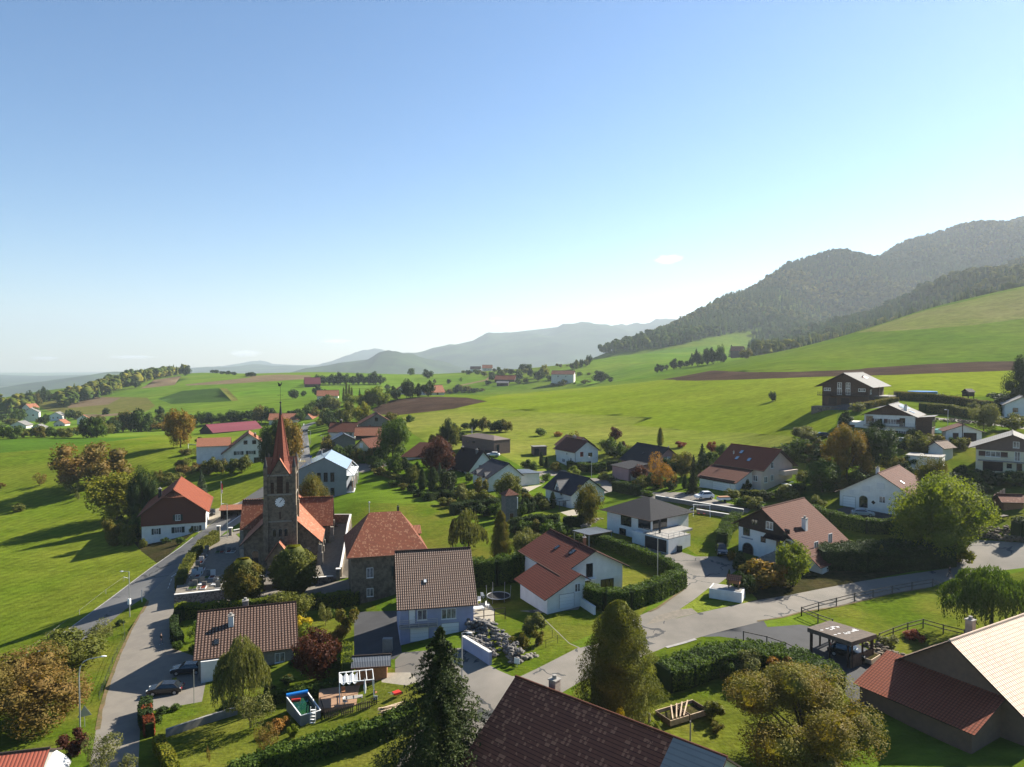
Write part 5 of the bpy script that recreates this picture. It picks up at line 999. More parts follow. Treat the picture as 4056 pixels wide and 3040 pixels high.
T('N',450,700,560,100,'bush','lime','pale climbing shrub beside the parked dark car','bush')
T('L',200,1430,690,1000,'round','brown','wide rusty-brown tree filling the lower left corner', d=86)
T('L',640,790,480,560,'round','olive','olive-brown bushy tree between the two roads, lower left')
T('L',880,560,340,200,'sparse','grey','small grey shrub-like tree on the verge of the main road')
T('L',640,1560,1350,210,'bush','purple','dark reddish bush beside the plastic-covered shed','bush')
T('L',900,1720,1380,290,'sparse','grey','pale leafy sapling at the bottom left roadside')
T('L',1130,1700,1540,160,'sparse','grey','second pale sapling at the bottom, nearer the road')
T('L',1060,400,345,70,'bush','dark','dark low bush with pale stump beside the verge','bush')
T('-',1745,3160,2490,600,'spruce','spruce','tall dark spruce in the lower centre, in front of the driveway', d=66)
T('-',2450,2850,2375,385,'thuja','olive','large shimmering birch-like tree at the road, lower centre', name='birch_tree')
T('-',3190,3080,2675,560,'oval','maple','big olive and orange maple in the lower right garden', d=68)
T('S',1230,380,200,130,'bush','grey','pale slender shrub on the shady bank below the car park','bush')
T('S',1500,420,200,260,'bush','grey','pale grey-green round shrub on the shady bank','bush')
T('S',1750,440,240,200,'bush','orange','orange-tipped shrub beside the pale round shrub','bush')
T('S',1160,750,600,190,'bush','olive','round olive bush beside the wooden compost frames','bush')
T('S',230,760,530,190,'bush','grey','silver-green shrub behind the big sagging roof','bush')
T('S',1200,880,800,110,'bush','mixed','little round rusty shrub on the garden lawn','bush')
T('S',350,790,700,120,'bush','gold','yellow climber spilling over the sagging roof edge','bush', d=70)
T('S',640,860,790,130,'bush','lime','low green clump beside the stone posts','bush')
T('R',250,430,250,300,'bush','autumn','rusty golden shrub right of the white well-house','bush')
T('R',460,430,110,240,'oval','lime','bright lime shrub tree by the roadside, below the stairs')
T('R',90,500,330,130,'bush','dark','dark shrub behind the white well-house','bush')
T('R',1130,290,110,70,'poplar','olive','narrow olive shrub in the shady bank','bush')
T('R',1960,830,255,700,'willow','green','broad weeping willow beside the paddock, right edge')
T('R',1380,840,765,150,'bush','red','crimson dwarf maple on the paddock lawn','bush')
T('R',1180,880,800,140,'bush','grey','pale grass-like shrub behind the carport','bush')
T('P',1700,1130,890,230,'bush','grey','cream-tinted bush in the fenced garden, topmost of three','bush')
T('P',1540,1310,1130,180,'bush','mixed','rusty olive bush in the fenced garden, lowest of three','bush')
T('P',1740,1260,1110,130,'bush','mixed','rusty small bush in the fenced garden, rightmost of three','bush')
T('P',1640,310,30,300,'round','grey','silvery tree at the end of the tall dark hedge')
T('Q',1900,640,430,60,'thuja','dark','narrow little cypress beside the white well-house')
T('-',1375,2500,2410,80,'bush','mixed','reddish round shrub at the right end of the clipped hedge','bush')
T('-',1290,2480,2390,50,'sparse','grey','slim young tree on the small lawn beyond the clipped hedge')
# --- groups that nothing tells apart
def row(pts, kind, cols, label, group, cat='tree', hv=.15, d=None):
    for i, (z, x, yb, h, w_) in enumerate(pts):
        T(z, x, yb, yb - h * rnd.uniform(1 - hv, 1 + hv), w_ * rnd.uniform(.9, 1.1), kind if isinstance(kind, str) else kind[i % len(kind)], cols[i % len(cols)], label, cat, group, d=d)
row([('F',x,y,h,w_) for x,y,h,w_ in ((1740,125,55,110),(1820,110,50,90),(1890,140,70,110),(1960,140,90,120),(1700,250,70,110),(1760,220,60,90),(1850,280,80,110),(1800,300,70,90),(1960,310,120,130),(2060,250,90,100),(1720,320,90,130),(2100,300,120,110))], ['round','sparse'], ['mixed','olive','brown','grey'], 'one of the small orchard trees left of the white gabled farmhouse', 'orchard trees by the white gabled farmhouse')
row([('G',90,690,170,160),('G',230,680,150,150),('G',350,690,160,150),('G',470,670,210,200)], 'round', ['olive','mixed','green'], 'one of the larger fruit trees in a row before the white gabled farmhouse', 'fruit trees in a row before the farmhouse')
row([('A',1750,910,70,80),('A',1845,920,60,90)], 'round', ['olive'], 'one of two small trees near the goalpost on the left meadow', 'two small trees near the goalpost')
row([('A',x,y,h,w_) for x,y,h,w_ in ((30,850,110,170),(110,860,110,150),(200,850,90,110),(280,845,80,100),(340,850,90,110),(420,845,80,100),(480,850,80,110),(560,850,90,120),(620,840,80,100),(680,830,90,110),(760,850,150,150),(850,850,150,140),(930,835,130,120),(1000,815,120,130),(1080,800,170,170),(1170,800,180,170),(1250,800,160,150),(1320,790,110,120),(1390,780,60,90),(880,740,70,80),(810,735,60,90),(990,735,70,60),(1400,715,70,90),(1480,760,130,110),(1640,760,120,100),(1700,745,90,100))], ['round','bush','oval'], ['dark','green','olive','dark','mixed'], 'one of the dark broadleaf trees in the belt beyond the left meadow', 'tree belt beyond the left meadow', d=None)
row([('A',x,y,h,w_) for x,y,h,w_ in ((160,720,130,110),(390,735,90,90),(350,730,60,70),(600,690,80,50),(650,690,90,100),(690,690,70,80),(70,640,40,60),(20,700,50,90),(100,740,60,120),(300,700,110,90),(430,700,50,70))], 'round', ['green','dark','olive'], 'one of the garden trees among the small houses at far left', 'garden trees at far left')
row([('A',270,590,140,90),('A',310,580,120,80),('A',365,555,140,100),('A',430,530,80,90),('A',500,520,70,90),('A',560,505,60,80)], 'round', ['dark','mixed','dark'], 'one of the tall trees at the left end of the maize field', 'trees at the left end of the maize field')
row([('A',x,y,h,w_) for x,y,h,w_ in ((1770,740,100,110),(1850,730,90,120),(1940,720,90,120),(2030,715,90,120),(2110,705,85,110),(2190,700,75,110))], 'round', ['green','dark'], 'one of the trees in the hedgerow above the crimson barn', 'hedgerow above the crimson barn')
row([('B',x,y,h,w_) for x,y,h,w_ in ((30,690,60,90),(110,690,70,110),(190,690,70,100),(300,720,140,150),(370,720,120,120),(640,710,80,90),(700,680,100,100),(760,670,90,90),(560,660,50,80),(620,655,60,80))], 'round', ['dark','green','green','mixed'], 'one of the trees behind the barns at the bend of the road', 'trees behind the barns at the road bend')
T('A',930,645,590,60,'bush','dark','single dark bush on the stubble strip, far left','bush')
T('A',1408,665,580,75,'oval','dark','single tall dark tree at the foot of the far green hill')
T('A',1425,790,720,140,'bush','autumn','rust-orange bushy tree left of the tall golden tree','bush')
T('A',1187,415,330,75,'round','dark','single round tree at the edge of the dark wood on the hill')
T('A',1628,310,222,85,'round','dark','large round tree on the far hill top at the end of the wood')
row([('A',x,y,h,w_) for x,y,h,w_ in ((1860,285,25,40),(1900,288,28,45),(1950,295,30,50),(2000,300,30,50),(2050,303,25,45),(2180,310,28,60),(2210,312,30,50))], 'round', ['dark'], 'one of the tree clumps peeping over the far hill crest, left of the spire', 'tree clumps on the far crest')
row([('B',x,y,h,w_) for x,y,h,w_ in ((180,312,28,50),(210,314,34,55),(235,312,28,45))], 'round', ['dark'], 'one of three crest trees between hill top and spire', 'three crest trees left of the spire')
row([('B',x,y,h,w_) for x,y,h,w_ in ((1060,260,60,70),(1100,268,80,80),(1145,275,82,80),(1190,275,75,75),(1230,272,60,70),(1255,268,50,50))], 'round', ['dark','green'], 'one of the trees of the copse crowning the far green hill', 'copse crowning the green hill')
row([('B',x,y,h,w_) for x,y,h,w_ in ((700,385,55,60),(740,388,70,70),(780,385,75,70),(840,385,75,75),(900,385,80,80),(940,388,90,80),(990,385,95,85),(1040,385,90,80),(1100,388,80,75),(1150,385,85,80),(1200,385,80,75),(1250,385,95,85),(1300,385,100,80),(1345,385,80,70))], 'round', ['dark','green','dark'], 'one of the trees in the long copse below the hill crest', 'long copse below the hill crest')
T('B',575,510,430,95,'round','dark','round tree left of the dark red farm on the hill')
T('B',670,490,440,50,'round','green','small pale tree left of the dark red farm')
T('B',795,495,395,80,'round','dark','tall round tree right of the dark red farm')
T('B',858,500,430,50,'round','dark','small round tree at the right end of the dark red farm')
row([('B',740,610,80,110),('B',820,620,90,110),('B',900,610,130,110),('B',870,560,80,100),('B',720,650,70,110),('B',950,600,80,90)], 'round', ['green','dark','grey'], 'one of the grey-green trees below the dark red farm', 'trees below the dark red farm')
row([('B',1020,530,130,30),('B',1045,530,145,34),('B',1070,530,140,34),('B',1092,530,110,30)], 'poplar', ['grey'], 'one of the grey poplars standing close together on the green hill', 'close row of poplars')
T('B',1090,560,470,130,'round','lime','lime-green round tree left of the darker ones, mid distance')
T('B',1190,580,475,110,'round','yellow','yellow-green tree between the lime tree and the taller green one')
T('B',1330,580,410,170,'round','lime','tall bright green tree at the foot of the ploughed slope')
T('B',1240,600,440,130,'round','olive','olive tree left of the tall bright green tree')
T('B',1160,500,420,40,'spruce','dark','small dark conifer behind the poplars')
T('B',1405,520,425,80,'round','green','green tree right of the tall bright one')
T('B',1475,530,405,85,'round','dark','dark round roadside tree, first of four going right')
T('B',1572,505,345,125,'round','dark','largest dark round roadside tree, above the little orange roof')
T('B',1670,495,380,75,'oval','dark','narrow dark roadside tree between the two large round ones')
T('B',1760,490,360,120,'round','dark','dark round roadside tree beside the pinkish gabled house')
T('B',1405,430,385,60,'round','green','far round tree above the roadside trees')
T('B',1050,740,540,170,'oval','olive','tall olive tree at the foot of the ploughed slope, left of two')
T('B',1180,740,550,150,'oval','yellow','tall yellowish tree at the foot of the ploughed slope, right of two')
T('B',930,730,600,150,'round','dark','dark spreading tree above the brown-red roof')
T('B',890,760,640,110,'round','dark','dark tree directly left of the brown-red roof')
T('B',815,745,690,90,'bush','olive','round olive bush on the roadside embankment','bush')
T('B',1430,720,640,90,'round','mixed','reddish tree right of the grey gabled house')
T('B',1600,710,650,80,'bush','green','rounded shrub on the field edge below the ploughed slope','bush')
T('B',1260,790,720,110,'bush','olive','olive shrub before the grey gabled house','bush')
T('B',910,960,865,180,'round','mixed','rusty round tree behind the grey solar-roofed building')
T('B',1100,1060,960,130,'bush','dark','dark shrub right of the grey solar-roofed building','bush')
T('B',1200,1060,960,110,'round','olive','olive tree beside the yellow gabled house')
T('B',1320,1180,1110,110,'bush','mixed','brown shrub beside the parked dark car','bush')
row([('C',170,790,100,90),('C',250,790,115,100),('C',330,800,90,80),('C',400,800,110,120),('C',450,800,100,90)], 'round', ['dark','mixed','dark'], 'one of the dark reddish trees right behind the brown modern house', 'trees behind the brown modern house')
T('C',495,800,740,40,'sparse','grey','thin small tree beside the reddish trees')
T('B',1610,305,245,60,'round','green','single round tree on the far crest, left of two')
T('B',1757,335,255,90,'round','dark','large single round tree on the far crest, right of two')
T('B',1345,278,254,45,'round','dark','small round tree right of the crest copse')
T('B',1457,292,262,30,'round','mixed','tiny reddish tree on the far crest')
T('B',1943,380,340,40,'round','dark','small round tree on the far slope above the winding road')
T('B',1818,375,337,30,'round','grey','small grey tree on the far slope')
T('B',2045,362,325,38,'sparse','green','small tree on the far slope right of the round one')
row([('B',x,y,h,w_) for x,y,h,w_ in ((1850,470,50,60),(1900,468,45,60),(1950,465,40,60),(2000,460,45,60),(2050,458,60,80),(2110,455,50,70),(2170,455,45,70))], 'round', ['dark','olive','mixed'], 'one of the hedgerow trees right of the pinkish gabled house', 'hedgerow right of the pinkish gable')
row([('C',x,y,h,w_) for x,y,h,w_ in ((30,455,60,70),(90,455,50,60),(170,450,30,50),(240,445,30,60),(330,350,50,60),(370,330,40,50),(420,320,60,60),(520,345,50,70),(570,345,50,70),(180,285,30,50),(80,285,20,40),(220,283,28,40),(350,275,30,40),(390,265,30,40),(470,250,30,50),(560,235,25,40),(600,270,60,70),(650,265,50,60),(720,215,30,40),(680,225,35,45),(760,205,25,40),(620,215,25,40),(560,280,30,50))], 'round', ['dark','green','olive','mixed'], 'one of the trees among the farms of the far hamlet', 'trees of the far hamlet')
T('C',740,355,255,95,'round','dark','large dark tree right of the far red-roofed farm')
T('C',665,320,250,60,'round','dark','dark round tree between far farm and large dark tree')
T('C',785,320,215,80,'oval','yellow','pale yellow autumn tree behind the large dark tree, far hollow')
T('C',870,345,305,70,'bush','dark','bush in front of the wide pale barn','bush')
T('C',843,203,155,60,'round','dark','single round tree on the skyline above the far barn')
T('C',922,185,160,30,'round','grey','tiny pale tree on the skyline')
row([('C',x,y,h,w_) for x,y,h,w_ in ((1030,250,55,50),(1070,245,80,50),(1110,235,75,50),(1150,225,60,50),(1180,215,75,60))], ['round','oval'], ['dark','olive'], 'one of the trees in the small clump on the far green slope', 'clump on the far green slope')
row([('C',900,225,22,28),('C',930,235,28,30),('C',990,225,15,30)], 'round', ['mixed'], 'one of three tiny trees on the far green slope', 'three tiny slope trees')
T('C',1280,365,268,140,'round','dark','big dome-shaped dark tree alone at the far field edge')
T('C',1365,362,315,50,'bush','dark','small bush touching the dome-shaped tree','bush')
row([('C',x,y,h,w_) for x,y,h,w_ in ((870,395,25,60),(950,390,45,70),(1055,380,15,30),(1145,375,28,70),(1100,305,28,50),(1177,300,18,30),(1040,310,18,30))], 'bush', ['green','olive'], 'one of the low bushes along the far field edge', 'bushes along the far field edge', 'bush')
row([('D',x,y,h,w_) for x,y,h,w_ in ((10,355,110,70),(60,340,80,60),(110,325,60,50),(190,315,110,90),(270,305,75,80),(330,290,70,80),(395,280,120,70),(450,280,165,70),(500,270,100,70),(560,265,190,120),(620,255,190,110),(700,245,190,80),(740,240,90,60))], ['oval','round'], ['dark','dark','green'], 'one of the dark trees in the belt climbing below the wooded hill', 'dark belt below the wooded hill')
T('D',820,180,50,90,'spruce','dark','dark conifer beside the far pink roof')
T('D',980,200,95,130,'round','mixed','round tree right of the far pink roof')
# --- garden fill, by neighbourhood
def fill(z, items, label, group, cols, kinds=('bush', 'round', 'oval')):
    for i, (x, y, h, w_) in enumerate(items): T(z, x, y, y - h, w_, kinds[i % len(kinds)], cols[i % len(cols)], label, 'tree' if kinds[i % len(kinds)] != 'bush' else 'bush', group, name='garden_tree' if kinds[i % len(kinds)] != 'bush' else 'garden_shrub')
GC = ['dark','green','olive','mixed','dark','green']
fill('H',[(290,690,80,110),(90,480,110,120),(140,475,90,100),(190,520,110,110),(30,500,90,90),(330,600,90,90)],'one of the shrubs and small trees around the yellow gabled house','garden of the yellow gabled house',GC)
fill('H',[(640,690,190,150),(730,700,150,130),(1080,610,150,120),(1060,500,90,110),(880,600,110,120),(1380,790,120,90),(770,960,90,130),(880,1000,100,150),(1080,1060,90,160),(1200,1090,110,180),(960,960,90,110),(620,760,70,100)],'one of the dark shrubs crowding round the purple tree and cypresses','shrubs round the purple tree',GC)
fill('H',[(1560,1190,150,200),(1700,1200,170,190),(1440,1190,120,180),(2010,1180,150,130),(2080,1130,150,120),(1230,600,60,90)],'one of the dark shrubs between the pale willow and the transformer tower','shrubs by the transformer tower',['dark','green'])
fill('I',[(150,1170,170,80),(210,1160,190,80),(270,1150,180,90),(330,1130,160,110)],'one of the dark cypresses in the row right of the transformer tower','cypress row by the transformer tower',['dark','spruce'],('thuja',))
fill('I',[(120,1400,120,170),(250,1400,150,200),(390,1390,150,180),(500,1400,170,170),(620,1400,160,170),(720,1430,120,170),(840,1440,110,150),(880,1500,90,150),(980,1540,80,150),(450,1290,100,140),(90,1310,90,130)],'one of the dense garden shrubs between transformer tower and villa carport','garden between tower and villa',['dark','green','mixed','dark','grey','green'])
fill('I',[(1420,520,200,170),(1300,500,130,160),(1480,470,120,130),(1390,420,120,110),(1500,620,120,130),(1650,880,170,200),(1780,860,170,200),(1950,760,250,190),(2060,640,190,170),(1960,600,130,150),(840,640,80,120),(940,660,90,130),(1130,660,110,130)],'one of the shrubs and trees round the pink house and the tall white house','gardens of the pink and tall white houses',['green','dark','mixed','purple','green','olive'])
fill('J',[(150,880,110,110),(210,850,130,100),(420,900,150,120),(720,640,140,130),(900,980,110,180),(1010,1070,90,200),(1180,1090,90,200),(1320,1000,110,180),(1450,980,110,180),(1700,930,120,180),(500,720,180,150),(690,560,120,120)],'one of the shrubs and trees round the beige house','garden of the beige house',['dark','spruce','green','dark','olive','green'])
fill('J',[(1450,470,100,150),(1540,490,110,150),(1900,520,120,170),(2030,480,170,170),(1850,560,80,150),(1900,840,170,200),(2060,880,170,190),(1760,800,150,170),(1980,620,110,150),(1420,560,80,130),(2090,700,160,150)],'one of the trees filling the slope between beige house and golden tree','trees between beige house and golden tree',['green','dark','olive','green','mixed'])
fill('K',[(60,400,170,190),(150,450,160,180),(500,720,160,180),(580,650,130,150),(830,560,150,160),(920,560,150,160),(990,640,170,170),(1030,520,120,150),(640,730,120,150),(330,760,130,140)],'one of the trees crowding behind the long white house','trees behind the long white house',['mixed','dark','green','dark','olive'])
fill('K',[(1540,700,150,220),(1620,830,160,220),(1700,700,140,200),(1830,680,140,250),(1960,700,130,250),(2090,700,140,250),(2190,720,150,200),(1700,820,120,180),(1820,780,100,150),(1550,600,100,160)],'one of the dark shrubs on the shady bank below the cream house','shady bank below the cream house',['dark','dark','green'])
fill('K',[(470,1480,140,180),(560,1490,150,190),(650,1400,110,150),(760,1500,180,90),(880,1500,150,200),(1000,1500,150,200),(1120,1500,160,200),(1250,1510,170,200),(1010,1260,110,130),(150,1500,120,150),(1640,1240,100,160),(1480,1420,180,170)],'one of the dark shrubs in the overgrown hedge bank above the curving road','hedge bank above the curving road',['dark','spruce','dark','mixed'])
fill('E',[(1500,1190,120,150),(1580,1150,90,120),(600,980,110,150),(1000,1150,120,150),(900,1200,130,150),(740,1120,100,140),(1300,1240,90,150),(1130,1180,130,150),(1650,770,100,120),(1850,790,120,140),(2050,800,130,150),(2160,930,120,140),(1450,1160,100,100),(1000,1060,90,130)],'one of the trees and shrubs in the terraced gardens at upper right','terraced gardens at upper right',['olive','mixed','green','grey','dark'])
fill('B',[(1000,890,70,100),(960,1010,90,110),(1150,1050,110,110),(1230,1070,120,110),(1390,1010,90,90),(1350,1060,130,120),(1340,750,90,90),(1500,745,60,110),(860,705,110,100),(1440,700,70,90),(1060,1010,80,90),(1290,1100,90,110)],'one of the trees among the houses beside the main road embankment','trees among the houses by the embankment',GC)
fill('H',[(1640,1060,110,170),(1500,1130,90,150),(1960,1060,110,160),(2080,1020,110,150),(1180,930,100,140),(1290,880,80,120),(480,840,80,130),(600,870,70,130),(700,900,90,140)],'one of the shrubs along the upper edge of the big shady lawn','upper edge of the big lawn',['dark','olive','green','mixed'])
fill('I',[(250,640,120,120),(330,650,110,110),(600,660,110,130),(1180,760,90,130),(1270,800,90,120),(1420,900,120,150),(1530,910,130,150),(80,960,110,130),(230,950,90,120),(1080,900,90,110)],'one of the shrubs between the navy-roofed houses and the upper lane','shrubs between navy-roofed houses and lane',['dark','green','mixed','olive'])
fill('G',[(1720,560,120,130),(1850,560,140,140),(1960,560,130,150),(2060,520,150,130),(1780,430,90,110),(1500,330,110,110),(1380,600,80,90),(2080,640,90,130)],'one of the trees right behind the grey solar-roofed building','trees behind the grey solar-roofed building',['dark','mixed','green','dark'])
fill('C',[(130,300,40,60),(200,300,38,50),(260,310,40,60),(330,320,45,60),(400,300,45,60),(450,290,45,60),(500,300,50,60),(560,300,45,60),(620,290,45,60),(300,390,40,60),(560,380,45,70),(620,370,40,60),(900,330,35,60),(830,345,40,60)],'one of the small hazy trees round the far hollow farms','trees round the far hollow farms',['dark','green','olive'],('round',))
fill('H',[(1080,330,150,120),(1250,300,110,120),(1300,310,130,120),(960,330,80,110),(1330,150,70,110),(1230,200,90,110),(1120,590,70,90)],'one of the trees along the meadow edge left of the brown modern house','meadow edge by the brown modern house',['dark','olive','dark','mixed'])
fill('M',[(130,1200,100,120),(160,1290,110,120),(1180,830,60,110),(1700,1330,120,150),(2060,1500,120,180),(1480,1660,90,120),(1560,1500,110,120),(1990,900,110,120),(2080,850,120,130)],'one of the shrubs round the house with the speckled brown roof','garden of the speckled-roof house',['dark','green','mixed'])
fill('N',[(150,1180,160,190),(280,1010,90,150),(450,960,80,130),(1100,960,120,190),(1600,760,110,160),(60,1010,110,130),(1180,900,110,170),(1800,640,90,170)],'one of the shadowy shrubs in the sunken garden at lower left','sunken garden at lower left',['dark','dark','green'])
fill('F',[(1380,460,110,100),(1290,840,150,130),(1230,720,140,140),(1170,800,110,110),(1100,870,130,120),(1350,1000,90,80),(1560,950,50,90),(1700,960,60,90),(1800,860,60,80)],'one of the shrubs close to the white and red farmhouse','garden of the white and red farmhouse',['dark','green','olive'])
fill('S',[(1060,420,160,150),(1340,430,150,160),(1650,470,150,160),(1900,470,140,150),(2050,560,150,160),(820,470,120,170)],'one of the shrubs on the shady bank below the car park','shady bank below the car park',['dark','green','mixed'])
fill('Q',[(2050,640,150,150),(2130,700,150,140),(2180,560,160,130),(2000,420,180,150),(2080,500,150,150),(1940,330,110,110)],'one of the shrubs behind the white cistern','shrubs behind the white cistern',['dark','mixed','autumn'])
# --- hedges
def hedge(z, pts, h, w_, col, label, ls=.11, dens=60, lift=0, d=None, name='hedge'):
    P3 = [gnd(*zp(z, *p)) + Vector((0, 0, lift)) for p in pts]; g = np.random.default_rng(int(abs(P3[0].x) * 10)); core = MB(); PP = []; DD = []
    for a, b in zip(P3, P3[1:]):
        L = (b - a).length; t = (b - a) / L; sv = Vector((t.y, -t.x, 0)).normalized(); n = max(1, int(L / 1.5))
        for i in range(n):
            p, q = a.lerp(b, i / n), a.lerp(b, (i + 1) / n); e = t * .15
            vs = [c + sv * s_ * w_ * .42 + Vector((0, 0, zz)) for c in (p - e, q + e) for s_, zz in ((-1, -.6 - lift), (1, -.6 - lift), (1, h * .93), (-1, h * .93))]
            core.add(vs, [(0,1,2,3),(7,6,5,4),(0,4,5,1),(1,5,6,2),(2,6,7,3),(3,7,4,0)])
        m = int(L * (2 * h + w_) * dens); u = g.random(m); f = g.random(m) * (2 * h + w_)
        off = np.where(f < h, -w_/2, np.where(f < h + w_, f - h - w_/2, w_/2)); zz = np.where(f < h, f, np.where(f < h + w_, h, f - h - w_))
        wob = .10 * np.sin(u * L * 1.7) + .06 * np.sin(u * L * 4.1 + 1); jit = g.normal(0, .05, m)
        base = np.array(a)[None] + u[:, None] * np.array(b - a)[None]
        p = base + (off * (1 + jit + wob * .4))[:, None] * np.array(sv)[None]; p[:, 2] += zz * (1 + wob * .5 + jit * .6)
        nn = np.array(sv)[None] * np.sign(off)[:, None] * (np.abs(off) > w_ * .49)[:, None] + np.array([0, 0, 1.])[None] * ((f >= h) & (f < h + w_))[:, None] + np.array([0, 0, .2])
        PP.append(p); DD.append(nn)
    o = core.build(name, M_('f_dark'), None, label=label, cat='hedge'); V, F, Tn = quads(np.concatenate(PP), np.concatenate(DD), ls, g)
    me = npmesh('leaves', V, F, Tn); me.materials.append(M_('f_' + col)); lo = link(bpy.data.objects.new('leaves', me), o); return o
hedge('M',[(195,935),(190,880),(260,905),(600,880),(900,850),(1290,820)],2.3,1.6,'lime','clipped green hedge along the church lane, left stretch')
hedge('M',[(1740,790),(2110,760),(2330,735)],2.3,1.7,'lime','clipped green hedge along the church lane, right stretch')
hedge('M',[(190,900),(120,1010),(125,1130),(190,1230)],1.7,1.1,'dark','dark hedge bending round the little garden beside the drive')
hedge('F',[(2030,965),(1900,1060),(1800,1190),(1730,1320),(1690,1440)],2.3,1.6,'olive','brownish clipped hedge between cemetery and main road',lift=.9)
hedge('O',[(1010,440),(1000,680)],3.2,1.3,'lime','tall narrow light green hedge between purple tree and yard')
hedge('O',[(0,900),(250,850),(600,800),(900,700)],1.4,1.1,'green','dark green hedge behind the pool, below the purple tree')
hedge('O',[(-400,1900),(0,1700),(500,1560),(1000,1420),(1500,1270),(1800,1100)],1.9,2.0,'green','long glossy laurel hedge with yellow tips across the bottom lawn',.13,50)
hedge('L',[(1400,1500),(1490,1640),(1560,1800)],1.5,1.0,'yellow','short yellow-green hedge beside the road, bottom left')
hedge('L',[(1300,1230),(1330,1390)],1.7,1.0,'red','short red-topped dark hedge at the drive entrance')
hedge('P',[(1010,610),(1300,600),(1570,530)],4.4,2.4,'green','very tall dark hedge behind the blue-grey house')
hedge('Q',[(330,800),(560,870),(800,860),(1100,760),(1380,620)],2.8,2.0,'green','tall thick cypress hedge in front of the dark-red-roofed house')
hedge('Q',[(1360,560),(1180,440),(900,330),(600,220),(330,130)],2.2,1.4,'green','long clipped hedge between the villa drive and the dark-red-roofed house')
hedge('I',[(80,1380),(350,1330),(640,1330)],2.6,1.8,'dark','dark garden hedge left of the villa carport')
hedge('I',[(700,1320),(900,1310),(1000,1240)],2.0,1.5,'dark','low dark hedge below the reddish-brown tree')
hedge('I',[(140,1170),(300,1150),(330,1120)],2.2,1.6,'dark','dark hedge behind the small transformer tower')
hedge('I',[(1310,890),(1450,920),(1600,950)],2.4,1.6,'dark','dark hedge by the small hut of the pink house')
hedge('I',[(760,620),(900,640),(1030,660),(1200,640)],2.2,2.6,'green','green shrub hedge below the tall white house')
hedge('I',[(1220,640),(1340,620)],2.4,1.2,'dark','narrow dark hedge right of the tall white house')
hedge('K',[(60,1040),(250,1110),(600,1190),(1000,1200)],2.6,1.6,'green','long dark clipped hedge above the timber-gabled house')
hedge('K',[(130,1510),(400,1500),(600,1470),(900,1470),(1300,1480),(1480,1500)],3.2,3.0,'dark','tall shady hedge along the road below the gardens')
hedge('K',[(1790,980),(1850,900)],1.9,1.4,'green','clipped green hedge by the fence of the right-hand garden')
hedge('K',[(2130,1260),(2230,1230)],3.4,2.2,'dark','tall dark hedge block at the right edge of the road')
hedge('E',[(820,640),(1150,660),(1500,700),(1900,760)],2.4,3.6,'mixed','long brown-green hedge between the timber chalet garden and the white house')
hedge('E',[(1100,780),(1400,800),(1700,860)],2.6,3.5,'olive','dark olive shrub belt behind the tall lamp on the right slope')
hedge('E',[(480,740),(700,690),(800,680)],1.6,2.4,'mixed','reddish hedge below the timber chalet terrace')
hedge('J',[(780,1560),(850,1380),(960,1300)],2.6,2.0,'green','rounded dark hedge between villa lawn and timber-gabled house')
hedge('J',[(1600,520),(1850,560),(2100,600)],1.8,1.4,'green','hedge behind the beige house garden')
hedge('J',[(1000,950),(1100,960),(1300,960)],1.4,1.6,'olive','low hedge under the beige house')
hedge('S',[(720,470),(900,430),(1150,330),(1450,290),(1800,330),(2050,440),(2200,560)],2.3,4.0,'green','broad curved hedge below the car park fence')
hedge('R',[(670,290),(900,290),(1000,300),(1300,290),(1650,260)],3.4,3.0,'dark','dark overgrown hedge bank above the curving road')
hedge('H',[(880,1010),(1050,960),(1200,1000)],1.8,2.2,'dark','dark shrub hedge at the corner of the big lawn')
hedge('H',[(1180,1170),(1400,1130),(1650,1110),(1780,1130)],2.4,2.6,'dark','dark hedge behind the pale willow')
hedge('H',[(370,700),(560,770),(700,800)],1.2,2.2,'olive','low olive hedge on the slope beside the parked cars')
hedge('N',[(100,1200),(60,1100),(100,960)],1.8,1.2,'dark','very dark hedge along the drive of the lower left house')
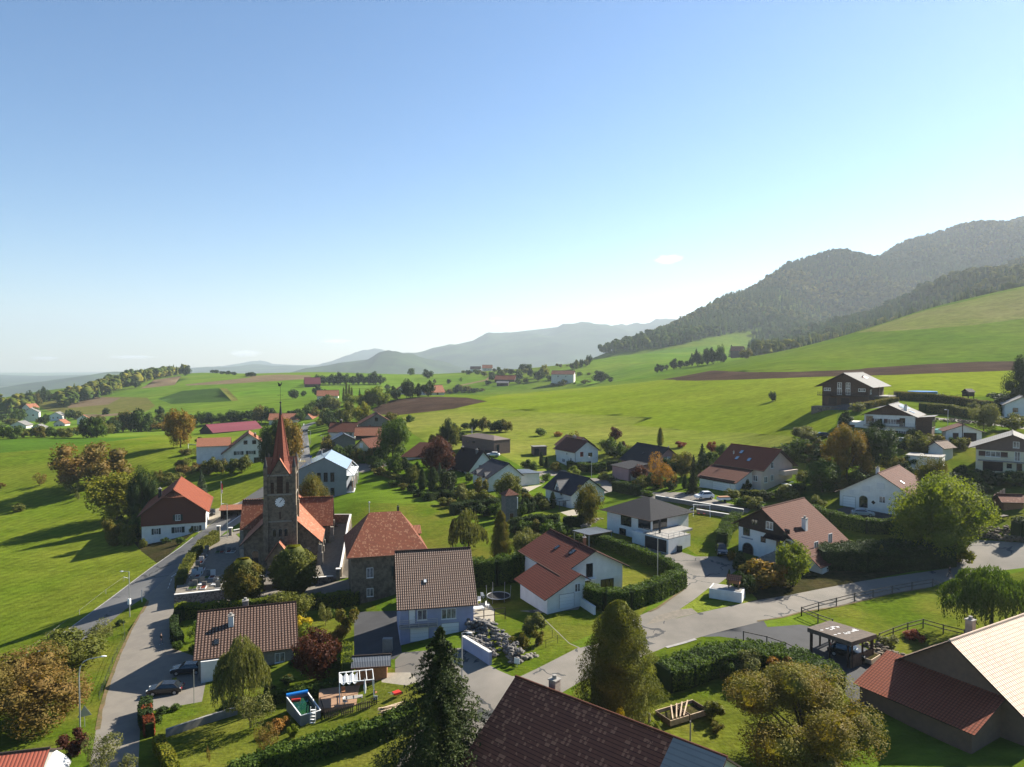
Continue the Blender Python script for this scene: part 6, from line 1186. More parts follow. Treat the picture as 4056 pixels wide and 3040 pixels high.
# --- woods too large to count
def wood(name, label, pts, hs, seed, con=.6):
    g = np.random.default_rng(seed); n = len(pts); x, y = pts[:, 0], pts[:, 1]; z = hz(x, y); h = hs * g.uniform(.7, 1.25, n); pn = np.sin(x / 70 + 2 * np.sin(y / 110)) + np.sin(y / 55 + x / 130); co = g.random(n) < con + .28 * pn; br = .55 + .35 * np.sin(x / 45 + 1.5 * np.sin(y / 60)) * np.sin(y / 38)
    V = []; F = []; Tn = []; b0 = 0
    # conifers: ragged three-tier cones
    ci = np.where(co)[0]; k = 6; a = np.arange(k) * 2 * math.pi / k
    for tier, (z0, z1, r) in enumerate(((.08, .55, .26), (.32, .78, .19), (.58, 1.0, .12))):
        m = len(ci); aa = a[None] + g.uniform(0, 6.28, m)[:, None]; rr = r * h[ci][:, None] * g.uniform(.7, 1.25, (m, k)) * .85
        ring = np.stack([x[ci][:, None] + np.cos(aa) * rr, y[ci][:, None] + np.sin(aa) * rr, (z[ci] + z0 * h[ci])[:, None] + g.uniform(-.03, .03, (m, k)) * h[ci][:, None]], 2)
        apex = np.stack([x[ci], y[ci], z[ci] + z1 * h[ci]], 1)[:, None]; vs = np.concatenate([ring, apex], 1).reshape(-1, 3); V.append(vs)
        i = np.arange(m)[:, None] * (k + 1) + b0; f = np.stack([i + np.arange(k)[None], i + (np.arange(k)[None] + 1) % k, i + k + 0 * np.arange(k)[None]], 2).reshape(-1, 3); F.append(f); Tn.append(np.repeat(g.random(m) * .35, k)); b0 += m * (k + 1)
    # broadleaf: lumpy domes
    bi = np.where(~co)[0]; m = len(bi)
    for lump in range(3):
        cx = x[bi] + g.normal(0, .16, m) * h[bi]; cy = y[bi] + g.normal(0, .16, m) * h[bi]; cz = z[bi] + h[bi] * g.uniform(.40, .72, m); r = h[bi] * g.uniform(.22, .34, m); kk = 6; rings = []
        for lat in (-.7, .1, .75):
            aa = a[None] + g.uniform(0, 6, m)[:, None]; q = r[:, None] * math.cos(lat) * g.uniform(.75, 1.2, (m, kk)); rings.append(np.stack([cx[:, None] + np.cos(aa) * q, cy[:, None] + np.sin(aa) * q, (cz + math.sin(lat) * r)[:, None] + 0 * aa], 2))
        apex = np.stack([cx, cy, cz + r], 1)[:, None]; vs = np.concatenate(rings + [apex], 1).reshape(-1, 3); V.append(vs); i = np.arange(m)[:, None] * 19 + b0; f = []
        for j in range(2):
            for s_ in range(6): t = (s_ + 1) % 6; f += [np.concatenate([i + j*6+s_, i + j*6+t, i + (j+1)*6+t], 1), np.concatenate([i + j*6+s_, i + (j+1)*6+t, i + (j+1)*6+s_], 1)]
        for s_ in range(6): f.append(np.concatenate([i + 12 + s_, i + 12 + (s_ + 1) % 6, i + 18], 1))
        F.append(np.stack(f, 1).reshape(-1, 3)); Tn.append(np.repeat(np.clip(.2 + br[bi] * g.random(m) ** 1.3 * 1.2, 0, 1.3), len(f))); b0 += m * 19
    me = npmesh(name, np.concatenate(V), np.concatenate(F), np.concatenate(Tn)); me.materials.append(M_('wood_cover')); return tag(link(bpy.data.objects.new(name, me)), label=label, cat='forest', kind='stuff')
m = foliage('wood', (.018, .038, .016), (.19, .165, .04), (.03, .06, .022), .0); MATS['wood_cover'] = m; m.node_tree.nodes['Principled BSDF'].inputs['Specular IOR Level'].default_value = 0; m.node_tree.nodes['Principled BSDF'].inputs['Roughness'].default_value = 1
g = np.random.default_rng(4); n = 60000; PX = g.uniform(2330, 4800, n); D = np.sqrt(g.random(n) * (2650**2 - 850**2) + 850**2); X = (PX - CX) / FPX * D * cp; Z = hz(X, D)
YP = 1427 - (Z - H) / D * FPX
low = np.interp(PX, [2330, 2450, 2620, 2760, 2880, 3000, 3090], [1408, 1397, 1380, 1350, 1325, 1312, 1320])
keep = ((PX < 3040) & (D > 1280) & (YP < low) & (Z > 40)) | ((PX >= 2990 + g.normal(0, 15, n)) & (D > 840 + g.normal(0, 15, n)) & (D < 1700)) | ((PX >= 3040) & (D >= 1500))
keep &= g.random(n) < np.where(D > 1500, .42, .30)
wood('forest', 'dense mixed forest covering the steep hill at right', np.stack([X[keep], D[keep]], 1), 20, 5, .68)
# wood on the shoulder of the far left hill
P2 = []
for (px0, y0, d0), (px1, y1, d1), nn in (((440,1550,1000),(560,1518,1150),60),((560,1518,1150),(640,1490,1280),70),((640,1490,1280),(720,1484,1380),60),((230,1580,850),(440,1552,1000),90),((330,1565,950),(560,1508,1300),90),((0,1612,800),(105,1590,850),40)):
    for i in range(nn):
        t = g.random(); d_ = d0 + (d1 - d0) * t + g.normal(20, 30); p_ = px0 + (px1 - px0) * t + g.normal(0, 6); P2.append(((p_ - CX) / FPX * d_, d_))
wood('wood', 'dark wood along the shoulder of the far left hill', np.array(P2), 17, 6, .25)
# distant plain: woods and a far town
P3 = np.stack([g.uniform(-4200, -900, 2500), g.uniform(2600, 5600, 2500)], 1); kk = (np.sin(P3[:, 0] / 190) + np.sin(P3[:, 1] / 240 + P3[:, 0] / 400)) > .35
wood('plain_woods', 'hazy woods scattered over the far plain', P3[kk], 26, 7, .4)
# ---------------------------------------------------------------- the church and its yard
CZ = 2.95
yard = [gnd(692,2403), gnd(800,2387), gnd(909,2370), gnd(1048,2341), gnd(1115,2331), gnd(1201,2323), gnd(1320,2303), gnd(1383,2288), gnd(1393,2180), gnd(1398,2078), gnd(1310,2078), gnd(1200,2060), gnd(1000,2100), gnd(905,2122), gnd(862,2142), gnd(805,2197), gnd(748,2262), gnd(712,2320)]
MB().slab([(p.x, p.y, CZ if i not in (9,10,11,12) else CZ) for i, p in enumerate(yard)], 4.0).build('churchyard', G_['gravel'], kind='structure')
hp_ = gnd(1000,2148); lw = [gnd(935,2125), gnd(1010,2100), gnd(1020,2135), gnd(960,2150)]
MB().slab([(p.x, p.y, CZ + .03) for p in lw], .02).build('lawn_patch', G_['lawn'], kind='structure')
c = empty('church', (-46.6, 142.0, CZ), R(12), label='dark stone village church with slender red spire, clock and rooster vane', cat='church')
def prof(P, pts, y0, y1, m, name='wall', par=None, axis='y'):
    n = len(pts); f = (lambda a, y, z: (a, y, z)) if axis == 'y' else (lambda a, y, z: (y, a, z))
    b = MB().add([f(a, y0, z) for a, z in pts] + [f(a, y1, z) for a, z in pts], [tuple(range(n)), tuple(reversed(range(n, 2*n)))] + [(i, i+n, (i+1) % n + n, (i+1) % n) for i in range(n)])
    return b.build(name, M_(m), par or P)
nv = prof(c, [(-7.3,-3),(-7.3,5.4),(0,12.3),(7.3,5.4),(7.3,-3)], 2.0, 26, 'stone', 'nave_wall')
tr = prof(c, [(13.6,-3),(13.6,6.2),(17.3,10.9),(21,6.2),(21,-3)], -9.2, 9.2, 'stone', 'transept_wall', axis='x')
s_ = .945
roofmesh('nave_roof', [[(-8.1,1.4,4.75),(0,1.4,12.42),(0,26.4,12.42),(-8.1,26.4,4.75)], [(0,1.4,12.42),(8.1,1.4,4.75),(8.1,26.4,4.75),(0,26.4,12.42)]], M_('tile_church'), c, .2)
roofmesh('transept_roof', [[(0,17.3,11.1),(9.8,17.3,11.1),(9.8,12.9,5.5),(0,12.9,5.5)], [(0,17.3,11.1),(0,21.7,5.5),(9.8,21.7,5.5),(9.8,17.3,11.1)]], M_('tile_red_old'), c, .2)
roofmesh('transept_roof', [[(0,17.3,11.1),(-9.8,17.3,11.1),(-9.8,12.9,5.5),(0,12.9,5.5)], [(0,17.3,11.1),(0,21.7,5.5),(-9.8,21.7,5.5),(-9.8,17.3,11.1)]], M_('tile_red_old'), c, .2)
b = MB()
for k in range(20): b.box(-9.8 + k * .5, -9.8 + k * .5 + .3, 17.15, 17.45, 11.1, 11.3); b.box(.2 + k * .48, .5 + k * .48, 17.15, 17.45, 11.1, 11.3)
b.build('ridge_crest', M_('tile_church'), c)
# buttresses with pale quoins
for x, y, hh in ((-7.6,2,4.2),(7.6,2,4.2),(7.6,7.5,4.2),(-7.6,7.5,4.2),(7.6,12.5,4.2),(-7.6,12.5,4.2),(9.5,13.8,5),(9.5,20.8,5),(-9.5,13.8,5)):
    MB().box(x-.55,x+.55,y-.45,y+.45,-3,hh*.6,0).box(x-.38,x+.38,y-.35,y+.35,hh*.6,hh,0).build('buttress', M_('stone_light'), c)
def arch(y, x, z, w, h, st='a', par=None): return opening(par or c, (Vector((0, y, 0)), Vector((1,0,0)), Vector((0,-1,0))), x, z, w, h, st)
for x in (-5.1, 5.1): arch(2.0, x, .6, 1.3, 3.0)
for y in (5, 10): opening(c, (Vector((7.3, 0, 0)), Vector((0,1,0)), Vector((1,0,0))), y, 1.0, 1.1, 3.2, 'a')
opening(c, (Vector((9.2, 0, 0)), Vector((0,1,0)), Vector((1,0,0))), 17.3, 2.0, 1.6, 3.6, 'a')
# tower
tw = prof(c, [(-2.85,-3),(-2.85,19.2),(2.85,19.2),(2.85,-3)], 0, 5.7, 'stone', 'tower')
b = MB()
for z, e in ((15.0,.18),(18.9,.22),(9.6,.12)): b.box(-2.85-e, 2.85+e, -e, 5.7+e, z, z+.3)
b.build('cornice', M_('stone_light'), tw)
for x in (-2.75, 2.75):
    for y in (.1, 5.6):
        MB().box(x-.5,x+.5,y-.5,y+.5,-3,13).box(x-.36,x+.36,y-.36,y+.36,13,19.6).build('corner_buttress', M_('stone'), tw)
        MB().tube([(x,y,19.2),(x,y,20.6)], .42, 8).tube([(x,y,20.6),(x,y,22.9)], [.46,.03], 8, 1).build('pinnacle', [M_('stone'), M_('dark_metal')], tw)
for x, w_, h_ in ((0,1.15,3.9),(-1.45,.62,2.5),(1.45,.62,2.5)): arch(0, x, 15.4, w_, h_ * .88, 'l', tw)
for x in (0,): opening(tw, (Vector((2.85,0,0)), Vector((0,1,0)), Vector((1,0,0))), 2.85, 15.4, 1.15, 3.4, 'l')
for x in (-1.1, 0, 1.1): arch(0, x, 6.7, .62, 1.5, 'a', tw)
arch(0, 0, 10.2, .35, 1.5, 'l', tw)
# four gables round the spire foot
for k in range(4):
    M = Matrix.Translation((0, 2.85, 0)) @ Matrix.Rotation(k * math.pi / 2, 4, 'Z'); pr = [(-2.0,18.9),(0,22.4),(2.0,18.9)]
    g1 = MB().add([M @ Vector((a,-3.0,z)) for a, z in pr] + [M @ Vector((a,-2.0,z)) for a, z in pr], [(0,2,1),(3,4,5),(0,1,4,3),(1,2,5,4),(2,0,3,5)]).build('tower_gable', M_('stone'), tw)
    roofmesh('gable_roof', [[M @ Vector(p) for p in ((-2.15,-3.15,18.75),(0,-3.15,22.5),(0,-.6,22.5),(-2.15,-.6,18.75))], [M @ Vector(p) for p in ((0,-3.15,22.5),(2.15,-3.15,18.75),(2.15,-.6,18.75),(0,-.6,22.5))]], M_('tile_church'), g1, .12)
    MB().tube([M @ Vector((0,-2.9,22.4)), M @ Vector((0,-2.9,23.3))], .07, 5).build('gable_finial', M_('dark_metal'), g1)
n8 = 8; rings = [(19.2,3.0),(20.2,2.35),(21.6,1.78),(23.5,1.45),(31.2,.26)]; vs = [(math.cos((i+.5)*math.pi/4)*r, 2.85+math.sin((i+.5)*math.pi/4)*r, z) for z, r in rings for i in range(8)]
q = [[vs[j*8+i], vs[j*8+(i+1)%8], vs[(j+1)*8+(i+1)%8], vs[(j+1)*8+i]] for j in range(4) for i in range(8)]
sp_ = roofmesh('spire', q, M_('tile_spire') if 'tile_spire' in MATS else tiles('tile_spire', (.34,.105,.068), (.26,.08,.055), .3, .3, .03, 3, False, None, gap=.62), c, .05)
b = MB()
for i in range(8): b.tube([(math.cos((i+.5)*math.pi/4)*r, 2.85+math.sin((i+.5)*math.pi/4)*r, z) for z, r in rings[1:]], [.10,.09,.08,.04], 5)
b.build('spire_ribs', M_('tile_spire'), sp_).name = 'spire_rib'
b = MB(); b.tube([(0,2.85,31),(0,2.85,33.4)], [.30,.06], 8).ball((0,2.85,33.5), .22).tube([(0,2.85,33.5),(0,2.85,36.9)], .035, 6); b.beam((-.6,2.85,35),(.6,2.85,35),.04,.04)
for a in (-.45,.45): b.ball((a,2.85,35),.08,6,4)
b.build('weather_cross', M_('dark_metal'), sp_)
ck = [(-.55,40.75),(-.5,41.25),(-.75,41.6),(-.35,41.5),(-.1,41.15),(.15,41.2),(.2,41.55),(.35,41.6),(.5,41.45),(.36,41.35),(.3,41.0),(.1,40.75),(-.1,40.6),(-.3,40.6)]; ck = [(a * .8, 36.8 + (z - 40.6) * .8) for a, z in ck]; n = len(ck)
MB().add([(a,2.80,z) for a,z in ck]+[(a,2.90,z) for a,z in ck], [tuple(reversed(range(n))), tuple(range(n,2*n))]+[(i,(i+1)%n,(i+1)%n+n,i+n) for i in range(n)]).build('rooster_vane', M_('dark_metal'), sp_)
# clock: 1:07
F = 0.0; cl = MB(); kk = 28; rr = .95; zc = 13.6
cl.add([(0,-.12,zc)]+[(math.cos(i*2*math.pi/kk)*rr,-.12,zc+math.sin(i*2*math.pi/kk)*rr) for i in range(kk)]+[(math.cos(i*2*math.pi/kk)*rr,.0,zc+math.sin(i*2*math.pi/kk)*rr) for i in range(kk)], [(0,1+i,1+(i+1)%kk) for i in range(kk)]+[(1+i,1+kk+i,1+kk+(i+1)%kk,1+(i+1)%kk) for i in range(kk)])
clo = cl.build('clock_face', M_('white_paint'), tw)
b = MB()
for i in range(12):
    a = i*math.pi/6; p = (math.sin(a), math.cos(a)); b.beam((p[0]*.76,-.135,zc+p[1]*.76),(p[0]*.96,-.135,zc+p[1]*.96),.02,.10 if i % 3 else .15)
b.build('numeral_marks', M_('dark_metal'), clo)
for nm, a, l, w_ in (('hour_hand', R(33.5), .58, .11), ('minute_hand', R(42), .88, .07)): MB().beam((-math.sin(a)*.15,-.15,zc-math.cos(a)*.15),(math.sin(a)*l,-.15,zc+math.cos(a)*l),.02,w_).build(nm, M_('dark_metal'), clo)
# entrance porch
po = prof(c, [(-2.2,-3),(-2.2,3.2),(0,6.2),(2.2,3.2),(2.2,-3)], -2.8, 0, 'stone', 'porch')
roofmesh('porch_roof', [[(-2.7,-3.2,2.6),(0,-3.2,6.35),(0,-.02,6.35),(-2.7,-.02,2.6)], [(0,-3.2,6.35),(2.7,-3.2,2.6),(2.7,-.02,2.6),(0,-.02,6.35)]], M_('tile_church'), po, .15)
opening(po, (Vector((0,-2.8,0)), Vector((1,0,0)), Vector((0,-1,0))), 0, 0, 1.9, 3.0, 'a')
opening(po, (Vector((0,-2.84,0)), Vector((1,0,0)), Vector((0,-1,0))), 0, 0, 1.3, 2.3, 'd')
sd2 = MB().box(7.3, 10.2, 21.5, 25, -3, 3.6).build('side_annex', M_('stone'), c); roofmesh('annex_roof', [[(7.3,21.2,5.2),(7.3,25.2,5.2),(10.6,25.2,3.3),(10.6,21.2,3.3)]], M_('tile_red_old'), sd2, .12)
# retaining and yard walls
def wallrun(pts, h, th, top, label, zt=None, m='wall_stone', cap='white_cap', name='stone_wall', cat='wall', down=3.0):
    b = MB(); cc = MB()
    for a, d in zip(pts, pts[1:]):
        a, d = Vector(a), Vector(d); t = (d - a); L = t.length; t = t.normalized(); n = max(1, int(L / 4)) if zt is None else 1
        for i in range(n):
            p, q = a.lerp(d, i / n), a.lerp(d, (i + 1) / n); z0 = zt if zt is not None else None; zp_, zq = (zt, zt) if zt is not None else (p.z + h, q.z + h); s_ = Vector((t.y, -t.x, 0)).normalized() * th / 2; e = t * .0
            vs = [Vector((c_.x, c_.y, zz)) + s_ * k for c_, zz in ((p - e, zp_ - h - down), (q + e, zq - h - down), (q + e, zq), (p - e, zp_)) for k in (-1, 1)]
            b.add(vs, [(0,1,3,2),(2,3,5,4),(4,5,7,6),(6,7,1,0),(0,2,4,6),(1,7,5,3)])
            vs = [Vector((c_.x, c_.y, zz)) + s_ * k * 1.25 for c_, zz in ((p, zp_ + .004), (q, zq + .004), (q, zq + .12), (p, zp_ + .12)) for k in (-1, 1)]
            cc.add(vs, [(0,1,3,2),(2,3,5,4),(4,5,7,6),(6,7,1,0),(0,2,4,6),(1,7,5,3)])
    o = b.build(name, M_(m), None, label=label, cat=cat)
    if cap: cc.build('coping', M_(cap), o)
    return o
mat('white_cap', (.62,.60,.57), .8)
wallrun([gnd(691,2404), gnd(800,2388), gnd(909,2371), gnd(1030,2346)], .6, .45, 0, 'grey rubble retaining wall with white coping under the cemetery', zt=CZ + .35, m='wall_stone')
wallrun([gnd(1120,2331), gnd(1201,2324), gnd(1320,2304)], .6, .4, 0, 'low stone wall right of the church gate', zt=CZ + .5)
wallrun([gnd(1250,2072), gnd(1389,2073), gnd(1379,2112), gnd(1366,2200), gnd(1350,2290)], 2.0, .35, 0, 'tall white-topped yard wall between church and presbytery', zt=None, m='stone', cap='white_cap')
wallrun([gnd(925,2118), gnd(965,2110), gnd(975,2108)], 1.0, .4, 0, 'short curved white-topped wall at the cemetery side gate')
for a, lb in (((1036,2342), 'left'), ((1114,2333), 'right'), ((866,2128), 'far-left'), ((913,2130), 'far-right'), ((1340,2298), 'end')):
    p = gnd(*a); o = empty('gate_pillar', (p.x, p.y, CZ - .2), R(12), label={'left':'white-capped stone pillar left of the main church gate','right':'white-capped stone pillar right of the main church gate','far-left':'white-capped pillar beside the road at the cemetery side gate','far-right':'white-capped pillar beside the lamp at the cemetery side gate','end':'white-capped pillar at the right end of the low church wall'}[lb], cat='pillar')
    MB().box(-.35,.35,-.35,.35,-1.5,1.9).build('shaft', M_('stone_light'), o); MB().box(-.45,.45,-.45,.45,1.9,2.1).build('cap', M_('white_cap'), o)
a, b_ = gnd(1040,2341), gnd(1111,2333)
g_ = empty('iron_gate', (a.x, a.y, CZ - .1), math.atan2(b_.y - a.y, b_.x - a.x), label='grey double iron gate in front of the church', cat='gate'); L = (b_ - a).length
for k in (0, 1):
    b = MB(); x0 = .4 + k * (L - .8) / 2; x1 = x0 + (L - .8) / 2 - .03; b.beam((x0,0,.15),(x1,0,.15),.05,.06); b.beam((x0,0,1.5),(x1,0,1.5),.05,.06)
    for i in range(8): x = x0 + .04 + (x1 - x0 - .08) * i / 7; b.beam((x,0,.1),(x,0,1.7),.03,.03)
    b.build('leaf', M_('steel'), g_)
# graves
GR = [('M',x,y) for x,y in ((505,120),(480,165),(465,205),(440,240),(395,310),(455,320),(375,360),(430,370),(345,400),(400,405),(330,480),(385,490),(320,550),(360,545))]
for i, (z, x, y) in enumerate(GR + [('M',x,y) for x,y in ((640,120),(690,118),(770,112),(820,112),(510,420),(575,415),(600,500),(655,510),(640,560),(620,480),(440,500),(470,540))]):
    p = gnd(*zp(z, x, y)) if False else None
    q = atz(*(lambda t: (t[0], t[1]))((650 + x * .3318, 2150 + y * .3318)), CZ + .03)
    o = empty('grave', q, R(12 + rnd.uniform(-6, 6)), label='one of the graves with upright headstone in the shady cemetery beside the church', cat='grave', group='graves in the church cemetery')
    MB().box(-.45,.45,.7,.85,0,rnd.uniform(.9,1.4)).build('headstone', M_(rnd.choice(['grave_stone','white_cap','grave_stone','stone_light'])), o); MB().box(-.5,.5,-1.0,.69,0,.18).box(-.38,.38,-.88,.6,.18,.22,1).build('border', [M_(rnd.choice(['white_cap','concrete'])), M_(rnd.choice(['grave_stone','f_red','f_green','white_cap']))], o)
# ---------------------------------------------------------------- vehicles
for nm, c in (('white', (.75,.76,.77)), ('black', (.012,.013,.016)), ('grey', (.20,.21,.22)), ('blue', (.03,.06,.16)), ('silver', (.45,.47,.49)), ('dark', (.03,.035,.045))): mat('car_' + nm, c, .25, spec=.7, metal=.0 if nm in ('white',) else .2)
mat('tyre', (.015,.015,.015), .8); mat('lamp_glass', (.6,.6,.58), .1, spec=.8); mat('tail_red', (.35,.01,.01), .3); mat('water', (.01,.06,.05), .05, (.02,.09,.03), .4, spec=.8)
def car(px, py, yaw, col, label, suv=0, z=None, sc=1.0):
    p = gnd(px, py) if z is None else z
    o = empty('parked_car', p, R(yaw), label=label, cat='car'); o.scale = (sc,)*3; W = .88; g_ = .25 * suv
    pr = [(-2.1,.35),(-2.15,.75),(-2.0,.95+g_*.3),(-1.75,1.0+g_*.5),(-1.25,1.42+g_),(.35,1.46+g_),(1.05,1.0+g_*.4),(1.95,.85+g_*.3),(2.15,.65),(2.12,.35)]
    n = len(pr); sec = []
    for y, k in ((-W,0),(-W*.97,1),(W*.97,1),(W,0)): sec.append(y)
    vs = []
    for y, ins in ((-1,1),(1,1)):
        vs += [(x, y*(W - (max(0, z_-.95)*.42)), z_) for x, z_ in pr]
    b = MB().add(vs, [tuple(range(n)), tuple(reversed(range(n,2*n)))]+[(i,i+n,(i+1)%n+n,(i+1)%n) for i in range(n)]); body = b.build('body', M_('car_'+col), o)
    me = body.data; bv = body.modifiers.new('b','BEVEL'); bv.width = .06; bv.segments = 2
    yy = lambda z_: W - max(0, z_-.95)*.42 + .008
    for s_ in (-1,1):
        q = [(-1.6,1.02+g_*.5),(-1.15,1.36+g_),(.30,1.40+g_),(.85,1.04+g_*.4)]; MB().add([(x, s_*yy(z_), z_) for x, z_ in q], [(0,1,2,3) if s_<0 else (3,2,1,0)]).build('side_window', M_('glass'), o)
    MB().add([(.42,-.60,1.45+g_),(.42,.60,1.45+g_),(1.02,.78,1.05+g_*.4),(1.02,-.78,1.05+g_*.4)], [(0,3,2,1)]).build('windscreen', M_('glass'), o).location = (.02,0,.012)
    MB().add([(-1.33,-.60,1.40+g_),(-1.33,.60,1.40+g_),(-1.78,.78,1.03+g_*.5),(-1.78,-.78,1.03+g_*.5)], [(0,1,2,3)]).build('rear_window', M_('glass'), o).location = (-.02,0,.012)
    for x in (-1.32,1.32):
        for s_ in (-1,1):
            w_ = MB().tube([(x,s_*.66,.34),(x,s_*.90,.34)], .34, 14).build('wheel', M_('tyre'), o); MB().tube([(x,s_*.88,.34),(x,s_*.912,.34)], .2, 10).build('rim', M_('steel'), w_)
    for s_ in (-1,1): MB().box(2.02,2.17,s_*.62-.18,s_*.62+.18,.62,.78).build('headlight', M_('lamp_glass'), o); MB().box(-2.17,-2.05,s_*.66-.12,s_*.66+.12,.7,.9).build('tail_light', M_('tail_red'), o)
    return o
J = lambda x, y: zp('J', x, y)
car(*J(570,985), 195, 'white', 'white estate car parked before the white garage door of the beige house', 1)
car(*J(780,1640), -100, 'dark', 'dark blue off-roader with pale roof parked beside the arched-door house', 1)
car(*zp('H',1668,478), 170, 'white', 'small white car in front of the brown modern house')
car(*zp('K',560,1020), -20, 'silver', 'silver-blue estate half hidden behind the long dark hedge')
car(*zp('K',960,275), -35, 'silver', 'silver car below the white two-storey house')
car(*zp('L',1670,820), 188, 'dark', 'dark blue car at the eave of the speckled brown roof, upper of two')
car(*zp('L',1470,1000), 190, 'black', 'black car in the shady drive, lower of two')
car(*zp('F',1990,682), -70, 'black', 'black car standing in the timber carport')
car(*zp('B',682,802), -94, 'black', 'black car driving on the main road towards the village')
car(*zp('B',1305,1122), 175, 'black', 'black car parked by the lane behind the grey solar-roofed building')
car(*zp('B',1118,1172), -80, 'white', 'white car tail beside the gallery of the grey building')
car(*zp('E',1938,888), 185, 'blue', 'bright blue car under the trees on the upper lane')
car(*zp('K',140,215), 170, 'black', 'black car in the shadow behind the golden tree')
car(*zp('R',870,960), -38, 'black', 'black car parked under the flat-roofed carport', 1)
# trailer
p = gnd(*J(800,1020)); o = empty('trailer', p, R(12), label='small white trailer with orange-brown tarp in the beige house drive', cat='trailer')
MB().box(-1.3,1.3,-.7,.7,.5,1.0).build('bed', M_('white_paint'), o); MB().box(-1.25,1.25,-.66,.66,1.0,1.2).build('cover', M_('orange_wood'), o); MB().beam((1.3,0,.55),(2.3,0,.55),.08,.08).build('drawbar', M_('steel'), o)
for s_ in (-1,1): MB().tube([(-.1,s_*.72,.32),(-.1,s_*.9,.32)], .32, 12).build('wheel', M_('tyre'), o)
# ---------------------------------------------------------------- people
def skinmesh(name, joints, edges, mt_, parent, lv=1):
    me = bpy.data.meshes.new(name); me.from_pydata([j[0] for j in joints], edges, []); o = link(bpy.data.objects.new(name, me), parent); me.materials.append(M_(mt_))
    o.modifiers.new('skin', 'SKIN').use_smooth_shade = True
    if not me.skin_vertices: me.skin_vertices_add() if hasattr(me, 'skin_vertices_add') else None
    if me.skin_vertices:
        for i, j in enumerate(joints): me.skin_vertices[0].data[i].radius = j[1] if isinstance(j[1], tuple) else (j[1], j[1]); me.skin_vertices[0].data[i].use_root = i == 0
    s_ = o.modifiers.new('sub', 'SUBSURF'); s_.levels = lv; s_.render_levels = lv; return o
mat('skin', (.50,.30,.22), .6); mat('jeans', (.16,.20,.28), .9); mat('black_cloth', (.012,.012,.014), .9); mat('grey_cloth', (.10,.10,.11), .9); mat('hair', (.05,.03,.02), .8)
def person(px, py, yaw, label, legs, stride=.3, z=None):
    p = gnd(px, py) if z is None else z; o = empty('person', p, R(yaw), label=label, cat='person'); f = stride
    # the body: one continuous figure; local +y is the way the person walks
    Jt = [((0,0,.95),(.15,.11)),((0,0,1.12),(.14,.10)),((0,.01,1.32),(.17,.11)),((0,.02,1.45),(.10,.08)),((0,.03,1.53),.055),((0,.05,1.60),(.075,.09)),((0,.05,1.70),(.08,.095)),((0,.04,1.77),.05),
     ((.18,.01,1.41),.055),((.24,-f*.5,1.15),.043),((.24,-f*.3,.92),.03),((.25,-f*.25,.83),(.035,.02)),
     ((-.18,.01,1.41),.055),((-.24,f*.5,1.16),.043),((-.24,f*.9,.97),.03),((-.24,f*1.05,.90),(.035,.02)),
     ((.09,0,.88),.085),((.10,f*.55,.50),.058),((.10,f*.75,.09),.04),((.10,f*.75+.14,.04),.035),
     ((-.09,0,.88),.085),((-.10,-f*.15,.49),.058),((-.10,-f*1.0,.13),.04),((-.10,-f*1.0+.12,.04),.035)]
    Ed = [(0,1),(1,2),(2,3),(3,4),(4,5),(5,6),(6,7),(2,8),(8,9),(9,10),(10,11),(2,12),(12,13),(13,14),(14,15),(0,16),(16,17),(17,18),(18,19),(0,20),(20,21),(21,22),(22,23)]
    for h_, s_ in ((11,1),(15,-1)):
        c0 = Vector(Jt[h_][0])
        for k in range(5):
            L = (.05,.075,.08,.072,.055)[k]; i0 = len(Jt); off = Vector((s_*.0+.0,(k-2)*.02,-.02 if k else .01)); Jt += [(tuple(c0+off),.011),(tuple(c0+off+Vector((s_*(-.01),(.03 if k==0 else 0)+.006*k,-L*.55))),.009),(tuple(c0+off+Vector((-s_*.025,.02 if k==0 else .01*k*.5,-L))),.007)]; Ed += [(h_,i0),(i0,i0+1),(i0+1,i0+2)]
    skinmesh('body', Jt, Ed, 'skin', o)
    B = lambda ids, ed, k: ([(Jt[i][0], tuple(q*k for q in (Jt[i][1] if isinstance(Jt[i][1], tuple) else (Jt[i][1],)*2))) for i in ids], ed)
    j, e = B([0,1,2,3,8,9,10,12,13,14],[(0,1),(1,2),(2,3),(2,4),(4,5),(5,6),(2,7),(7,8),(8,9)],1.22); skinmesh('jacket', j, e, 'black_cloth', o)
    j, e = B([0,16,17,18,20,21,22],[(0,1),(1,2),(2,3),(0,4),(4,5),(5,6)],1.2); skinmesh('trousers', j, e, legs, o)
    for s_, y in ((1,f*.75),(-1,-f)): MB().ball((s_*.10,y+.06,.05 if s_>0 else .07),.1,8,5,0,(.5,1.35,.55)).build('shoe', M_('white_paint' if legs=='jeans' else 'black_cloth'), o, True)
    MB().ball((0,.03,1.74),.115,10,6,0,(.85,.95,.9)).build('hair', M_('hair'), o, True)
    for s_ in (-1,1): MB().ball((s_*.035,.135,1.665),.014,6,4).build('eye', M_('dark_metal'), o)
    MB().ball((0,.15,1.64),.02,6,4).build('nose', M_('skin'), o)
person(*zp('L',1432,569), 165, 'person in black jacket and pale jeans walking down the village street', 'jeans', .22)
person(*zp('R',1648,357), -80, 'person in dark clothes and backpack striding along the road at right', 'grey_cloth', .32)
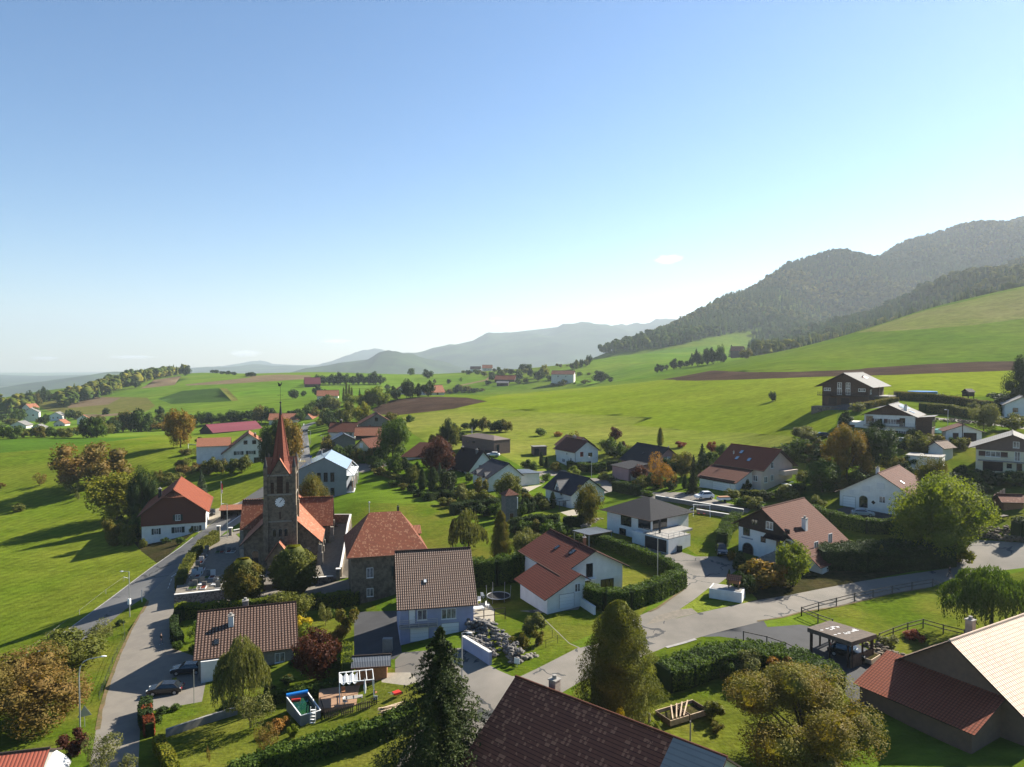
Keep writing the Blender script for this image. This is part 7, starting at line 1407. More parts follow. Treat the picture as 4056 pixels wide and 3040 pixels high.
# ---------------------------------------------------------------- lamps, poles and signs
def topz(px, pt, p): r = ray(px, pt); return H + r[2] / r[1] * p.y
def lamp(z, x, yb, yt, label, arm=1.2, yaw=0, r=.07, curved=0, box=False):
    p = gnd(*zp(z, x, yb)); h = topz(*zp(z, x, yt), p) - p.z; o = empty('street_lamp', p, R(yaw), label=label, cat='street lamp')
    if curved: MB().tube([(0,0,-.3),(0,0,h*.78),(.12,0,h*.88),(.5,0,h*.95),(1.1,0,h*.98),(arm,0,h)], [.1,.075,.07,.06,.05,.05], 8).build('pole', M_('steel'), o)
    else: MB().tube([(0,0,-.3),(0,0,h)], [r*1.2,r], 8).build('pole', M_('steel'), o); 
    if not curved and arm: MB().beam((0,0,h),(arm,0,h+.05),.06,.06).build('arm', M_('steel'), o)
    MB().ball((arm+.25 if arm else 0,0,h+.02),.3,10,5,0,(1.2,.5,.32)).build('lamp_head', M_('white_paint'), o, True)
    if box: MB().box(-.15,.25,-.2,.2,h*.28,h*.40).build('sign_box', M_('white_paint'), o); MB().beam((0,0,h*.85),(.9,0,h*.88),.06,.05).build('second_head', M_('white_paint'), o)
    return o
lamp('L',712,1388,690,'tall curved street lamp with white head, lower left corner',2.4,10,curved=1)
lamp('F',1218,1645,1220,'street lamp with two heads and a box beside the main road',1.0,180,box=True)
lamp('G',305,1472,1045,'street lamp at the cemetery side gate',.8,180)
lamp('P',912,1640,1128,'slim street lamp behind the dark spruce',.6,0)
lamp('J',1590,1005,785,'slim street lamp behind the timber-gabled house roof',.3,0)
lamp('I',1033,740,485,'street lamp in front of the tall white house',.5,180)
lamp('H',1565,412,312,'street lamp on the drive of the brown modern house',.6,180)
lamp('B',730,905,790,'street lamp on the main road embankment, farther one',.6,180)
lamp('B',842,925,835,'street lamp on the main road embankment, nearer one',.5,180)
lamp('B',656,1100,965,'slim lamp at the yellow crossing on the main road',0,0)
lamp('E',1377,935,757,'white lamp with crossbar on the lawn of the right slope',.5,180)
def pole(z, x, yb, yt, label, m='steel', r=.06, name='pole', cat='pole', cap=None):
    p = gnd(*zp(z, x, yb)); h = topz(*zp(z, x, yt), p) - p.z; o = MB().tube([(0,0,-.3),(0,0,h)], [r*1.2,r], 8).build(name, M_(m), None, label=label, cat=cat); o.location = p; return o, h
pole('Q',1118,525,88,'tall bare metal pole inside the hedge corner')
pole('E',1535,1145,895,'dark wooden utility pole beside the small garage','dark_wood',.1)
pole('F',1332,1505,1392,'thin white marker post at the tip of the verge','white_paint',.05)
pole('S',960,962,790,'weathered clothes-line post on the garden lawn','concrete',.07)
pole('S',600,835,722,'taller stone post by the sagging roof','stone_light',.14)
pole('S',543,820,755,'shorter stone post by the sagging roof','stone_light',.14)
pole('A',1697,282,205,'thin mast on top of the far green hill','steel',.5)
pole('A',790,492,415,'power pole beside the maize field','dark_wood',.35)
pole('N',672,880,470,'thin aerial pole in the shady garden, lower left','steel',.04)
o, h = pole('G',232,1112,775,'white flagpole with hanging red and white flag by the farm drive','white_paint',.06,'flagpole','flagpole')
fl = MB(); fl.add([(.06,0,h-.5),(.45,.1,h-.9),(.5,.05,h-2.6),(.06,0,h-2.4)], [(0,1,2,3)]).add([(.06,0,h-2.404),(.5,.05,h-2.604),(.35,.12,h-3.6),(.06,0,h-3.4)], [(0,1,2,3)],1); fo = fl.build('flag', [M_('red_paint'), M_('white_paint')], o); sm_ = fo.modifiers.new('s','SOLIDIFY'); sm_.thickness = .02
def sign(z, x, yb, yt, label, shape, m, size=.45, yaw=0):
    p = gnd(*zp(z, x, yb)); h = topz(*zp(z, x, yt), p) - p.z; o = empty('road_sign', p, R(yaw), label=label, cat='road sign'); MB().tube([(0,0,-.3),(0,0,h)], .04, 6).build('post', M_('steel'), o)
    pts = [(-size,0,h-.2),(size,0,h-.2),(0,0,h+size*1.5)] if shape == 'tri' else [(-size,0,h),(-size,0,h-2*size),(size,0,h-2*size),(size,0,h)]
    n = len(pts); MB().add([Vector(q)+Vector((0,-.06,0)) for q in pts]+[Vector(q)+Vector((0,-.03,0)) for q in pts], [tuple(range(n)),tuple(reversed(range(n,2*n)))]+[(i,i+n,(i+1)%n+n,(i+1)%n) for i in range(n)]).build('plate', M_(m), o)
sign('L',752,1300,1190,'grey back of a triangular warning sign beside the curved lamp','tri','steel',.75,30)
sign('G',1300,500,470,'blue parking sign beside the main road','sq','sign_blue' if mat('sign_blue',(.02,.10,.45),.5) else '',.4)
sign('P',1515,1500,1400,'small white notice board at the lawn corner','sq','white_paint',.35,-20)
# ---------------------------------------------------------------- fences
def rails(z, pts, h, label, m='grey_wood', nr=2, tp=.12, name='wooden_fence', cat='fence'):
    o = None; P3 = [gnd(*zp(z, *p)) for p in pts]; root = empty(name, P3[0], 0, label=label, cat=cat); c = P3[0]
    for p in P3: MB().box(-tp/2,tp/2,-tp/2,tp/2,-.4,h+.05).build('post', M_(m), root).location = p - c
    for k in range(nr):
        b = MB()
        for p, q in zip(P3, P3[1:]): zz = Vector((0,0,h*(.95 if k==0 else .95-k*.38))); b.beam(p-c+zz, q-c+zz, .05 if tp > .09 else .015, .11 if tp > .09 else .02)
        b.build('rail', M_(m), root)
    return root
mat('grey_wood', (.20,.17,.14), .9, (.12,.10,.09), 3)
rails('R',[(525,652),(655,612),(790,578),(928,541),(1068,513),(1213,484),(1362,456),(1520,431),(1620,480),(1700,560)],1.25,'long post-and-rail fence around the paddock along the road')
rails('R',[(525,652),(650,706),(760,745)],1.25,'short post-and-rail fence from the paddock corner to the carport')
rails('R',[(1115,858),(1220,815),(1330,775),(1447,745),(1600,790),(1760,830)],1.3,'inner post-and-rail fence across the paddock lawn')
rails('R',[(85,838),(262,878),(405,926),(555,1002),(705,1077),(838,1148)],1.25,'single-rail fence above the curved hedge beside the dark car park',nr=1)
rails('L',[(235,668),(480,480),(705,305),(940,120),(1100,5)],.9,'thin wire fence along the meadow side of the main road','concrete',1,.06,'wire_fence')
rails('L',[(1095,400),(1110,530),(1040,650),(1000,740),(970,830),(935,915),(905,990),(880,1070)],1.0,'green mesh fence along the verge of the village street','shutter_dark',3,.05,'wire_fence')
rails('P',[(1680,1350),(1830,1290),(1960,1240),(1900,1180),(1810,1030)],1.0,'dark wire fence around the three garden bushes','dark_metal',2,.05,'wire_fence')
rails('E',[(830,600),(1000,600),(1200,600),(1400,605),(1600,615),(1800,625)],1.0,'thin post fence along the field edge behind the playhouse','grey_wood',1,.08)
rails('A',[(1650,955),(1772,962)],2.4,'white goal frame on the left meadow','white_paint',1,.12,'goal','goal')
# pool, pergola, deck and picket fence in the lower garden
P0, P1, P2, P3_ = [atz(*zp('O', *q), 5.4) for q in ((258,800),(520,750),(675,968),(435,1032))]
c0 = (P0+P1+P2+P3_)/4; zg = gz(c0.x, c0.y); pl = empty('swimming_pool', (c0.x, c0.y, zg), 0, label='grey above-ground pool with green water and rolled blue cover', cat='pool')
R_ = [Vector((p.x-c0.x, p.y-c0.y, 0)) for p in (P3_, P2, P1, P0)]; up = Vector((0,0,1.25))
b = MB(); inn = [q*.95 for q in R_]
for i in range(4):
    j = (i+1)%4; b.add([R_[i]-up*.5,R_[j]-up*.5,R_[j]+up,R_[i]+up,inn[i]+up,inn[j]+up,inn[j]-up*.5,inn[i]-up*.5],[(0,1,2,3),(3,2,5,4),(4,5,6,7)])
b.build('pool_wall', M_('grey_metal'), pl); MB().add([q*.95+up*.72 for q in R_],[(0,1,2,3)]).build('pool_water', M_('water'), pl)
mat('pool_blue', (.01,.16,.50), .4); MB().tube([R_[2]+up*1.12, R_[3]+up*1.12], .22, 10).build('rolled_cover', M_('pool_blue'), pl)
b = MB()
for i in range(4): b.beam(R_[i]+up*1.02, R_[(i+1)%4]+up*1.02, .12, .05)
b.build('rim', M_('white_paint'), pl)
m_ = R_[0].lerp(R_[1], .62); od = Vector((.35,-1,0)).normalized(); ld = empty('pool_ladder', Vector(pl.location)+m_+od*.1, 0, label='white ladder leaning on the near end of the grey pool', cat='ladder')
for s_ in (-.28,.28): MB().beam((s_,-.4,-.1),(s_,0,2.0),.05,.05).build('stile', M_('white_paint'), ld)
for k in range(5): MB().box(-.28,.28,-.4+k*.09,-.2+k*.09,.25+k*.32,.30+k*.32).build('step', M_('white_paint'), ld)
MB().tube([(0,0,0),(1.0,.25,.0)], .17, 8, ).build('inflatable_toy', M_('red_paint'), None, label='red and white inflatable floating at the far end of the pool', cat='pool toy').location = Vector(pl.location)+R_[3]*.7+up*.85
q0 = gnd(*zp('O',1010,960)); yw = R(14); deck = empty('terrace_deck', (q0.x, q0.y+1.2, q0.z), yw, label='wooden garden deck beside the pool', cat='deck')
MB().box(-3.6,4.2,-.5,4.6,-.3,.18).build('boards', M_('deck_wood') if 'deck_wood' in MATS else mat('deck_wood',(.42,.25,.15),.8,(.36,.22,.14),3), deck)
pg = empty('pergola', (q0.x+.6, q0.y+1.6, q0.z+.18), yw, label='white metal pergola frame with sagging white cloth over the deck', cat='pergola')
for x in (-1.9,2.0):
    for y in (0,2.8): MB().box(x-.05,x+.05,y-.05,y+.05,0,2.4).build('post', M_('white_paint'), pg)
b = MB()
for y in (0,2.8): b.beam((-1.9,y,2.4),(2.0,y,2.4),.09,.09)
for i in range(6): x = -1.9+i*.78; b.beam((x,0,2.42),(x,2.8,2.42),.06,.06)
b.build('roof_frame', M_('white_paint'), pg)
b = MB()
for i in range(6): x0 = -1.8+i*.33; z0 = 2.35-.35*(i%2); b.add([(x0,.2,z0),(x0+.33,.2,2.0+.35*(i%2)),(x0+.33,2.6,2.0+.35*(i%2)),(x0,2.6,z0)],[(0,1,2,3)])
cl_ = b.build('shade_cloth', M_('white_paint'), pg); cl_.modifiers.new('s','SOLIDIFY').thickness = .02
tb = empty('garden_table', (q0.x+.3, q0.y+1.2, q0.z+.18), yw, label='long grey table under the white pergola', cat='table'); MB().box(-1.1,1.1,-.4,.4,.70,.74).build('table_top', M_('concrete'), tb)
for x in (-1,1):
    for y in (-.35,.35): MB().box(x-.03,x+.03,y-.03,y+.03,0,.70).build('leg', M_('steel'), tb)
for i,(x,y) in enumerate(((-1.3,2.6),(-.5,.2),(2.6,2.4),(2.9,.8))):
    ch = empty('garden_chair', (q0.x+x, q0.y+y+.6, q0.z+.18), yw+i, label='one of the chairs around the deck beside the pool', cat='chair', group='chairs on the garden deck'); MB().box(-.22,.22,-.22,.22,.42,.46).build('seat', M_('white_paint' if i%2 else 'orange_wood'), ch); MB().box(-.22,.22,.2,.23,.46,.9).build('backrest', M_('white_paint' if i%2 else 'orange_wood'), ch)
    for x1 in (-.2,.2):
        for y1 in (-.2,.2): MB().box(x1-.02,x1+.02,y1-.02,y1+.02,0,.42).build('leg', M_('steel'), ch)
pr_ = empty('parasol', gnd(*zp('O',1215,850)), 0, label='closed white parasol at the right corner of the pergola', cat='parasol'); MB().tube([(0,0,0),(0,0,2.7)], .03, 6).build('pole', M_('steel'), pr_); MB().tube([(0,0,.9),(0,0,1.6),(0,0,2.6)], [.10,.16,.04], 8).build('canopy', M_('white_paint'), pr_)
hz_ = MB()
for k in range(3): hz_.tube([(math.cos(a)*(.35+k*.03),math.sin(a)*(.5),.06+k*.04) for a in np.linspace(0,6.28,18)], .02, 5)
hz_.build('garden_hose', M_('pool_blue'), None, label='coiled blue garden hose on the ground beside the pool', cat='hose').location = gnd(*zp('O',735,830))
def pickets(z, a, b_, label, h=.95, m='brown_wood'):
    p, q = gnd(*zp(z,*a)), gnd(*zp(z,*b_)); L = (q-p).length; o = empty('picket_fence', p, math.atan2(q.y-p.y,q.x-p.x), label=label, cat='fence'); b = MB(); dz = (q.z-p.z)
    for i in range(int(L/.2)): t = i*.2; b.box(t,t+.11,-.02,.02,dz*t/L-.1,dz*t/L+h)
    b.build('pales', M_(m), o).name = 'slat_panel'
    for zz in (.2,.75): MB().beam((0,.04,zz),(L,.04,zz+dz),.04,.07).build('rail', M_(m), o)
mat('old_wood', (.22,.15,.10), .9, (.12,.08,.06), 3)
pickets('O',(722,1078),(905,1025),'brown picket panel left of three before the deck',m='old_wood'); pickets('O',(925,1028),(1085,990),'brown picket panel, middle of three before the deck',m='old_wood'); pickets('O',(1110,982),(1285,942),'brown picket panel, right of three before the deck',m='old_wood')
pickets('O',(670,900),(725,1070),'dark picket panel between pool and deck',m='dark_wood'); pickets('O',(1285,905),(1385,880),'low dark fence at the right end of the deck',.8,'dark_wood')
# plank pile and wheelbarrow
pp = gnd(*zp('O',1540,1000)); pile = empty('plank_pile', pp, R(35), label='heap of loose pale planks beside the spruce', cat='wood pile')
for i in range(16): MB().beam((rnd.uniform(-1.6,-.9),rnd.uniform(-.6,.6),.08+i*.05),(rnd.uniform(1.0,1.8),rnd.uniform(-.6,.6),.08+i*.045),.16,.05).build('plank', M_('plank_pale') if 'plank_pale' in MATS else mat('plank_pale',(.50,.38,.26),.8,(.35,.25,.17),2), pile)
pp = gnd(*zp('O',1600,800)); o = empty('wheelbarrow', pp, R(40), label='orange-red wheelbarrow on the lawn near the spruce', cat='wheelbarrow'); MB().slab([(-.45,-.3,.6),(.45,-.35,.6),(.45,.35,.6),(-.45,.3,.6)],.25).build('tray', M_('red_paint'), o); MB().tube([(.65,-.04,.2),(.65,.04,.2)],.2,10).build('wheel', M_('tyre'), o)
for s_ in (-.25,.25): MB().beam((.6,s_*.3,.25),(-1.0,s_,.7),.04,.04).build('handle', M_('steel'), o)
# shed
q = gnd(*zp('O',1290,622)); h = House('shed', 'small timber garden shed with dark grey corrugated roof beside the drive', q.x, q.y, 8, 3.8, 2.8, q.z, q.z+2.15, q.z+2.7, 'orange_wood', 'sheet_grey', cat='shed', ridge='x', ov=.35, og=.5, wins=[])
o = MB().box(-.65,.65,-.35,.35,0,1.9).build('storage_cabinet', M_('concrete'), None, label='pale upright cabinet beside the blue-grey house', cat='cabinet'); o.location = gnd(*zp('P',98,1335)); o.modifiers.new('b','BEVEL').width = .03
# trampoline and garden bits
q = gnd(*zp('P',1312,770)); tp_ = empty('trampoline', q, 0, label='round black trampoline with net poles on the lawn', cat='trampoline')
MB().tube([(0,0,.72),(0,0,.74)], 1.75, 26).build('jumping_mat', M_('black_cloth'), tp_)
b = MB(); b.tube([(math.cos(a)*1.85,math.sin(a)*1.85,.76) for a in np.linspace(0,6.283,27)], .06, 6, cap=False); b.build('frame', M_('steel'), tp_)
for k in range(6): a = k*math.pi/3; MB().tube([(math.cos(a)*1.8,math.sin(a)*1.8,0),(math.cos(a)*1.85,math.sin(a)*1.85,.76),(math.cos(a)*1.95,math.sin(a)*1.95,2.4)], .03, 5).build('net_pole', M_('steel'), tp_)
for i,(x,y) in enumerate(((1100,800),(1190,850),(1140,745),(1020,880),(1010,840))):
    ch = empty('garden_chair', gnd(*zp('P',x,y))+Vector((0,0,.02)), i*1.3, label='one of the white plastic chairs on the paved patio beside the blue-grey house', cat='chair', group='white plastic patio chairs'); MB().box(-.25,.25,-.25,.25,.40,.45).build('seat', M_('white_paint'), ch); MB().box(-.25,.25,.22,.26,.45,.95).build('backrest', M_('white_paint'), ch)
    for x1 in (-.22,.22):
        for y1 in (-.22,.22): MB().box(x1-.025,x1+.025,y1-.025,y1+.025,0,.40).build('leg', M_('white_paint'), ch)
q = gnd(*zp('P',1090,900)); tb = empty('garden_table', q, .3, label='white plastic table on the paved patio', cat='table'); MB().box(-.8,.8,-.5,.5,.70,.75).build('table_top', M_('white_paint'), tb)
for x in (-.7,.7):
    for y in (-.4,.4): MB().box(x-.04,x+.04,y-.04,y+.04,0,.70).build('leg', M_('white_paint'), tb)
q = gnd(*zp('P',1210,1010)); tr_ = empty('trellis', q, R(18), label='dark trellis frame overgrown with climbers at the patio edge', cat='trellis')
for x in (-2.4,-.8,.8,2.4): MB().box(x-.05,x+.05,-.05,.05,0,1.9).build('post', M_('dark_wood'), tr_)
for zz in (1.0,1.85): MB().beam((-2.4,0,zz),(2.4,0,zz),.06,.08).build('rail', M_('dark_wood'), tr_)
# rubble walls and rock garden below the blue-grey house
def rubble(z, pts, w_, h_, n, label, m='stone_light', seed=3):
    r = random.Random(seed); P3 = [gnd(*zp(z,*p)) for p in pts]; b = MB()
    for i in range(n):
        t = r.random()*(len(P3)-1); k = int(t); p = P3[k].lerp(P3[k+1], t-k); s_ = r.uniform(.14,.38)
        b.ball((p.x+r.uniform(-w_,w_), p.y+r.uniform(-w_,w_), p.z+r.random()**1.3*h_), s_, 6, 4, 0, (r.uniform(.8,1.5),r.uniform(.7,1.1),r.uniform(.4,.8)))
    return b.build('rubble_wall', M_(m), None, label=label, cat='stone wall', kind='stuff')
rubble('P',[(990,1085),(1170,1085),(1430,1330),(1520,1450)],.7,1.5,420,'dry-stone rubble wall stepping down beside the lawn', 'wall_stone')
rubble('P',[(1000,1130),(1130,1230),(1240,1370)],1.1,.5,180,'stones and plants of the rock garden on the retaining wall','wall_stone',5)
rubble('P',[(1450,1400),(1600,1420),(1700,1370)],.4,.3,60,'row of low stones edging the lawn corner','stone_light',6)
rubble('I',[(300,800),(440,790)],.9,1.1,90,'boulder wall beside the mono-pitch house drive','stone_light',7)
rubble('I',[(1010,1270),(940,1330),(1130,1220)],.8,.4,70,'pale stones on the bank left of the villa','stone_light',8)
rubble('K',[(1740,1180),(1900,1200),(2090,1170)],1.2,1.0,160,'dark rockery below the fenced garden at right','stone',9)
rubble('E',[(1230,880),(1450,890),(1690,920)],.9,.9,120,'rubble bank between the upper lawns at right','stone',10)
rubble('R',[(1050,880),(1180,960),(1320,990)],.9,.7,110,'rocky bank between carport and paddock lawn','stone',11)
rubble('K',[(1730,1225),(1950,1260),(2200,1290)],.35,1.0,150,'low stone wall along the upper edge of the road at right','stone',12)
a, b_ = gnd(*zp('P',925,1290)), gnd(*zp('P',1225,1480)); wallrun([a, b_], 1.5, .35, 0, 'pale concrete retaining wall beside the garage forecourt', m='blue_wall', cap='white_cap', down=1)
wallrun([gnd(*zp('I',1800,1000)), gnd(*zp('J',500,1085)), gnd(*zp('J',1040,1170))], 1.0, .35, 0, 'long grey block wall with white coping below the upper lane', m='grey_block', cap='white_cap', down=2.5)
wallrun([gnd(*zp('J',480,1150)), gnd(*zp('J',940,1225))], .7, .35, 0, 'second grey block wall lower down behind the villa lawn', m='grey_block', cap='white_cap', down=2)
wallrun([gnd(*zp('N',330,1290)), gnd(*zp('N',800,1130)), gnd(*zp('N',1200,1010))], .9, .3, 0, 'low grey wall running through the shady lower garden', m='concrete', cap=None, down=1)
wallrun([gnd(*zp('Q',280,830)), gnd(*zp('Q',430,930))], 1.1, .3, 0, 'short pale wall beside the garage of the dark-red-roofed house', m='white_wall', cap='white_cap', down=1)
# compost frames
q = gnd(*zp('S',880,740)); o = empty('raised_bed_frame', q, R(28), label='open wooden frames of old boards on the lower right lawn', cat='garden frame')
for x0 in (-2.6,0.2):
    for y0,y1 in ((-1.3,-1.2),(1.2,1.3)): MB().box(x0,x0+2.6,y0,y1,0,.6).build('board', M_('plank_pale'), o)
    for x in (x0,x0+2.5): MB().box(x,x+.1,-1.2,1.2,0,.6).build('board', M_('old_wood'), o)
MB().box(-2.5,2.7,-1.19,1.19,.02,.2).build('soil_fill', G_['soil'], o)
for k in range(4): MB().beam((-2.2+k*.5,-1.2,.7),(-.4+k*.8,1.2,.75),.14,.05).build('loose_board', M_('plank_pale'), o)
# open carport with frosted flat roof, right
A, B_, C_, D_ = [atz(*zp('R',*q_), 11.0) for q_ in ((570,740),(905,850),(1095,790),(740,685))]; c0 = (A+B_+C_+D_)/4; zg = 8.0
cp_ = empty('carport', (c0.x,c0.y,zg), 0, label='open timber carport with flat dark roof over a black car', cat='carport'); Q_ = [Vector((p.x-c0.x,p.y-c0.y,3.0)) for p in (A,B_,C_,D_)]
MB().slab(Q_, .55).build('roof', mat('weathered_boards',(.16,.12,.095),.9,(.11,.085,.07),2), cp_)
b = MB(); rr_ = random.Random(2)
for i in range(26):
    u_, v_ = rr_.random()*.8+.1, (.3 if i%2 else .62)+rr_.uniform(-.05,.05); p = Q_[0].lerp(Q_[1],v_).lerp(Q_[3].lerp(Q_[2],v_),u_); b.slab([p+Vector((dx,dy,.012)) for dx,dy in ((-.18,-.07),(.18,-.07),(.18,.07),(-.18,.07))],.008)
b.build('pale_patches', M_('white_paint'), cp_).name = 'frost_patch'
for i in range(4):
    for k in (.06,.5,.94): p = Q_[i].lerp(Q_[(i+1)%4],k)*.93; MB().box(p.x-.09,p.x+.09,p.y-.09,p.y+.09,-.8,2.5).build('post', M_('dark_wood'), cp_)
b = MB(); b.beam(Q_[2]*.93+Vector((0,0,-2.4)),Q_[1]*.93+Vector((0,0,-2.4)),.1,1.6); b.build('board_wall', M_('old_wood'), cp_)
q = gnd(*zp('R',1065,1000)); o = empty('wooden_trough', q, R(40), label='pale wooden plant trough at the edge of the dark car park', cat='trough'); MB().slab([(-1.3,-.4,.7),(1.3,-.4,.7),(1.3,.4,.7),(-1.3,.4,.7)],.55).build('box', M_('plank_pale'), o); MB().slab([(-1.2,-.3,.72),(1.2,-.3,.72),(1.2,.3,.72),(-1.2,.3,.72)],.015).build('soil', G_['soil'], o)
for x in (-1,1): MB().box(x-.08,x+.08,-.35,.35,0,.16).build('foot', M_('old_wood'), o)
# white well-house with little tiled roof
q = gnd(*zp('Q',1890,760)); o = empty('fountain', (q.x,q.y+.6,q.z), R(-28), label='white concrete cistern with a tiny orange-roofed shelter on top', cat='fountain')
MB().box(-2.4,2.4,-1.2,1.6,-1,1.5).build('basin', M_('white_wall'), o); MB().box(-2.2,2.2,-1.0,1.4,1.5,1.56).build('cover', M_('concrete'), o)
for x in (.2,1.7):
    for y in (0,1.0): MB().box(x-.06,x+.06,y-.06,y+.06,1.56,2.9).build('post', M_('old_wood'), o)
MB().box(.1,1.8,0,1.0,2.3,3.0).build('shelter_box', M_('orange_wood'), o); roofmesh('shelter_roof', [[(-.1,-.3,2.9),(2.0,-.3,2.9),(2.0,.5,3.6),(-.1,.5,3.6)],[(-.1,.5,3.6),(2.0,.5,3.6),(2.0,1.3,2.9),(-.1,1.3,2.9)]], M_('tile_orange'), o, .07)
# transformer tower
q = atz(*zp('H',1860,1240), 9.0); o = empty('transformer_tower', (q.x,q.y,9.0), R(25), label='slim grey tower with small pyramid roof and white nesting boxes', cat='tower')
MB().box(-1.4,1.4,-1.2,1.2,-2,6.0).build('wall', M_('grey_block'), o); roofmesh('roof', [[(-1.8,-1.6,5.9),(1.8,-1.6,5.9),(0,0,7.2)],[(1.8,-1.6,5.9),(1.8,1.6,5.9),(0,0,7.2)],[(1.8,1.6,5.9),(-1.8,1.6,5.9),(0,0,7.2)],[(-1.8,1.6,5.9),(-1.8,-1.6,5.9),(0,0,7.2)]], M_('tile_redbrown'), o, .1)
MB().box(1.4,1.75,-.9,.9,2.6,5.2).build('nest_box', M_('white_paint'), o); opening(o,(Vector((-1.4,-1.2,0)),Vector((1,0,0)),Vector((0,-1,0))),1.4,-.2,.9,2.0,'d')
# swings, bins, play things
q = gnd(*J(540,1190)); o = empty('swing_set', q, R(-15), label='white and wooden swing frame with slide on the villa lawn', cat='swing')
for x in (-1.7,1.7):
    for y in (-.9,.9): MB().beam((x,y,0),(x*.95,0,2.3),.1,.1).build('leg', M_('white_paint'), o)
MB().beam((-1.8,0,2.3),(1.8,0,2.3),.12,.12).build('crossbar', M_('white_paint'), o)
for x in (-.6,.5): MB().box(x-.2,x+.2,-.1,.1,.5,.54).beam((x-.18,0,.54),(x-.18,0,2.3),.02,.02).beam((x+.18,0,.54),(x+.18,0,2.3),.02,.02).build('seat', M_('red_paint'), o)
MB().beam((-1.8,0,1.6),(-4.2,-.6,.2),.5,.08).build('slide', M_('grey_metal'), o)
q = gnd(*J(275,1615)); o = empty('wheelie_bin', q, .3, label='dark green wheelie bin beside the villa garage', cat='bin'); MB().slab([(-.35,-.4,1.05),(.35,-.4,1.05),(.35,.4,1.05),(-.35,.4,1.05)],1.0).build('body', M_('shutter_dark'), o); MB().slab([(-.38,-.45,1.15),(.38,-.45,1.15),(.38,.42,1.12),(-.38,.42,1.12)],.06).build('lid', M_('shutter_dark'), o)
q = gnd(*zp('E',1600,662)); o = empty('playhouse', q, R(20), label='dark wooden playhouse on stilts with swing frame on the upper lawn', cat='playhouse')
for x in (-1.2,1.2):
    for y in (-1,1): MB().box(x-.08,x+.08,y-.08,y+.08,-.3,1.6).build('leg', M_('dark_wood'), o)
MB().box(-1.4,1.4,-1.2,1.2,1.6,3.2).build('cabin', M_('dark_wood'), o); roofmesh('roof', [[(-1.7,-1.5,3.1),(1.7,-1.5,3.1),(1.7,0,4.2),(-1.7,0,4.2)],[(-1.7,0,4.2),(1.7,0,4.2),(1.7,1.5,3.1),(-1.7,1.5,3.1)]], M_('tile_darkbrown'), o, .08)
MB().beam((-1.4,0,2.2),(-5.2,0,2.2),.12,.12).beam((-5.2,0,2.2),(-5.9,-.8,0),.1,.1).beam((-5.2,0,2.2),(-5.9,.8,0),.1,.1).build('swing_beam', M_('old_wood'), o)
q = gnd(*zp('E',1100,592)); o = empty('garden_pool', q, 0, label='round blue above-ground pool behind the timber chalet', cat='pool'); MB().tube([(0,0,-.4),(0,0,1.1)], 4.6, 28).build('pool_wall', mat('pool_teal',(.03,.12,.16),.5), o); MB().tube([(0,0,1.101),(0,0,1.2)], 4.5, 28).build('pool_cover', M_('pool_blue'), o)
q = gnd(*zp('E',1255,655)); o = empty('trampoline', q, 0, label='netted trampoline cage on the upper lawn, left of the playhouse', cat='trampoline'); MB().tube([(0,0,.7),(0,0,.78)], 1.9, 20).build('jumping_mat', M_('black_cloth'), o)
for k in range(8): a = k*math.pi/4; MB().tube([(math.cos(a)*1.95,math.sin(a)*1.95,0),(math.cos(a)*1.95,math.sin(a)*1.95,2.5)], .05, 5).build('net_pole', M_('grey_metal'), o)
A = [gnd(*zp('E',*q_)) for q_ in ((1195,1012),(1350,1015),(1385,985),(1320,958))]; zz = max(p.z for p in A)+.15; MB().slab([(p.x,p.y,zz) for p in A], 1.2).build('swimming_pool', mat('pool_turquoise',(.16,.42,.42),.3), None, label='turquoise covered swimming pool beside the small white garage', cat='pool')
def panelfence(z, pts, label, h=1.7):
    P3 = [gnd(*zp(z,*p)) for p in pts]; o = empty('panel_fence', P3[0], 0, label=label, cat='fence'); c = P3[0]
    for p, q in zip(P3, P3[1:]):
        a, b_ = p-c, q-c; n = 8; top = [a.lerp(b_,i/n)+Vector((0,0,h+.25*math.sin(math.pi*i/n))) for i in range(n+1)]; bot = [a.lerp(b_,i/n)+Vector((0,0,-.2)) for i in range(n+1)]; t = (b_-a).normalized(); s_ = Vector((t.y,-t.x,0))*.04
        vs = [v+s_ for v in top+bot]+[v-s_ for v in top+bot]; m = n+1; fs = [(i,i+m,i+m+1,i+1) for i in range(n)]+[(i+2*m,i+1+2*m,i+m+1+2*m,i+m+2*m) for i in range(n)]+[(i,i+1,i+1+2*m,i+2*m) for i in range(n)]
        MB().add(vs,fs).build('panel', M_('plank_pale'), o)
    for p in P3: MB().box(-.06,.06,-.06,.06,-.3,h+.1).build('post', M_('old_wood'), o).location = p-c
panelfence('K',[(1895,905),(1925,885),(1955,868),(1985,850),(2015,830)],'pale wooden fence of arched panels beside the orange shed')
q = gnd(*zp('K',1995,1055)); o = empty('garden_table', q, .4, label='dark garden table set on the fenced lawn at right', cat='table'); MB().box(-1,1,-.5,.5,.7,.75).build('table_top', M_('dark_wood'), o)
for x in (-.9,.9):
    for y in (-.4,.4): MB().box(x-.04,x+.04,y-.04,y+.04,0,.7).build('leg', M_('dark_wood'), o)
q = gnd(*zp('Q',260,735)); o = empty('garden_table', q+Vector((0,1.0,0)), .3, label='dark table on the terrace of the dark-red-roofed house', cat='table'); MB().box(-.9,.9,-.45,.45,.7,.75).build('table_top', M_('dark_metal'), o)
for x in (-.8,.8):
    for y in (-.4,.4): MB().box(x-.04,x+.04,y-.04,y+.04,0,.7).build('leg', M_('dark_metal'), o)
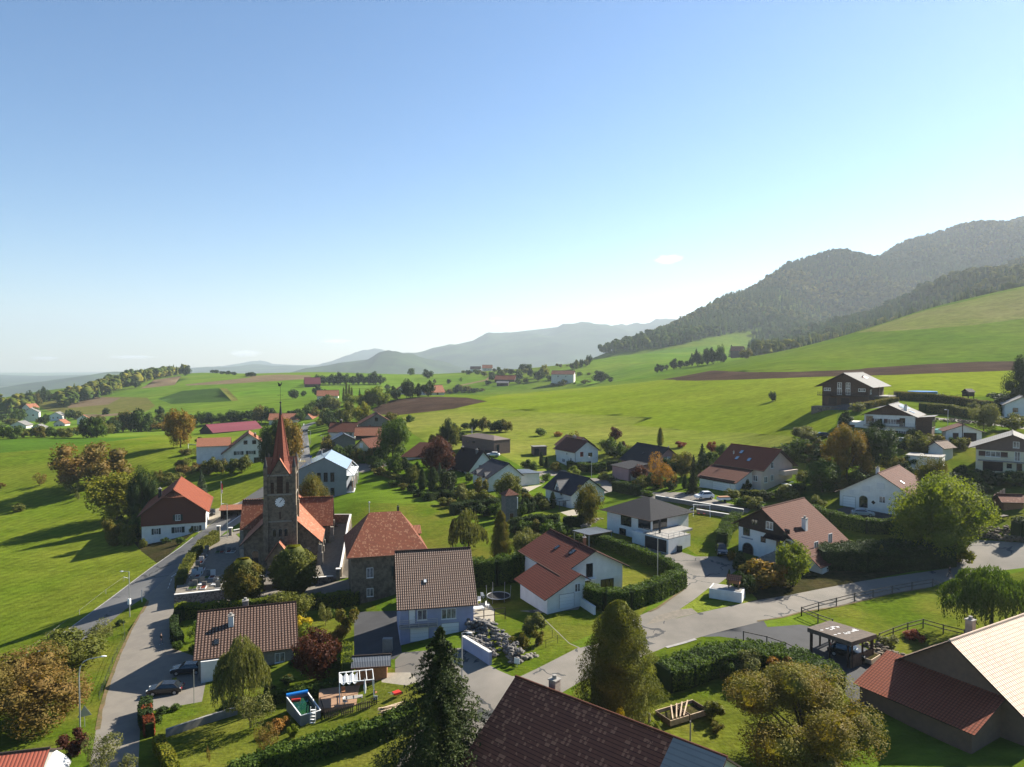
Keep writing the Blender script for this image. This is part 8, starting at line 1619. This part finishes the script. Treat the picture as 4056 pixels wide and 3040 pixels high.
# shed in the bottom left corner
q = atz(60,3010,5.2); h = House('shed', 'shed with bright orange sheet roof and white plastic cover, bottom left corner', q.x+1.2, q.y-4.2, 14, 6.5, 5.6, 2.0, 5.2, 6.7, 'concrete', 'sheet_orange', ridge='x', cat='shed', ov=.3, og=.25)
b = MB(); n = 9; g = np.random.default_rng(3); vs = [(4.6-5*(i/n)-2.8+g.uniform(-.08,.08), -(3.1+j*.28-3.25), 3.6-1.0*(i/n)-1.4*(j/6)**2-.5*(i/n)*(j/6)+g.uniform(-.12,.12)) for i in range(n+1) for j in range(7)]
b.add(vs, [(i*7+j,i*7+j+1,(i+1)*7+j+1,(i+1)*7+j) for i in range(n) for j in range(6)]); sh = b.build('plastic_sheet', mat('plastic_film',(.6,.6,.6),.3,spec=.6), h.o, True); sh.modifiers.new('s','SOLIDIFY').thickness = .02
# road paint
def paint(name, quads_, m, label=None):
    b = MB()
    for q_ in quads_:
        P4 = [gnd(*p) for p in q_]; b.add([p+Vector((0,0,.03)) for p in P4], [(0,1,2,3)])
    return b.build(name, M_(m), kind='structure')
mat('road_white', (.6,.6,.58), .8); mat('road_yellow', (.62,.48,.12), .8)
Z_ = lambda z, x, y: zp(z, x, y)
qs = []
for k in range(9):
    x0, y0 = 1750-k*17, 1165+k*12; qs.append([Z_('F',x0,y0),Z_('F',x0+10,y0-2),Z_('F',x0+2,y0+8),Z_('F',x0-8,y0+10)])
for k in range(4): x0, y0 = 1607-k*14, 1290+k*36; qs.append([Z_('F',x0,y0),Z_('F',x0+5,y0),Z_('F',x0-3,y0+24),Z_('F',x0-8,y0+24)])
qs += [[Z_('F',1660,1286),Z_('F',1695,1284),Z_('F',1695,1288),Z_('F',1662,1290)],[Z_('F',1660,1286),Z_('F',1664,1286),Z_('F',1672,1318),Z_('F',1668,1318)]]
paint('road_marking', qs, 'road_white')
qs = []
for k in range(6): x0 = 1112+k*22; qs.append([Z_('G',x0,528),Z_('G',x0+10,528),Z_('G',x0+10,542),Z_('G',x0,542)])
paint('crosswalk', qs, 'road_yellow')
paint('road_marking', [[Z_('B',668,800-k*28),Z_('B',673,800-k*28),Z_('B',671+(k>1)*4,780-k*28),Z_('B',666+(k>1)*4,780-k*28)] for k in range(3)]+[[Z_('B',640,1060-k*60),Z_('B',645,1060-k*60),Z_('B',646,1035-k*60),Z_('B',641,1035-k*60)] for k in range(4)], 'road_white')
def strip(name, pts, off, wd, m, up):
    P3 = []
    for a, b in zip(pts, pts[1:]):
        n = max(1, int(math.hypot(b[0]-a[0], b[1]-a[1])/25)); P3 += [gnd(a[0]+(b[0]-a[0])*i/n, a[1]+(b[1]-a[1])*i/n) for i in range(n)]
    b = MB(); V = []
    for i, p in enumerate(P3):
        t = P3[min(i+1,len(P3)-1)]-P3[max(i-1,0)]; t.z = 0; t.normalize(); s_ = Vector((t.y,-t.x,0)); V += [(p+s_*off).to_tuple(), (p+s_*(off+wd)).to_tuple()]
    V = [(x, y, z+up) for x, y, z in V]; b.add(V, [(2*i,2*i+1,2*i+3,2*i+2) for i in range(len(P3)-1)]); b.add([(x, y, z-.25) for x, y, z in V], []); return b.build(name, M_(m), kind='structure')
strip('kerb', [(120,2608),(250,2510),(443,2368),(591,2256),(717,2168),(790,2111)], -.15, .25, 'concrete', .05)
strip('kerb', [(820,2150),(909,2073),(972,2030),(1050,1966)], -.15, .25, 'white_cap', .06)
strip('verge', [(2638,2565),(2706,2547),(2779,2524)], -.2, .5, 'concrete', .03)
strip('verge', [(584,2380),(513,2501),(464,2603),(419,2724),(393,2813),(373,2920)], -.5, .55, 'verge_soil' if mat('verge_soil', (.20,.13,.06), 1, (.11,.10,.03), 1.5) else '', .03)
strip('verge', [(2703,2337),(2598,2411),(2540,2436)], -.3, .4, 'verge_soil', .03)
strip('verge', [(3000,2462),(3104,2446),(3172,2426),(3313,2405),(3535,2353),(3694,2327)], -.2, .35, 'verge_soil', .03)
for x, y in ((1000,270),): 
    q = gnd(*Z_('L',x,y)); MB().tube([(q.x,q.y,q.z),(q.x,q.y,q.z+.02)], .45, 14).build('manhole_cover', M_('dark_metal'), None, label='dark manhole cover on the main road', cat='manhole cover')
# far town and clouds
b = MB(); r = random.Random(9)
for i in range(130):
    px = r.gauss(220,70); d = r.uniform(4300,5600); x = (px-CX)/FPX*d; z0 = gz(x,d); w_ = r.uniform(9,18); b.box(x-w_,x+w_,d-8,d+8,z0-3,z0+r.uniform(6,12),0); b.box(x-w_*1.05,x+w_*1.05,d-9,d+9,z0+12.01,z0+14,1)
b.build('distant_town', [M_('white_wall'), M_('tile_orange')], None, label='hazy distant town on the plain at far left', cat='town', kind='stuff')
cm = bpy.data.materials.new('cloud_vapour'); cm.use_nodes = True; t = cm.node_tree; t.nodes.remove(t.nodes['Principled BSDF'])
v = N(t,'ShaderNodeVolumePrincipled'); v.inputs['Color'].default_value = (1,1,1,1); v.inputs['Anisotropy'].default_value = .3; tc = N(t,'ShaderNodeTexCoord'); n_ = N(t,'ShaderNodeTexNoise', i_Scale=2.2, i_Detail=5); t.links.new(tc.outputs['Object'], n_.inputs['Vector'])
ln = N(t,'ShaderNodeVectorMath', operation='LENGTH'); t.links.new(tc.outputs['Object'], ln.inputs[0]); su = N(t,'ShaderNodeMath', operation='SUBTRACT'); su.inputs[0].default_value = 1.0; t.links.new(ln.outputs['Value'], su.inputs[1])
ad = N(t,'ShaderNodeMath', operation='ADD'); t.links.new(su.outputs[0], ad.inputs[0]); t.links.new(n_.outputs[0], ad.inputs[1]); mr = N(t,'ShaderNodeMapRange', i_1=.75, i_2=1.2, i_3=0, i_4=.0016); t.links.new(ad.outputs[0], mr.inputs[0]); t.links.new(mr.outputs[0], v.inputs['Density']); t.links.new(v.outputs[0], t.nodes['Material Output'].inputs['Volume'])
for px, py, w_, h_, lb in ((2645,1028,75,22,'small white cloud high above the right hills'),(1962,1270,34,20,'small white cloud above the far mountain'),(970,1400,90,22,'pale low cloud on the horizon left of the spire'),(1330,1352,90,14,'faint low cloud above the far hills'),(170,1420,70,14,'faint low cloud at far left horizon'),(2205,1282,30,12,'tiny cloud touching the far ridge'),(520,1415,140,12,'flat pale cloud bank at left horizon')):
    D_ = 19000; p = at(px, py, D_); b = MB().ball((0,0,0), 1.0, 16, 10); o = b.build('cloud', cm, None, label=lb, cat='cloud'); o.location = p; o.scale = (w_/FPX*D_, 700, h_/FPX*D_)
# ---------------------------------------------------------------- the air
m = bpy.data.materials.new('haze_air'); m.use_nodes = True; t = m.node_tree; t.nodes.remove(t.nodes['Principled BSDF'])
v = N(t, 'ShaderNodeVolumePrincipled'); v.inputs['Color'].default_value = (.55, .62, .72, 1); v.inputs['Density'].default_value = .000095; v.inputs['Anisotropy'].default_value = .3
t.links.new(v.outputs[0], t.nodes['Material Output'].inputs['Volume'])
hb = MB().box(-16500, 16500, -60, 15500, -420, 900).build('haze', m, kind='stuff')
